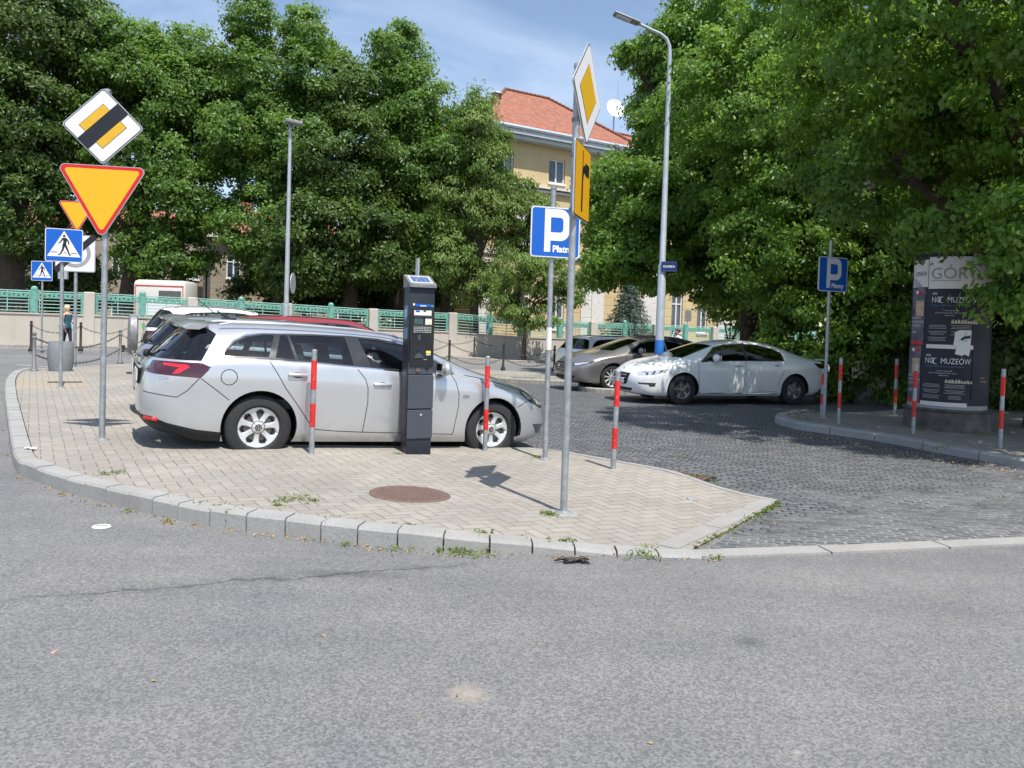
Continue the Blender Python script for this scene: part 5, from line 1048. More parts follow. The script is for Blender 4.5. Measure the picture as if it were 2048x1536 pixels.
# px -> arc position
def U(px): c_ = 1915.; s_ = max(-.98, min(.98, (px - c_) / 78.)); return math.asin(s_) * rc
def ctext(parent, s, size, px, py, mat='white_sheet', h=.012, sx=1., align='LEFT', off=0.):
    mb = MB(); text_into(mb, s, size, U(px), Zp(py), 0, align=align, sx=sx, warp=cwarp(h), offset=off); return mb.build('lettering', mat, parent)
tp_ = cpatch('poster', 'paper', U(1871), U(1990), Zp(577), Zp(512), .004, g); tp2 = cpatch('poster', 'paper', U(1841), U(1870), Zp(573), Zp(517), .005, g)
ctext(tp_, 'GÓRY', .26, 1875, 557, 'grey_sheet', sx=.95); cpatch('text_line', 'grey_sheet', U(1875), U(1930), Zp(561) - .0, Zp(559.5), .007, tp_); ctext(tp2, 'LONGA', .095, 1845, 549, 'black_sheet', .008, sx=.8)
for i in range(4): 
    mb = MB(); vs = []; n = 14
    for k in range(n + 1):
        t = k / n; u = U(1842) + (U(1869) - U(1842)) * (t * (.72 + .08 * i)); z = Zp(554 + i * 1) - (Zp(554) - Zp(572)) * (t ** 1.6) * 1.0 + .0 - i * .028; wv = cwarp(.009); vs += [wv(Vector((u, 0, z))), wv(Vector((u, 0, z - .014)))]
    mb.add([v for v in vs], [(2 * q_, 2 * q_ + 2, 2 * q_ + 3, 2 * q_ + 1) for q_ in range(n)]); mb.build('wave_stripe', 'posterblue' if i % 2 == 0 else 'grey_sheet', tp2)
def noc(y0, y1, xo):
    e = cpatch('poster', 'posterdark', U(1868 + xo), U(1954 + xo), Zp(y1), Zp(y0), .006, g); k = (y1 - y0) / 118.; Yp = lambda v: y0 + v * k
    cpatch('footer_strip', 'paper', U(1868 + xo), U(1954 + xo), Zp(Yp(118) + 8), Zp(Yp(118)), .006, e)
    ctext(e, 'NO', .135, 1875 + xo, Yp(29), 'white_sheet', .018, sx=.66); ctext(e, 'MUZEÓW', .128, 1903 + xo, Yp(29), 'white_sheet', .018, sx=.74)
    mb = MB(); wv = cwarp(.012); cx_, cz_ = U(1893 + xo), Zp(Yp(23.5)); vs = []; n = 12
    for k_ in range(n + 1):
        a = R(60 + 240 * k_ / n); vs += [wv(Vector((cx_ + .048 * math.cos(a), 0, cz_ + .05 * math.sin(a)))), wv(Vector((cx_ + .014 + .040 * math.cos(a), 0, cz_ + .042 * math.sin(a))))]
    mb.add(vs, [(2 * q_, 2 * q_ + 2, 2 * q_ + 3, 2 * q_ + 1) for q_ in range(n)]); mb.build('moon_c', 'white_sheet', e)
    cpatch('museum_mark', 'grey_sheet', U(1876 + xo), U(1885 + xo), Zp(Yp(13)), Zp(Yp(8)), .012, e); ctext(e, 'Skarby 1000-lecia Korony Polskiej', .036, 1876 + xo, Yp(37), 'bluelogo', sx=1.12)
    ctext(e, '14 maja, sobota 2022', .026, 1896 + xo, Yp(47), 'paper'); ctext(e, 'Zamek i Muzeum, godz. 16.00 - 22.00', .026, 1882 + xo, Yp(52), 'paper'); ctext(e, 'wstęp wolny', .026, 1900 + xo, Yp(57), 'paper')
    mb = MB(); wv = cwarp(.010); rn = random.Random(3)
    for i in range(9): u = U(1912 + xo) + i * .045; mb.add([wv(Vector((u, 0, Zp(Yp(73))))), wv(Vector((u + .042, 0, Zp(Yp(73))))), wv(Vector((u + .036, 0, Zp(Yp(65 + rn.uniform(-2, 3)))))), wv(Vector((u + .006, 0, Zp(Yp(66 + rn.uniform(-2, 3))))))], [(0, 1, 2, 3)])
    mb.build('crown_picture', 'postercream', e)
    mb = MB()
    for cxx in (1870, 1914):
        for r_ in range(11):
            l_ = rn.uniform(.5, 1.); 
            if r_ in (3, 7): continue
            z = Zp(Yp(78 + r_ * 3.2)); m = U(cxx + 17 + xo); hw = .155 * l_; n = 4; vs = [wv(Vector((m - hw + 2 * hw * i / n, 0, z + s_))) for i in range(n + 1) for s_ in (0, .009)]; mb.add(vs, [(2 * i, 2 * i + 2, 2 * i + 3, 2 * i + 1) for i in range(n)])
    mb.build('text_lines', 'grey_sheet', e)
noc(577, 690, 4); noc(703, 806, -3)
def left(y0, y1, xo):
    e = cpatch('poster', 'posterplum', U(1842 + xo), U(1866 + xo), Zp(y1), Zp(y0), .007, g); k = (y1 - y0) / 118.; Yp = lambda v: y0 + v * k
    cpatch('red_footer', 'posterred', U(1842 + xo), U(1865 + xo), Zp(Yp(118)), Zp(Yp(110)), .010, e); cpatch('red_label', 'posterred', U(1853 + xo), U(1863 + xo), Zp(Yp(12)), Zp(Yp(6)), .010, e); cpatch('white_label', 'paper', U(1848 + xo), U(1853 + xo), Zp(Yp(12)), Zp(Yp(5)), .010, e)
    cpatch('picture', 'postertan', U(1849 + xo), U(1864 + xo), Zp(Yp(58)), Zp(Yp(26)), .010, e)
    for a, c_, yy in ((1842, 1860, 64), (1842, 1865, 72), (1842, 1859, 80), (1843, 1852, 94)): cpatch('text_line', 'grey_sheet', U(a + xo), U(c_ + xo), Zp(Yp(yy)), Zp(Yp(yy - 4)), .010, e)
left(575, 692, 0); left(694, 812, -3)
mb = MB(); wv = cwarp(.016); pts = [(1925, 708), (1928, 693), (1922, 690), (1924, 664), (1932, 660), (1953, 660), (1952, 700), (1950, 712), (1943, 708), (1938, 711)]; pv = [wv(Vector((U(x), 0, Zp(y)))) for x, y in pts]; cc = sum(pv, Vector()) / len(pv); mb.add([cc] + pv, [(0, i + 1, (i + 1) % len(pv) + 1) for i in range(len(pv))]); tg = mb.build('torn_paper', 'white_sheet', g)
mb = MB(); pts = [(1934, 678), (1940, 672), (1952, 670), (1951, 676), (1942, 677), (1936, 681)]; pv = [cwarp(.019)(Vector((U(x), 0, Zp(y)))) for x, y in pts]; mb.add(pv, [tuple(range(len(pv)))]); mb.build('ink_scrap', 'posterdark', tg)
sdk = cpatch('poster', 'posterdark', U(1958), U(1992), Zp(800), Zp(580), .008, g)
for y in (632, 640, 756, 764): ctext(sdk, 'Teatr' if y in (632, 756) else 'W Parku', .045, 1972, y, 'postertan', .014)
cpatch('old_paste', 'grey_sheet', -1.5 * rc, 1.3 * rc, zp + .03, zp + .10, .004, g)
# ------------------------------------------------------------------ manhole, gully grate, small things on the ground
b = onp(820, 989); mb = MB(); mb.lathe([(.345, -.02), (.345, .0), (.335, .006), (.31, .004), (.001, .005)], 48); o = empty('manhole_cover', b, label='round rusty brown manhole cover set in the pavement', cat='manhole cover'); mb.build('frame', 'ember', o, 30)
mb = MB()
lid = o.children[0]
for i in range(-8, 9):
    for j in range(-8, 9):
        x, y = i * .042, j * .042
        if x * x + y * y < .295 ** 2: mb.box((x, y, .004), (.024, .024, .005), rz=.7)
st3 = mb.build('lid_studs', 'ember', o)
for q_ in (lid, st3):
    for v in q_.data.vertices: v.co.z += B(v.co.x + b.x, v.co.y + b.y) + pav(v.co.x + b.x, v.co.y + b.y) + .004 - b.z
b = at(1374, 953, .012) + Vector((0, 0, .012)); o = empty('gully_grate', b, R(-35), label='rectangular iron drain grate with weeds at the edge of the setts', cat='drain'); mb = MB(); mb.box((0, 0, -.004), (.56, .36, .02)); mb.build('frame', 'iron', o); mb = MB()
for i in range(9): mb.box((-.22 + i * .055, 0, .012), (.026, .30, .014))
mb.build('bars', 'ember', o)
def weeds(name, spots, mat='leaf_weed', label='', seed=3, size=.030):
    r = np.random.default_rng(seed); C, T = [], []
    for (x, y, z, rad, n) in spots:
        o = r.normal(size=(n, 3)) * np.array([rad, rad, rad * .35]); o[:, 2] = np.abs(o[:, 2]) * .7 + .004; C.append(np.array([x, y, z]) + o); T.append(np.clip(r.normal(.5, .2, n), 0, 1))
    C = np.concatenate(C); o = leafmesh(name, C, np.tile([0, 0, .3], (len(C), 1)), size, np.concatenate(T), mat, -.3, None, .38, flat=.9, r=r); tag(o, label, 'plants', kind='stuff'); return o
sp_ = []; rn = random.Random(8)
def ws(px, py, off, rad, n):
    w = at(px, py, off) if off != .10 else onp(px, py); sp_.append((w.x, w.y, w.z + (off if off != .10 else 0), rad, n))
for (px, py, rad, n) in ((595, 1000, .06, 70), (562, 1003, .035, 35), (556, 1012, .02, 20), (628, 1003, .025, 20), (1100, 1030, .03, 50), (1090, 1026, .02, 20), (1072, 915, .04, 40), (797, 908, .03, 25), (230, 948, .05, 25), (210, 949, .04, 15), (661, 1040, .03, 30), (735, 1047, .02, 14), (815, 1052, .025, 30), (790, 1050, .02, 12), (966, 1068, .03, 30), (1048, 1078, .02, 14), (1133, 1084, .035, 40), (1095, 1082, .02, 10),
    (1290, 1098, .04, 28), (435, 1014, .04, 20), (395, 1008, .03, 12), (465, 1024, .04, 20), (350, 996, .03, 10), (1095, 1079, .01, 6)): ws(px, py, .10, rad, n)
for (px, py, rad, n) in ((900, 1103, .05, 60), (925, 1106, .04, 45), (960, 1110, .06, 55), (800, 1101, .05, 30), (690, 1090, .02, 16), (1280, 1111, .07, 50), (1300, 1114, .04, 20), (1430, 1117, .03, 20), (50, 945, .02, 12), (255, 1023, .02, 12), (330, 1042, .02, 8)): ws(px, py, .01, rad, n)
for i in range(26):
    t = i / 25; px, py = 1400 + 160 * t, 1092 - 84 * t; ws(px + rn.uniform(-6, 6), py + rn.uniform(-3, 3), .012, .018, int(6 + 26 * (t > .75) + 10 * rn.random() * (rn.random() > .4)))
for (px, py, rad, n) in ((1395, 955, .06, 80), (1370, 960, .05, 50), (1335, 946, .03, 20), (1430, 962, .02, 14), (1365, 914, .03, 20), (1520, 1040, .05, 25)): ws(px, py, .015, rad, n)
for (px, py, rad, n) in ((1600, 838, .10, 90), (1870, 900, .07, 40), (1885, 895, .05, 30), (1965, 870, .08, 60), (1840, 862, .06, 30)): ws(px, py, .13, rad, n)
for i in range(60): px = rn.uniform(905, 1110); ws(px, 757 + (px - 1000) * .02 + rn.uniform(-8, 2), .101, .08, 12)
weeds('weeds', sp_, label='green weed tufts growing from kerb joints and pavement cracks')
sp_ = []
for i in range(90):
    t = rn.random(); v = kr[int(t * (len(kr) - 1))]; j = rn.uniform(.0, .10); sp_.append((v.x + rn.uniform(-.08, .08), v.y - j, B(v.x, v.y - j) + .0, .02, 4))
for i in range(120): px = rn.uniform(1560, 2048); py = 850 + (px - 1547) * .178 + rn.uniform(0, 16) + 6 * rn.random(); w = at(px, py, .01); sp_.append((w.x, w.y, w.z + .01, .05, 4))
for i in range(90): w = at(rn.uniform(1200, 2048), rn.uniform(840, 1060), .01); sp_.append((w.x, w.y, w.z + .01, .01, 2))
for i in range(14): w = at(rn.uniform(20, 1300), rn.uniform(1030, 1500), .0); sp_.append((w.x, w.y, w.z, .004, 1))
for i in range(120): w = at(rn.uniform(1600, 2048), rn.uniform(800, 880), .12); sp_.append((w.x, w.y, w.z + .12, .06, 3))
for i in range(14): w = at(335 + rn.uniform(-8, 14), 1045 + rn.uniform(-3, 4), 0); sp_.append((w.x, w.y, w.z, .01, 3))
weeds('fallen_leaves', sp_, 'leaf_dry', 'dry leaf litter scattered along the kerbs', 4, .028)
w = at(203, 1055, .004); o = empty('crushed_can', w, R(10), label='flattened white can with blue and red print lying on the asphalt', cat='litter'); mb = MB(); mb.lathe([(.055, 0), (.06, .008), (.055, .016), (.03, .013), (.001, .013)], 18, M=Matrix.Diagonal((1.05, .75, 1, 1))); mb.build('lid', 'white_sheet', o, 40); mb = MB(); mb.box((.0, .012, .0145), (.085, .008, .002)); mb.build('blue_print', 'blue_dark_sheet', o); mb = MB(); mb.box((-.005, -.030, .013), (.06, .006, .003)); mb.build('red_print', 'red_sheet', o)
w = at(1152, 1127, .0); r = np.random.default_rng(2); mb = MB()
for i in range(9):
    a = r.uniform(0, 6.28); c_ = Vector((w.x + r.normal() * .055, w.y + r.normal() * .018, w.z + .01 + .008 * r.random())); mb.tube([c_ - Vector((.06 * math.cos(a * .3), .02 * math.sin(a), .004)), c_ + Vector((0, 0, .012)), c_ + Vector((.06 * math.cos(a * .3), .02 * math.sin(a), -.004))], [.004, .014, .003], 6)
o = mb.build('rag', 'iron', None, 180); tag(o, 'crumpled dark rag on the asphalt in front of the kerb', 'litter')
for (px, py, off, lab) in ((62, 899, .12, 'white paper scrap on the kerb at the left'), (1590, 826, .12, 'white crumpled paper by the lone parking sign'), (1385, 1000, .05, 'small grey scrap near the tip of the pavement')):
    w = at(px, py, off); w.z += off; mb = MB(); r = np.random.default_rng(px); n = 5; V_ = [(w.x + (i - 2) * .03 * (1.4 if px > 1500 else .8), w.y + (j - 2) * .02, w.z + .004 + .022 * r.random()) for j in range(n) for i in range(n)]; mb.add(V_, [(j * n + i, j * n + i + 1, (j + 1) * n + i + 1, (j + 1) * n + i) for j in range(n - 1) for i in range(n - 1)]); o = mb.build('paper_scrap', 'white_sheet' if px != 1385 else 'grey_sheet', None, 60); tag(o, lab, 'litter')
w = onp(236, 944); o = MB().lathe([(.05, -.01), (.05, .004), (.045, .006), (.001, .005)], 18, w).build('valve_cover', 'steel_dark', None, 40); tag(o, 'small round grey valve cover in the left pavement', 'valve cover')

# ------------------------------------------------------------------ cars
# x forward from the rear axle, y to the left, z from the ground
ESTATE = dict(
    T=[  # centre(x,z), rail(x,y,z), belt(x,y,z)
        ((-1.06, 1.00), (-1.02, .58, .995), (-.84, .80, .985)), ((-.93, 1.14), (-.88, .57, 1.13), (-.70, .845, 1.01)), ((-.72, 1.37), (-.68, .55, 1.345), (-.55, .875, 1.025)),
        ((-.60, 1.405), (-.52, .60, 1.365), (-.40, .89, 1.03)), ((-.1, 1.440), (-.05, .645, 1.392), (0, .905, 1.04)), ((.7, 1.452), (.7, .665, 1.402), (.7, .915, 1.025)), ((1.3, 1.440), (1.3, .66, 1.388), (1.3, .915, 1.0)),
        ((1.72, 1.415), (1.58, .635, 1.36), (1.7, .91, .985)), ((2.2, 1.21), (2.05, .69, 1.18), (2.08, .905, .975)), ((2.66, 1.015), (2.50, .74, 1.0), (2.45, .895, .955)), ((3.02, .955), (2.95, .62, .94), (2.9, .875, .885)),
        ((3.38, .86), (3.32, .54, .845), (3.24, .83, .80)), ((3.62, .72), (3.56, .42, .715), (3.40, .715, .69))],
    W=[.82, .86, .89, .90, .915, .925, .925, .925, .92, .915, .905, .86, .76], frac=[.87, .80, .50, .24, .07, 0.], wf=[.992, 1.008, .996, .985, .965, .90], zb=.19,
    rear=[(-1.095, .92), (-1.125, .86), (-1.155, .63), (-1.15, .44), (-1.09, .31), (-.97, .25)], front=[(3.645, .655), (3.672, .62), (3.70, .50), (3.69, .35), (3.64, .22), (3.5, .185)], wb=2.737, R=.34, tw=.80)
SALOON = dict(
    T=[((-1.02, 1.005), (-.99, .48, .995), (-.86, .73, .95)), ((-.76, 1.04), (-.75, .56, 1.025), (-.64, .84, .968)), ((-.46, 1.085), (-.42, .58, 1.065), (-.28, .885, .985)), ((.02, 1.28), (.06, .56, 1.235), (.1, .905, .99)),
        ((.5, 1.40), (.52, .60, 1.345), (.5, .915, .985)), ((1.1, 1.435), (1.1, .635, 1.38), (1.1, .92, .975)), ((1.62, 1.42), (1.58, .635, 1.36), (1.6, .915, .965)), ((2.05, 1.335), (1.92, .64, 1.285), (2.0, .91, .955)), ((2.52, 1.165), (2.36, .69, 1.135), (2.36, .905, .94)),
        ((2.98, .995), (2.82, .74, .975), (2.72, .895, .905)), ((3.38, .935), (3.3, .62, .92), (3.2, .87, .85)), ((3.70, .83), (3.62, .5, .815), (3.5, .79, .75)), ((3.86, .70), (3.8, .42, .69), (3.62, .69, .665))],
    W=[.78, .86, .90, .915, .925, .925, .925, .92, .915, .91, .90, .85, .76], frac=[.86, .79, .50, .24, .07, 0.], wf=[.992, 1.008, .998, .985, .965, .90], zb=.20,
    rear=[(-1.045, .91), (-1.065, .85), (-1.085, .63), (-1.06, .44), (-1.0, .32), (-.88, .26)], front=[(3.885, .64), (3.905, .59), (3.925, .48), (3.91, .34), (3.86, .22), (3.7, .19)], wb=2.817, R=.33, tw=.80)
def cage(sp):
    T = sp['T']; N = len(T); V = []; F = []; K = 4
    def add(p): V.append(Vector(p)); return len(V) - 1
    top = []
    for (x0, z0), (x2, y2, z2), (x3, y3, z3) in T:
        top.append([add((x0, 0, z0)), add((x0 * .72 + x2 * .28, y2 * .6, z0 * .72 + z2 * .28)), add((x2, y2, z2)), add((x3, y3, z3))])
    for i in range(N - 1):
        for k in range(3): F.append((top[i][k], top[i + 1][k], top[i + 1][k + 1], top[i][k + 1]))
    per = [top[0][k] for k in range(4)] + [top[i][3] for i in range(1, N)] + [top[N - 1][k] for k in (2, 1, 0)]
    prev = per; nr = len(sp['frac'])
    for r in range(nr):
        row = []; xr, zr = sp['rear'][r]; xf, zf = sp['front'][r]; wf = sp['wf'][r]; wr, wfn = sp['W'][0] * wf, sp['W'][-1] * wf
        for k in range(3): yy = wr * (0, .42, .78)[k]; row.append(add((xr + (0, .01, .045)[k], yy, zr)))
        row.append(add((xr + .20, wr * 1.0, zr)))
        for i in range(1, N - 1):
            zbelt = T[i][2][2]; f = sp['frac'][r]; z = sp['zb'] + (zbelt - sp['zb']) * f
            if i == 1: z = z * .5 + zr * .5
            if i == N - 2: z = z * .4 + zf * .6
            row.append(add((T[i][2][0], sp['W'][i] * wf, z)))
        row.append(add((xf - .20, wfn, zf)))
        for k in (2, 1, 0): yy = wfn * (0, .42, .76)[k]; row.append(add((xf - (0, .012, .06)[k], yy, zf)))
        for a in range(len(per) - 1): F.append((prev[a], prev[a + 1], row[a + 1], row[a]))
        prev = row
    return V, F
def inpoly(p, poly):
    x, y = p; c = False; n = len(poly); j = n - 1
    for i in range(n):
        xi, yi = poly[i]; xj, yj = poly[j]
        if (yi > y) != (yj > y) and x < (xj - xi) * (y - yi) / (yj - yi) + xi: c = not c
        j = i
    return c
def carve(bm, poly, ax, filt):
    """cut a polygon given in plane ax ('xz','yz','xy') through the selected skin; returns faces inside"""
    i, j = {'xz': (0, 2), 'yz': (1, 2), 'xy': (0, 1)}[ax]; xs = [p[0] for p in poly]; ys = [p[1] for p in poly]; x0, x1, y0, y1 = min(xs), max(xs), min(ys), max(ys)
    pool = [f for f in bm.faces]
    def cand():
        out = []
        for f in pool:
            if not f.is_valid: continue
            a = [v.co[i] for v in f.verts]; b = [v.co[j] for v in f.verts]
            if max(a) < x0 or min(a) > x1 or max(b) < y0 or min(b) > y1 or not filt(f): continue
            out.append(f)
        return out
    n = len(poly); pool = cand()
    for e in range(n):
        p, q = poly[e], poly[(e + 1) % n]; ex0, ex1, ey0, ey1 = min(p[0], q[0]) - .002, max(p[0], q[0]) + .002, min(p[1], q[1]) - .002, max(p[1], q[1]) + .002
        d = Vector((q[0] - p[0], q[1] - p[1]));
        if d.length < 1e-6: continue
        nn_ = Vector((-d.y, d.x)).normalized(); no = Vector((0, 0, 0)); no[i], no[j] = nn_; co = Vector((0, 0, 0)); co[i], co[j] = p
        fs = []
        for f in cand():
            a = [v.co[i] for v in f.verts]; b = [v.co[j] for v in f.verts]
            if max(a) < ex0 or min(a) > ex1 or max(b) < ey0 or min(b) > ey1: continue
            s = [(v.co[i] - p[0]) * nn_.x + (v.co[j] - p[1]) * nn_.y for v in f.verts]
            if min(s) < -1e-5 and max(s) > 1e-5: fs.append(f)
        if fs:
            g_ = set(fs); [g_.update(f.edges) for f in fs]; [g_.update(f.verts) for f in fs]
            rr = bmesh.ops.bisect_plane(bm, geom=list(g_), plane_co=co, plane_no=no, dist=1e-5)
            known = set(pool); pool += [q for q in rr['geom'] if isinstance(q, bmesh.types.BMFace) and q not in known]
    return [f for f in cand() if inpoly((f.calc_center_median()[i], f.calc_center_median()[j]), poly)]
def strip_poly(pts, w):
    out = []
    P = [Vector(p) for p in pts]
    L_, R_ = [], []
    for k, p in enumerate(P):
        d = (P[min(k + 1, len(P) - 1)] - P[max(k - 1, 0)]).normalized(); n = Vector((-d.y, d.x)) * w / 2; L_.append(tuple(p + n)); R_.append(tuple(p - n))
    return [(L_[k], L_[k + 1], R_[k + 1], R_[k]) for k in range(len(P) - 1)]
def take(bm, faces, name, mats, parent, off=0.):
    if not faces: return None
    fs = list(faces); nb = bmesh.new(); mp_ = {}
    for f in fs:
        for v in f.verts:
            if v not in mp_: mp_[v] = nb.verts.new(v.co - v.normal * off)
    for f in fs:
        try: nf = nb.faces.new([mp_[v] for v in f.verts]); nf.material_index = 0; nf.smooth = True
        except ValueError: pass
    me = bpy.data.meshes.new(name); nb.to_mesh(me); nb.free(); bmesh.ops.delete(bm, geom=fs, context='FACES')
    return link(name, me, mats, parent)
def halves(faces): return [[f for f in faces if f.calc_center_median().y > 0], [f for f in faces if f.calc_center_median().y <= 0]]
def round_poly(pts, r=.03, n=3):
    try: return rpoly(pts, r, n)
    except Exception: return pts
def wheel(parent, x, y, Rr, kind, rim, sidew=.215, mat='alloy', steer=0.):
    s = 1 if y > 0 else -1; g = MB(); w = sidew / 2
    prof = [(rim - .012, -w * .82), (rim + .012, -w), (Rr - .035, -w * 1.0), (Rr - .012, -w * .88), (Rr, -w * .68)]
    for q in (-.45, -.15, .15, .45): prof += [(Rr, q * w - .012), (Rr - .007, q * w - .005), (Rr - .007, q * w + .005), (Rr, q * w + .012)]
    prof += [(Rr, w * .68), (Rr - .012, w * .88), (Rr - .035, w), (rim + .012, w), (rim - .012, w * .82)]
    A_ = Matrix.Rotation(R(-90 * s), 4, 'X'); loc = Vector((x, y - s * w * .8, Rr)); root = bpy.data.objects.new('wheel', None); sc.collection.objects.link(root); root.parent = parent; root.location = loc; root.rotation_euler = (A_ @ Matrix.Rotation(random.uniform(0, 6), 4, 'Z')).to_euler()
    me = g.lathe(prof, 56); n0 = len(g.v); g.f = [f for f in g.f if len(f) == 4]; g.m = [0] * len(g.f); g.build('tyre', 'rubber', root, 35)
    # local z = outward
    ns, wid = kind; NR, NA = 16, ns * 30; vs, fs = [], []; rr_ = [.028 + (rim - .010 - .028) * k / NR for k in range(NR + 1)]
    def hw(t):  # half width of a spoke (radians fraction of pitch) along radius 0..1
        for (a, b), (c, d) in zip(wid, wid[1:]):
            if t <= c: return b + (d - b) * (t - a) / max(1e-6, c - a)
        return wid[-1][1]
    def depth(t, u, h): edge = min(1., max(0., (h - u) / .10)); return w * .80 - .030 * math.sin(min(1., t * 1.15) * math.pi / 2 * 1.0) * (1 - t) * 1.6 - .012 * (1 - edge) - .004
    for k in range(NR + 1):
        t = k / NR
        for a in range(NA):
            u = abs(((a / 30.) % 1.) - .5) * 2; h = hw(t); uu_ = (1 - u); th = 2 * math.pi * a / NA; vs.append((rr_[k] * math.cos(th), rr_[k] * math.sin(th), depth(t, min(uu_, h), h)))
    for k in range(NR):
        for a in range(NA):
            t = (k + .5) / NR; uc = 1 - abs((((a + .5) / 30.) % 1.) - .5) * 2; 
            if uc < hw(t): fs.append((k * NA + a, (k + 1) * NA + a, (k + 1) * NA + (a + 1) % NA, k * NA + (a + 1) % NA))
    rb_ = MB(); rb_.add(vs, fs)
    me = rb_.mesh('rim'); bm = bmesh.new(); bm.from_mesh(me); bmesh.ops.delete(bm, geom=[v for v in bm.verts if not v.link_faces], context='VERTS'); bmesh.ops.recalc_face_normals(bm, faces=bm.faces[:])
    be = [e for e in bm.edges if len(e.link_faces) == 1]; r_ = bmesh.ops.extrude_edge_only(bm, edges=be)
    for v in [q for q in r_['geom'] if isinstance(q, bmesh.types.BMVert)]:
        v.co.z -= .030; 
    bm.to_mesh(me); bm.free(); rimo = link('rim', me, mat, root, 40)
    b2_ = MB(); b2_.lathe([(rim - .012, w * .80), (rim + .006, w * .86), (rim + .010, w * .80), (rim - .014, w * .74), (rim - .022, w * .5), (rim - .05, -.02), (rim - .06, -w * .8)], 48); b2_.f = [f for f in b2_.f if len(f) == 4]; b2_.m = [0] * len(b2_.f); b2_.build('rim_barrel', mat, rimo, 40)
    b3_ = MB(); b3_.lathe([(.145, .0), (.145, .02), (.07, .02), (.07, .045), (.001, .05)], 32, (0, 0, w * .22)); b3_.lathe([(rim - .03, -.02), (.001, -.021)], 32, (0, 0, 0)); b3_.build('brake_disc', 'brake', root, 40)
    zc = w * .80 - .004; hb = MB(); hb.lathe([(.034, zc - .03), (.034, zc - .002), (.030, zc + .003), (.001, zc + .005)], 24); hb.build('hub_cap', 'darkplastic' if mat == 'alloy' else mat, rimo, 40)
    nb_ = MB()
    for q in range(5): th = 2 * math.pi * q / 5 + .3; nb_.lathe([(.0125, zc - .026), (.0125, zc - .014), (.004, zc - .014)], 10, (.057 * math.cos(th), .057 * math.sin(th), -.0))
    nb_.build('wheel_bolts', 'darkplastic', rimo)
    return rimo, zc
OPELW = (7, [(0, 1.0), (.22, 1.0), (.32, .70), (.48, .50), (.68, .44), (.78, .50), (.86, .78), (.91, 1.01), (1, 1.01)])
FIVEW = (5, [(0, 1.0), (.16, 1.0), (.28, .42), (.55, .30), (.80, .34), (.92, .6), (.97, 1.01), (1, 1.01)])
TENW = (10, [(0, 1.0), (.16, 1.0), (.28, .62), (.5, .36), (.80, .30), (.93, .5), (.97, 1.01), (1, 1.01)])
def emblem_ring(parent, zc, bolt=True):
    mb = MB(); mb.lathe([(.0235, zc + .004), (.0235, zc + .0075), (.0195, zc + .0075), (.0195, zc + .004)], 24)
    if bolt:
        for p, q in (((-.019, .006), (.004, .004)), ((.004, .004), (-.004, -.004)), ((-.004, -.004), (.019, -.006))):
            s_ = seg(p, q, .005); mb.add([Vector((a, b, zc + .007)) for a, b in s_], [(0, 1, 2, 3)])
    mb.build('emblem', 'chrome', parent, 40)
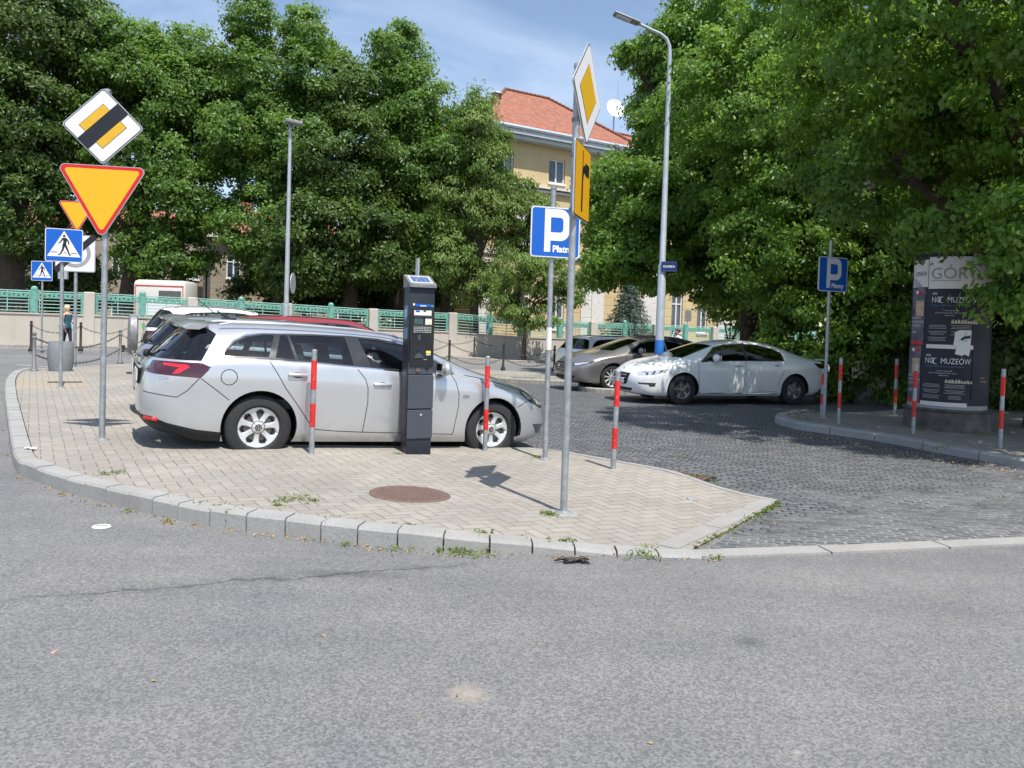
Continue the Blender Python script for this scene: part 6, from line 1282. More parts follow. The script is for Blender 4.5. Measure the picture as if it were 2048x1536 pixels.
def car(name, label, x, y, head, pitch, z, sp, paintm, F_, wk=OPELW, rim=.222, wmat='alloy', scale=(1, 1, 1), lod=3, cat='car', group='parked cars', **o):
    root = empty(name, (x, y, z), head, pitch, label=label, cat=cat, group=group); root.scale = scale
    V, F = cage(sp); me = bpy.data.meshes.new('c'); me.from_pydata([tuple(v) for v in V] , [], F); ob = bpy.data.objects.new('c', me); sc.collection.objects.link(ob)
    m = ob.modifiers.new('m', 'MIRROR'); m.use_axis = (False, True, False); m.use_clip = True; m.merge_threshold = .0005; s_ = ob.modifiers.new('s', 'SUBSURF'); s_.levels = lod; s_.render_levels = lod
    em = bpy.data.meshes.new_from_object(ob.evaluated_get(bpy.context.evaluated_depsgraph_get())); bpy.data.objects.remove(ob)
    bm = bmesh.new(); bm.from_mesh(em); bpy.data.meshes.remove(em); bmesh.ops.recalc_face_normals(bm, faces=bm.faces[:])
    side = lambda f: abs(f.normal.y) > .30; bm.normal_update(); wb, Rw, tw = sp['wb'], sp['R'], sp['tw']
    # wheel arches
    for ax_ in (0., wb):
        poly = [(ax_ + (Rw + .042) * math.cos(2 * math.pi * i / 40), Rw + .012 + (Rw + .040) * math.sin(2 * math.pi * i / 40)) for i in range(40)]
        fs = carve(bm, poly, 'xz', lambda f: abs(f.calc_center_median().y) > .45 and abs(f.normal.y) > .05 or f.calc_center_median().z < .3 and abs(f.calc_center_median().y) > .45); bmesh.ops.delete(bm, geom=fs, context='FACES')
    bm.normal_update()
    gside = lambda f: abs(f.normal.y) > .35 and abs(f.calc_center_median().y) > .45
    # glazing: chrome surround, black surround, panes
    parts = []
    if F_.get('chrome'): 
        for h in halves(carve(bm, F_['chrome'], 'xz', gside)): parts.append(h)
        for h in parts:
            for f in h: f.material_index = 2; f.tag = True
    if F_.get('surround'):
        for f in carve(bm, F_['surround'], 'xz', gside): f.material_index = 3
    for nm, poly, gm in F_.get('panes', []):
        fs = carve(bm, poly, 'xz', gside)
        for h in halves(fs): take(bm, h, nm, gm, root, .004)
    if 'rearglass' in F_:
        kind, poly = F_['rearglass']
        fs = carve(bm, poly, kind, (lambda f: f.normal.x < -.12 or (f.calc_center_median().x < -.3 and f.calc_center_median().z > .9)) if kind == 'xz' else (lambda f: f.normal.x < -.15 or (kind == 'xy' and f.normal.z > .3))); take(bm, fs, 'rear_window', o.get('rg', 'glass'), root, .004)
    ws_ = F_['screen']; poly = [(a, b) for a, b in ws_] + [(a, -b) for a, b in reversed(ws_)]
    fs = carve(bm, poly, 'xy', lambda f: f.normal.z > .3 and f.calc_center_median().z > .9); take(bm, fs, 'windscreen', 'glass', root, .004)
    if 'spoiler' in o: pass
    # lamps
    for nm, poly, m_, ax, flt in F_.get('lamps', []):
        fs = carve(bm, poly, ax, flt)
        for h in halves(fs):
            q = take(bm, h, nm, m_, root, .002)
            if q is not None and nm == 'tail_light' and F_.get('tailmark'):
                b_ = bmesh.new(); b_.from_mesh(q.data); b_.normal_update(); f2 = []
                for pp in F_['tailmark']: f2 += carve(b_, pp, 'xz', lambda f: True)
                f2 = list({f for f in f2 if f.is_valid}); take(b_, f2, 'lit_strip', 'tailbright', q, -.002); b_.to_mesh(q.data); b_.free()
            if q is not None and nm == 'head_light' and F_.get('headmark'):
                b_ = bmesh.new(); b_.from_mesh(q.data); b_.normal_update()
                for pp, mm_ in F_['headmark']: f2 = carve(b_, pp, 'xz', lambda f: True); take(b_, [f for f in f2 if f.is_valid], 'reflector', mm_, q, -.002)
                b_.to_mesh(q.data); b_.free()
    # dark insets
    for poly, ax, flt, mi in F_.get('dark', []):
        for f in carve(bm, poly, ax, flt): f.material_index = mi
    # seams
    sf = lambda f: abs(f.normal.y) > .25 and abs(f.calc_center_median().y) > .4
    for pts in F_.get('seams', []):
        for q in strip_poly(pts, .009):
            for f in carve(bm, list(q), 'xz', sf): 
                if f.material_index == 0: f.material_index = 1; f.tag = True
    for nm, poly in F_.get('doors', []):
        cc = [f for f in bm.faces if sf(f) and inpoly((f.calc_center_median().x, f.calc_center_median().z), poly) and f.material_index == 0]
        for h in halves(cc): take(bm, h, nm, paintm, root)
    # inner lining of the remaining shell
    bm.normal_update(); ln = bmesh.new(); mp_ = {}
    for f in bm.faces:
        if f.calc_center_median().z < .55: continue
        for v in f.verts:
            if v not in mp_: mp_[v] = ln.verts.new(v.co - v.normal * .022)
        ln.faces.new([mp_[v] for v in reversed(f.verts)])
    lm = bpy.data.meshes.new('cabin_lining'); ln.to_mesh(lm); ln.free(); link('cabin_lining', lm, 'lining', root)
    for f in bm.faces: f.smooth = True
    bmesh.ops.delete(bm, geom=[v for v in bm.verts if not v.link_faces], context='VERTS')
    me = bpy.data.meshes.new('body'); bm.to_mesh(me); bm.free(); body = link('body', me, [paintm, 'darkplastic', 'chrome', 'gloss'], root)
    # arch liners, underbody, cabin
    for ax_ in (0., wb):
        for s in (-1, 1):
            L_ = MB(); vs = []; n = 18
            for i in range(n + 1):
                a = R(-12 + 204 * i / n); r__ = Rw + .045; vs += [(ax_ + r__ * math.cos(a), s * .885, Rw + .01 + r__ * math.sin(a)), (ax_ + r__ * math.cos(a), s * .5, Rw + .01 + r__ * math.sin(a))]
            L_.add(vs, [(2 * i, 2 * i + 1, 2 * i + 3, 2 * i + 2) for i in range(n)]); L_.add([vs[2 * i + 1] for i in range(n + 1)], [tuple(range(n + 1))])
            L_.build('arch_liner', 'darkplastic', root)
    U_ = MB(); U_.box((wb / 2, 0, .25), (wb - .85, 1.64, .12)); U_.box((wb / 2, 0, .26), (wb + 1.5, 1.0, .10)); U_.build('underbody', 'darkplastic', root)
    I_ = MB(); I_.box((wb / 2 + .02, 0, .58), (wb - .1, 1.5, .10)); I_.box((wb * .5 + .95, 0, .86), (.5, 1.45, .24), bev=.08)
    if 'estate' in name: I_.box((-.45, 0, .78), (.9, 1.2, .3), bev=.02)
    I_.build('dashboard', 'lining', root, 40)
    for (sx, sy, nm) in ((wb * .5 + .02, .36, 'seat'), (wb * .5 + .02, -.36, 'seat'), (wb * .5 - .85, .34, 'rear_seat'), (wb * .5 - .85, -.34, 'rear_seat')):
        s1 = MB(); s1.box((sx + .25, sy, .68), (.5, .48, .14), bev=.05); s1.box((sx - .06, sy, .95), (.14, .46, .55), M=Matrix.Rotation(R(-14), 4, 'Y'), bev=.05); s1.box((sx - .15, sy, 1.25), (.10, .24, .17), M=Matrix.Rotation(R(-14), 4, 'Y'), bev=.04); s1.build(nm, 'seatcloth', root, 50)
    sw = MB(); cx_, cy_ = wb * .5 + .62, .36; sw.tube([(cx_ + .07 * math.sin(a) * .9, cy_ + .18 * math.cos(a), .98 + .17 * math.sin(a)) for a in [2 * math.pi * i / 16 for i in range(17)]], .013, 6, cap=False); sw.tube([(cx_, cy_ - .17, .98), (cx_, cy_ + .17, .98)], .015, 6); sw.build('steering_wheel', 'darkplastic', root, 60)
    for ax_ in (0., wb):
        for s in (-1, 1):
            ri, zc = wheel(root, ax_, s * (tw + .045), Rw, wk, rim, mat=wmat)
            if o.get('bolt'): emblem_ring(ri, zc)
    # mirrors, handles
    mx_, mz = F_['mirror']
    for s in (-1, 1):
        mm = MB(); mm.ball((mx_, s * 1.0, mz), .11, 16, (.62, 1.05, .78)); k = mm.build('mirror', o.get('mirrormat', paintm), root, 180); mm = MB(); mm.box((mx_ - .068, s * 1.0, mz), (.012, .17, .12), bev=.004); mm.build('mirror_glass', 'chrome', k); mm = MB(); mm.tube([(mx_ + .02, s * .86, mz - .07), (mx_, s * .96, mz - .04)], .03, 8); mm.build('mirror_arm', 'darkplastic', k)
        for hx, hz in F_['handles']:
            hh = MB(); yb_ = s * (sp['W'][5] + .012); hh.box((hx, yb_, hz), (.21, .03, .035), bev=.012); h_ = hh.build('door_handle', paintm, root, 50); hh = MB(); hh.ball((hx + .0, yb_ - s * .014, hz - .004), .055, 14, (1.15, .12, .55)); hh.build('handle_recess', 'darkplastic', h_, 180)
    return root, body
ES = dict(
    chrome=round_poly([(-.455, 1.045), (-.395, 1.145), (-.30, 1.235), (-.17, 1.303), (.0, 1.328), (.5, 1.352), (.95, 1.362), (1.3, 1.352), (1.62, 1.305), (1.95, 1.165), (2.16, 1.055), (2.2, .985), (1.5, .99), (.5, 1.035)], .02, 2),
    surround=round_poly([(-.43, 1.058), (-.375, 1.145), (-.29, 1.222), (-.17, 1.285), (.0, 1.318), (.5, 1.345), (.95, 1.356), (1.3, 1.345), (1.61, 1.295), (1.93, 1.155), (2.13, 1.05), (2.16, 1.003), (1.5, 1.005), (.5, 1.05)], .015, 2),
    panes=[('quarter_window', round_poly([(-.405, 1.072), (-.355, 1.145), (-.28, 1.208), (-.16, 1.268), (0., 1.302), (.125, 1.312), (.052, 1.078)], .015, 2), 'glass'), ('rear_door_window', round_poly([(.12, 1.078), (.185, 1.312), (.255, 1.318), (.325, 1.073)], .01, 2), 'glass'),
           ('rear_door_window', round_poly([(.352, 1.072), (.285, 1.320), (.60, 1.333), (.895, 1.338), (.955, 1.038), (.6, 1.06)], .01, 2), 'glass'), ('front_door_window', round_poly([(1.045, 1.335), (1.3, 1.325), (1.58, 1.282), (1.85, 1.165), (1.93, 1.025), (1.5, 1.02), (1.16, 1.03)], .01, 2), 'glass')],
    rearglass=('xz', [(-1.25, 1.005), (-.60, 1.005), (-.455, 1.285), (-.53, 1.335), (-1.25, 1.395)]),
    screen=[(2.64, 0), (2.60, .35), (2.47, .64), (2.1, .605), (1.66, .55), (1.73, .3), (1.755, 0)],
    lamps=[('tail_light', round_poly([(-1.3, .965), (-.94, .985), (-.62, .988), (-.51, .945), (-.60, .835), (-.97, .85), (-1.3, .87)], .02, 3), 'taillens', 'xz', lambda f: f.calc_center_median().x < 0 and abs(f.calc_center_median().y) > .50),
           ('head_light', round_poly([(3.02, .832), (3.20, .812), (3.42, .745), (3.62, .665), (3.58, .60), (3.42, .61), (3.22, .70)], .02, 3), 'darklens', 'xz', lambda f: f.calc_center_median().x > 0 and abs(f.calc_center_median().y) > .42 and f.normal.z < .9),
           ('fog_light', [(3.32, .41), (3.56, .40), (3.6, .29), (3.40, .29)], 'darklens', 'xz', lambda f: f.calc_center_median().x > 3 and abs(f.calc_center_median().y) > .42)],
    tailmark=[[(-.94, .965), (-.74, .962), (-.705, .945), (-.80, .875), (-.86, .866), (-.83, .905), (-.80, .935), (-.94, .945)]],
    headmark=[([(3.10, .815), (3.2, .80), (3.30, .72), (3.22, .715)], 'clearlens'), ([(3.34, .74), (3.46, .70), (3.5, .64), (3.38, .655)], 'clearlens')],
    dark=[([(-.60, .56), (.60, .56), (.52, .36), (-.52, .36)], 'yz', lambda f: f.normal.x > .4 and f.calc_center_median().x > 3, 1), ([(-.36, .66), (.36, .66), (.30, .58), (-.30, .58)], 'yz', lambda f: f.normal.x > .4 and f.calc_center_median().x > 3, 1),
          ([(-1.3, .43), (-1.02, .425), (-.88, .372), (-.62, .315), (-.37, .29), (-.37, .0), (-1.3, .0)], 'xz', lambda f: f.calc_center_median().x < 0, 1)],
    seams=[[(.06, 1.04), (.147, .911), (.236, .766), (.38, .58), (.516, .393), (.545, .335)], [(1.0, 1.0), (1.09, .90), (1.125, .80), (1.135, .641), (1.104, .305)], [(2.13, 1.0), (2.195, .89), (2.235, .76), (2.242, .622), (2.20, .285)], [(.545, .335), (.8, .315), (1.104, .305), (1.7, .295), (2.20, .285)],
           [(-1.2, .675), (-1.0, .655), (-.81, .635), (-.72, .70), (-.612, .834)], [(-.60, .834), (-.45, .725), (-.32, .625)], [(-.62, 1.0), (-.56, .965), (-.51, .945)], [(2.32, .985), (2.6, .945), (3.0, .85), (3.2, .81)], [(3.05, .62), (3.2, .70)]]
    + [[(-.333 + .08 * math.cos(t), .858 + .08 * math.sin(t)) for t in [R(30 * i) for i in range(13)]]],
    doors=[('rear_door', [(.06, 1.05), (.147, .911), (.236, .766), (.38, .58), (.516, .393), (.545, .335), (.8, .315), (1.104, .305), (1.135, .641), (1.125, .80), (1.09, .90), (1.0, 1.0), (.5, 1.035)]), ('front_door', [(1.0, 1.0), (1.09, .90), (1.125, .80), (1.135, .641), (1.104, .305), (1.7, .295), (2.20, .285), (2.242, .622), (2.235, .76), (2.195, .89), (2.13, .99), (1.5, .99)])],
    mirror=(2.0, 1.055), handles=[(.352, .912), (1.29, .842)])
H1 = 4 and (-3.038, 8.756, .4921, .0467, -.0183)
e1, e1b = car('estate_car', 'silver estate car nearest the viewer, parked behind the ticket machine', H1[0], H1[1], H1[2], H1[3], H1[4], ESTATE, 'silver', ES, bolt=True)
def shell_extra(root, name, mat, fn, smooth=40): mb = MB(); fn(mb); return mb.build(name, mat, root, smooth)
def spoiler(mb):
    for s in (0,):
        ys = [.60 * math.sin(math.pi / 2 * i / 9) for i in range(-9, 10)]; top_ = []; 
        vs = []
        for y in ys:
            c = 1 - (y / .62) ** 2 * .35; xe = -.86 + .10 * (y / .6) ** 2; zc_ = 1.41 - .05 * (y / .6) ** 2
            vs += [(-.52, y * 1.02, zc_ + .012), (-.70, y, zc_ + .008), (xe, y * .97, zc_ - .030), (xe + .015, y * .97, zc_ - .042), (-.62, y, zc_ - .040)]
        n = 5; fs = [(i * n + k, (i + 1) * n + k, (i + 1) * n + (k + 1) % n, i * n + (k + 1) % n) for i in range(len(ys) - 1) for k in range(n)] + [(0, 1, 2, 3, 4), tuple(len(vs) - 5 + k for k in (4, 3, 2, 1, 0))]
        mb.add(vs, fs)
shell_extra(e1, 'spoiler', 'silver', spoiler, 35)
def rails(mb, y=.60, zt=1.405):
    for s in (-1, 1): mb.tube([(-.42, s * y, zt - .02), (-.3, s * (y + .012), zt + .012), (.3, s * (y + .03), zt + .035), (1.0, s * (y + .03), zt + .032), (1.45, s * (y + .008), zt - .005), (1.55, s * y, zt - .035)], .014, 8)
shell_extra(e1, 'roof_rail', 'silver', rails)
shell_extra(e1, 'antenna', 'darkplastic', lambda mb: (mb.box((-.25, 0, 1.455), (.16, .05, .02), bev=.008), mb.tube([(-.25, 0, 1.46), (-.38, 0, 1.53)], [.02, .006], 8)))
def tailgate(mb, x=-1.135): mb.box((x, 0, .80), (.03, .52, .13), M=Matrix.Rotation(R(0), 4, 'Y'))
pl_ = shell_extra(e1, 'plate_recess', 'darkplastic', lambda mb: mb.box((-1.135, 0, .80), (.03, .62, .17), bev=.01)); shell_extra(e1, 'number_plate', 'plate', lambda mb: mb.box((-1.155, 0, .80), (.01, .52, .114))); shell_extra(e1, 'chrome_bar', 'chrome', lambda mb: mb.box((-1.14, 0, .905), (.03, 1.02, .032), bev=.008))
shell_extra(e1, 'rear_wiper', 'darkplastic', lambda mb: (mb.ball((-1.06, 0, 1.02), .04, 10), mb.tube([(-1.06, 0, 1.02), (-1.0, -.2, 1.12), (-.97, -.42, 1.15)], .012, 6)))
shell_extra(e1, 'rear_reflector', 'redpaint', lambda mb: [mb.box((-1.02, s * .66, .40), (.04, .20, .035), rz=-s * .55, bev=.006) for s in (-1, 1)])
shell_extra(e1, 'parking_sensor', 'silver2', lambda mb: [mb.lathe([(.014, 0), (.010, .004)], 12, (-1.075, s * .62, .52), Matrix.Rotation(R(-90), 4, 'Y')) for s in (-1, 1)])
for s in (-1, 1):
    mb = MB(); mb.prism([(-.045, -.012), (.03, -.012), (.045, .012), (-.03, .012)], -.003, .003, Matrix.Translation((2.33, s * .927, .745))); mb.build('wing_badge', 'chrome', e1)
mb = MB(); Tm = Matrix.Translation((-.98, -.802, .80)) @ Matrix.Rotation(R(-24), 4, 'Z'); 
text_into(mb, 'CDTI', .05, 0, 0, 0, Tm, sx=.8); mb.build('badge_lettering', 'chrome', e1)
# second silver car: hatch-like estate behind
def fwd(h): return Vector((math.cos(h), math.sin(h)))
def place(px_rear, D, dh=0, H0=.4921):  # rear-axle centre
    v = ray(px_rear, 700); x = v.x * D / v.y; return x, D, H0 + dh
C2 = dict(ES); C2['chrome'] = None; C2['tailmark'] = None; C2['lamps'] = [('tail_light', [(-1.3, .93), (-.80, .96), (-.66, .93), (-.78, .76), (-1.3, .74)], 'taillens', 'xz', lambda f: f.calc_center_median().x < 0 and abs(f.calc_center_median().y) > .45)] + ES['lamps'][1:2]
C2['seams'] = ES['seams'][:4]; C2['headmark'] = None
hx = -4.28; hy = 11.15
e2, _ = car('silver_hatchback', 'second silver car parked just behind the nearest estate, only its tail and roof showing', hx, hy, .49, .045, -.02, ESTATE, 'silver2', C2, wk=FIVEW, scale=(.98, .98, 1.035), lod=2)
shell_extra(e2, 'spoiler', 'silver2', spoiler, 50); shell_extra(e2, 'antenna', 'darkplastic', lambda mb: (mb.tube([(-.1, 0, 1.46), (-.38, 0, 1.66)], [.007, .004], 6), mb.box((-.1, 0, 1.465), (.10, .05, .02), bev=.008)))
shell_extra(e2, 'number_plate', 'plate', lambda mb: mb.box((-1.155, 0, .72), (.012, .52, .114))); shell_extra(e2, 'chrome_bar', 'chrome', lambda mb: mb.box((-1.145, 0, .86), (.03, .9, .035), bev=.008)); shell_extra(e2, 'rear_wiper', 'darkplastic', lambda mb: mb.tube([(-1.06, 0, 1.02), (-1.0, -.2, 1.06), (-.97, -.5, 1.06)], .014, 6))
shell_extra(e2, 'rear_reflector', 'redpaint', lambda mb: [mb.box((-1.04, s * .62, .40), (.04, .16, .04), rz=-s * .45) for s in (-1, 1)])
cr_x, cr_y = atD(535, 645, 13.6).x - .25, 13.55
e4, _ = car('red_hatchback', 'dark red car, only its roof showing between the silver cars', cr_x + .3, cr_y + .15, .49, .03, -.03, ESTATE, 'redcar', C2, wk=FIVEW, scale=(.88, .95, 1.07), lod=2)
sx3, sy3 = atD(375, 640, 17.6).x, 17.6
C3 = dict(C2); C3['seams'] = ES['seams'][:3]
e3, _ = car('white_off_roader', 'white off-roader with a dark spare-wheel cover on its tail, behind the silver cars', sx3, sy3, .50, .02, -.05, ESTATE, 'whitecar', C3, wk=FIVEW, scale=(.86, .94, 1.18), lod=2)
mb = MB(); mb.lathe([(.001, -.02), (.33, -.02), (.37, .02), (.37, .16), (.33, .20), (.001, .215)], 32, (-1.42, -.12, .86), Matrix.Rotation(R(90), 4, 'Y') @ Matrix.Rotation(0, 4, 'Z')); mb.build('spare_wheel_cover', 'darkplastic' if False else 'steel_dark', e3, 40)
shell_extra(e3, 'roof_rail', 'steel_dark', lambda mb: rails(mb)); shell_extra(e3, 'antenna', 'darkplastic', lambda mb: mb.tube([(1.5, -.5, 1.42), (1.0, -.5, 1.75)], [.006, .004], 6))
# white saloon
SA = dict(
    chrome=round_poly([(2.47, .925), (2.2, 1.105), (1.96, 1.262), (1.67, 1.327), (1.28, 1.350), (.885, 1.338), (.48, 1.257), (.275, 1.172), (.29, .972), (1.3, .972), (1.9, .955)], .02, 2),
    surround=round_poly([(2.42, .94), (2.2, 1.088), (1.96, 1.245), (1.67, 1.31), (1.28, 1.332), (.885, 1.32), (.49, 1.242), (.30, 1.16), (.315, .988), (1.3, .988), (1.9, .970)], .015, 2),
    panes=[('rear_door_window', round_poly([(.335, 1.0), (.32, 1.150), (.50, 1.228), (.885, 1.306), (1.235, 1.318), (1.235, 1.0)], .012, 2), 'glassdark'), ('front_door_window', round_poly([(1.30, 1.0), (1.30, 1.318), (1.67, 1.296), (1.94, 1.235), (2.15, 1.105), (2.33, .985), (1.9, .985)], .012, 2), 'glassdark')],
    rearglass=('xy', [(-.40, -.50), (-.40, .50), (.36, .45), (.36, -.45)]),
    screen=[(2.94, 0), (2.88, .4), (2.76, .66), (2.36, .60), (1.96, .54), (2.02, .3), (2.04, 0)],
    lamps=[('tail_light', round_poly([(-1.3, .93), (-.70, .94), (-.50, .95), (-.62, .86), (-.84, .79), (-1.3, .78)], .01, 2), 'taillens', 'xz', lambda f: f.calc_center_median().x < 0 and abs(f.calc_center_median().y) > .50 and f.normal.z < .7),
           ('head_light', round_poly([(3.80, .605), (3.74, .690), (3.15, .800), (3.24, .705), (3.50, .635)], .015, 2), 'clearlens', 'xz', lambda f: f.calc_center_median().x > 3 and abs(f.calc_center_median().y) > .40),
           ('fog_light', [(3.45, .47), (3.78, .47), (3.78, .435), (3.60, .425), (3.58, .38), (3.47, .39)], 'darklens', 'xz', lambda f: f.calc_center_median().x > 3 and abs(f.calc_center_median().y) > .45)],
    headmark=[([(3.62, .69), (3.58, .69), (3.62, .63), (3.65, .63)], 'darklens'), ([(3.48, .72), (3.43, .73), (3.50, .65), (3.54, .65)], 'darklens'), ([(3.34, .74), (3.28, .75), (3.36, .69), (3.40, .68)], 'darklens')],
    dark=[([(-.42, .655), (.42, .655), (.36, .44), (.28, .40), (-.28, .40), (-.36, .44)], 'yz', lambda f: f.normal.x > .3 and f.calc_center_median().x > 3, 1), ([(-.52, .335), (.52, .335), (.45, .27), (-.45, .27)], 'yz', lambda f: f.normal.x > .3 and f.calc_center_median().x > 3, 1)],
    seams=[[(2.475, .935), (2.46, .6), (2.428, .236)], [(1.30, .98), (1.33, .6), (1.334, .238)], [(.291, .967), (.30, .80), (.40, .60), (.47, .44)], [(.5, .30), (1.334, .27), (2.428, .265)], [(2.6, .92), (3.0, .86), (3.2, .80)], [(-1.1, .66), (-.85, .66), (-.6, .85)], [(3.05, .62), (3.16, .72)]],
    doors=[('rear_door', [(.291, .967), (.30, .80), (.40, .60), (.5, .44), (.6, .30), (1.334, .27), (1.33, .6), (1.30, .98)]), ('front_door', [(1.30, .98), (1.33, .6), (1.334, .27), (2.428, .265), (2.46, .6), (2.475, .93)])],
    mirror=(2.10, 1.03), handles=[(.50, .90), (1.50, .885)])
e7, _ = car('white_saloon', 'white saloon car parked side-on in the dappled shade of the lindens', 6.159, 18.186, 3.433, 0., -.167, SALOON, 'whitecar', SA, wk=FIVEW, rim=.205, wmat='alloy_dull')
def grille(mb, x=3.915, z0=.43, z1=.64, n=3, w=.36):
    for i in range(n): z = z0 + (z1 - z0) * (i + .5) / n; mb.box((x + .012 - (.02 if i == n - 1 else 0), 0, z), (.02, w * 2 * (.8 + .2 * i / n), .022), bev=.006)
shell_extra(e7, 'grille_bars', 'chrome', grille); shell_extra(e7, 'number_plate', 'plate', lambda mb: mb.box((3.94, 0, .475), (.012, .52, .114)))
mb = MB(); text_into(mb, 'ZS 054A2', .11, 0, 0, 0, Matrix.Translation((3.948, -.24, .437)) @ Matrix.Rotation(R(90), 4, 'Z'), sx=.85, offset=.002); mb.build('plate_lettering', 'black_sheet', e7)
shell_extra(e7, 'emblem', 'chrome', lambda mb: mb.ball((3.80, 0, .735), .045, 10, (.5, .7, 1)), 180); shell_extra(e7, 'boot_lip', 'whitecar', lambda mb: mb.box((-1.0, 0, 1.012), (.14, 1.25, .022), bev=.009)); shell_extra(e7, 'sill_strip', 'chrome', lambda mb: [mb.box((1.45, s * .905, .262), (1.9, .02, .022), bev=.006) for s in (-1, 1)])
shell_extra(e7, 'inner_mirror', 'green' if False else 'darkplastic', lambda mb: mb.box((1.98, 0, 1.25), (.04, .24, .07), bev=.015))
# warm-grey saloon, front three-quarter
SB = dict(SA); SB['lamps'] = [SA['lamps'][0], ('head_light', round_poly([(3.84, .60), (3.80, .68), (3.28, .775), (3.42, .69), (3.6, .64)], .012, 2), 'darklens', 'xz', lambda f: f.calc_center_median().x > 3 and abs(f.calc_center_median().y) > .36)]
SB['headmark'] = [([(3.78, .62), (3.76, .67), (3.45, .73), (3.52, .69)], 'clearlens')]
SB['panes'] = [(a, b, 'glass') for a, b, c in SA['panes']]; SB['dark'] = [([(-.50, .69), (.50, .69), (.42, .44), (-.42, .44)], 'yz', lambda f: f.normal.x > .25 and f.calc_center_median().x > 3, 1), ([(-.66, .36), (.66, .36), (.55, .27), (-.55, .27)], 'yz', lambda f: f.normal.x > .2 and f.calc_center_median().x > 3, 1), ([(.5, -.6), (.5, .6), (1.88, .56), (1.88, -.56)], 'xy', lambda f: f.normal.z > .9 and f.calc_center_median().z > 1.2, 1)]
e5, _ = car('grey_saloon', 'warm grey saloon with bright spoked wheels parked nose-left behind the white saloon', 4.95, 21.35, R(200), 0., B(3, 20) + .05, SALOON, 'greige', SB, wk=TENW, rim=.24, wmat='alloy')
shell_extra(e5, 'grille_bars', 'chrome', lambda mb: [mb.box((3.93 - .012 * i, 0, .48 + .04 * i), (.012, .80, .008)) for i in range(5)]); shell_extra(e5, 'bumper_trim', 'chrome', lambda mb: [mb.tube([(3.90, s * .30, .34), (3.84, s * .52, .345), (3.72, s * .70, .40)], .012, 8) for s in (-1, 1)])
shell_extra(e5, 'emblem', 'chrome', lambda mb: mb.prism([(-.03, 0), (0, .055), (.03, 0), (0, -.055)], -.01, .01, Matrix.Translation((3.95, 0, .58)) @ Matrix.Rotation(R(90), 4, 'Z')))
# white estate beyond, tail towards the viewer's left
D_ = 25.6; w = atD(1172, 720, D_); C6 = dict(C2); C6['lamps'] = [('tail_light', [(-1.3, .90), (-.90, .92), (-.80, .88), (-.84, .72), (-1.3, .70)], 'tailbright', 'xz', lambda f: f.calc_center_median().x < 0 and abs(f.calc_center_median().y) > .55)]
e6, _ = car('white_estate', 'white older estate car with roof rails beyond the grey saloon, tail to the left', w.x + .15, D_, R(24), 0., B(w.x, D_) + .02, ESTATE, 'whitecar', C6, wk=FIVEW, scale=(.92, .94, .97), lod=2); shell_extra(e6, 'roof_rail', 'darkplastic', lambda mb: rails(mb)); shell_extra(e6, 'number_plate', 'plate', lambda mb: mb.box((-1.16, 0, .66), (.012, .52, .114)))
e8, _ = car('dark_estate', 'black car behind the white saloon, only its dark roof showing', 8.6, 24.4, R(200), 0., B(8, 24), ESTATE, 'blackcar', C2, wk=FIVEW, scale=(.95, .97, 1.02), lod=2)
# ------------------------------------------------------------------ people
def figure(name, label, base, head, h, joints, mats, hairf):
    root = empty(name, base, head, label=label, cat='person'); vs, es, rr_ = joints
    me = bpy.data.meshes.new('body'); me.from_pydata([tuple(Vector(v) * h) for v in vs], es, []); ob = bpy.data.objects.new('body', me); sc.collection.objects.link(ob)
    s_ = ob.modifiers.new('s', 'SKIN'); sk = me.skin_vertices[0].data
    for i, r_ in enumerate(rr_): sk[i].radius = (r_[0] * h, r_[1] * h) if isinstance(r_, tuple) else (r_ * h, r_ * h)
    sk[0].use_root = True; u_ = ob.modifiers.new('u', 'SUBSURF'); u_.levels = 2; em = bpy.data.meshes.new_from_object(ob.evaluated_get(bpy.context.evaluated_depsgraph_get())); bpy.data.objects.remove(ob)
    o = link('body', em, [MT[m] for m in mats], root)
    for p in em.polygons: p.use_smooth = True; p.material_index = hairf(p.center / h)
    return root
def body_joints(armL, armR, stride=.06):
    V = [(0, 0, .52), (0, 0, .60), (0, .0, .70), (0, 0, .79), (0, 0, .845), (0, -.008, .885), (0, -.012, .93), (0, -.004, .975)]; rr_ = [(.092, .068), (.078, .058), (.088, .062), (.082, .055), (.033, .033), (.040, .042), (.050, .056), (.036, .040)]
    E = [(i, i + 1) for i in range(7)]
    def ch(par, pts, rad):
        p = par
        for q, r_ in zip(pts, rad): V.append(q); rr_.append(r_); E.append((p, len(V) - 1)); p = len(V) - 1
        return p
    for s, arm in ((1, armL), (-1, armR)):
        p = ch(3, [(s * .105, 0, .80)] + arm[:2], [.036, .028, .021]); hnd = arm[2]; ch(p, [hnd], [(.016, .024)]); k = len(V) - 1
        d = (Vector(hnd) - Vector(arm[1])).normalized()
        for i in range(5): a = (i - 1.5) * .009; b = Vector(hnd) + d * (.030 if i < 4 else .008) + Vector((0, a if i < 4 else -.022, -.012)); c_ = b + d * (.018, .022, .020, .015, .014)[i] + Vector((-s * .004, 0, -.008)); ch(k, [tuple(b), tuple(c_)], [.0058, .0045])
        ch(0, [(s * .052, 0, .49), (s * .055, -s * stride * .5, .28), (s * .056, -s * stride, .055), (s * .058, -s * stride - .07, .02)], [.058, .036, .024, (.026, .018)])
    return V, E, rr_
w = at(134, 700, .11); b = Vector((w.x, w.y, w.z + .11)); hh = height_at(b, 137, 611)
def fw(c): z = c.z; return 1 if z > .56 and z < .79 and abs(c.x) < .105 else (0 if z > .47 else (1 if z > .40 else 0))
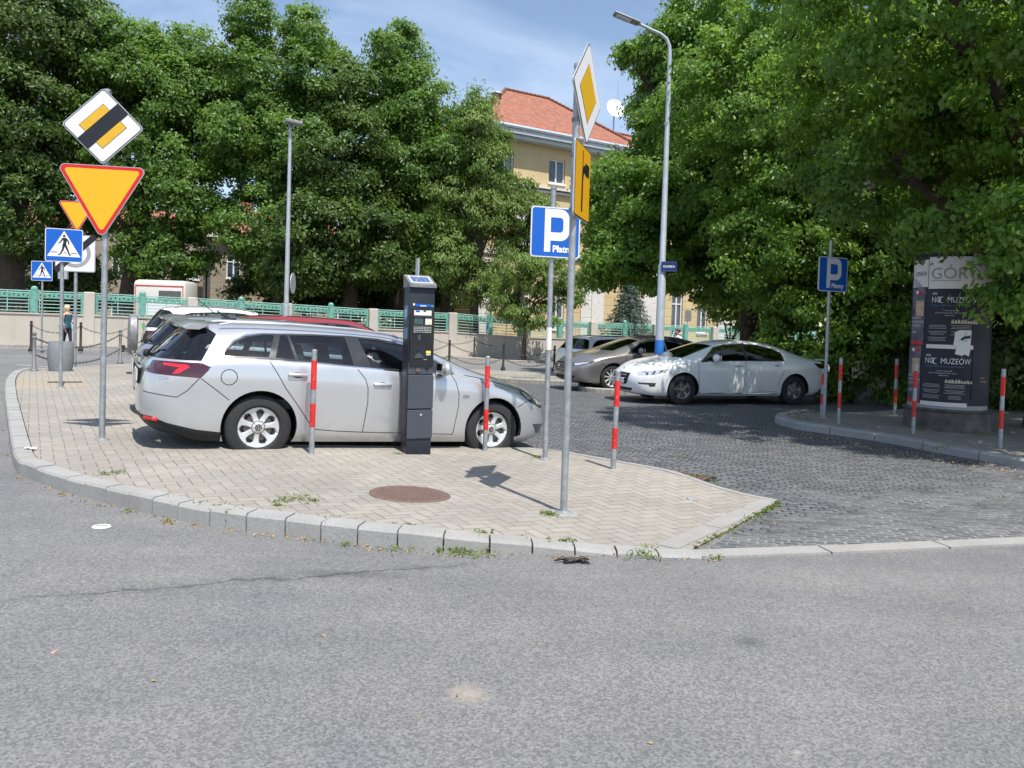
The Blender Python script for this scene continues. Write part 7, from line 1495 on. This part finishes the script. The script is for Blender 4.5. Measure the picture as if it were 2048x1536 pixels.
wm = figure('person', 'blonde woman in a teal sleeveless top and jeans walking behind the planter', b, R(75), hh, body_joints([(.13, .02, .66), (.11, -.06, .60), (.09, -.12, .62)], [(-.13, .01, .65), (-.13, -.04, .53), (-.125, -.06, .47)]), ['skin', 'clothteal', 'clothnavy'],
            lambda c: 1 if (.50 < c.z < .80 and abs(c.x) < .10) else (2 if (c.z <= .50 and c.z > .05 and abs(c.x) < .115) else 0))
mb = MB(); mb.ball((0, .012 * hh, .95 * hh), .062 * hh, 14, (1, 1.05, 1.12)); mb.tube([(0, .035 * hh, .95 * hh), (0, .055 * hh, .88 * hh), (0, .052 * hh, .82 * hh)], [.05 * hh, .045 * hh, .02 * hh], 10); mb.build('hair', 'hairblond', wm, 180)
mb = MB(); mb.box((-.15 * hh, -.02 * hh, .52 * hh), (.05 * hh, .16 * hh, .12 * hh), bev=.02); mb.build('handbag', 'steel_dark', wm, 50)
for s in (-1, 1): mb = MB(); mb.ball((s * .018 * hh, -.062 * hh, .938 * hh), .006 * hh, 6); mb.build('eye', 'black_sheet', wm)
w = at(1354, 716, .11); D_ = 33.; w = atD(1354, 700, D_); b = Vector((w.x, D_, B(w.x, D_))); hh = height_at(b, 1356, 658)
mn = figure('person', 'brown-haired man in a white shirt with a shoulder strap behind the parked cars', b, R(-60), hh, body_joints([(.13, .02, .66), (.12, -.05, .58), (.10, -.10, .56)], [(-.13, .01, .65), (-.13, -.02, .53), (-.125, -.04, .47)]), ['skin', 'clothwhite', 'clothnavy'],
            lambda c: 1 if (.50 < c.z < .835 and (abs(c.x) < .105 or c.z > .70)) else (2 if c.z <= .50 and c.z > .05 and abs(c.x) < .115 else 0))
mb = MB(); mb.ball((0, .010 * hh, .957 * hh), .059 * hh, 14, (1, 1.05, 1.0)); mb.build('hair', 'hairbrown', mn, 180); mb = MB(); mb.tube([(.07 * hh, -.05 * hh, .82 * hh), (0, -.075 * hh, .70 * hh), (-.09 * hh, -.03 * hh, .56 * hh)], .012, 6); mb.box((-.12 * hh, .02, .5 * hh), (.08, .28, .22), bev=.03); mb.build('shoulder_bag', 'clothnavy', mn)
bpy.context.view_layer.update()
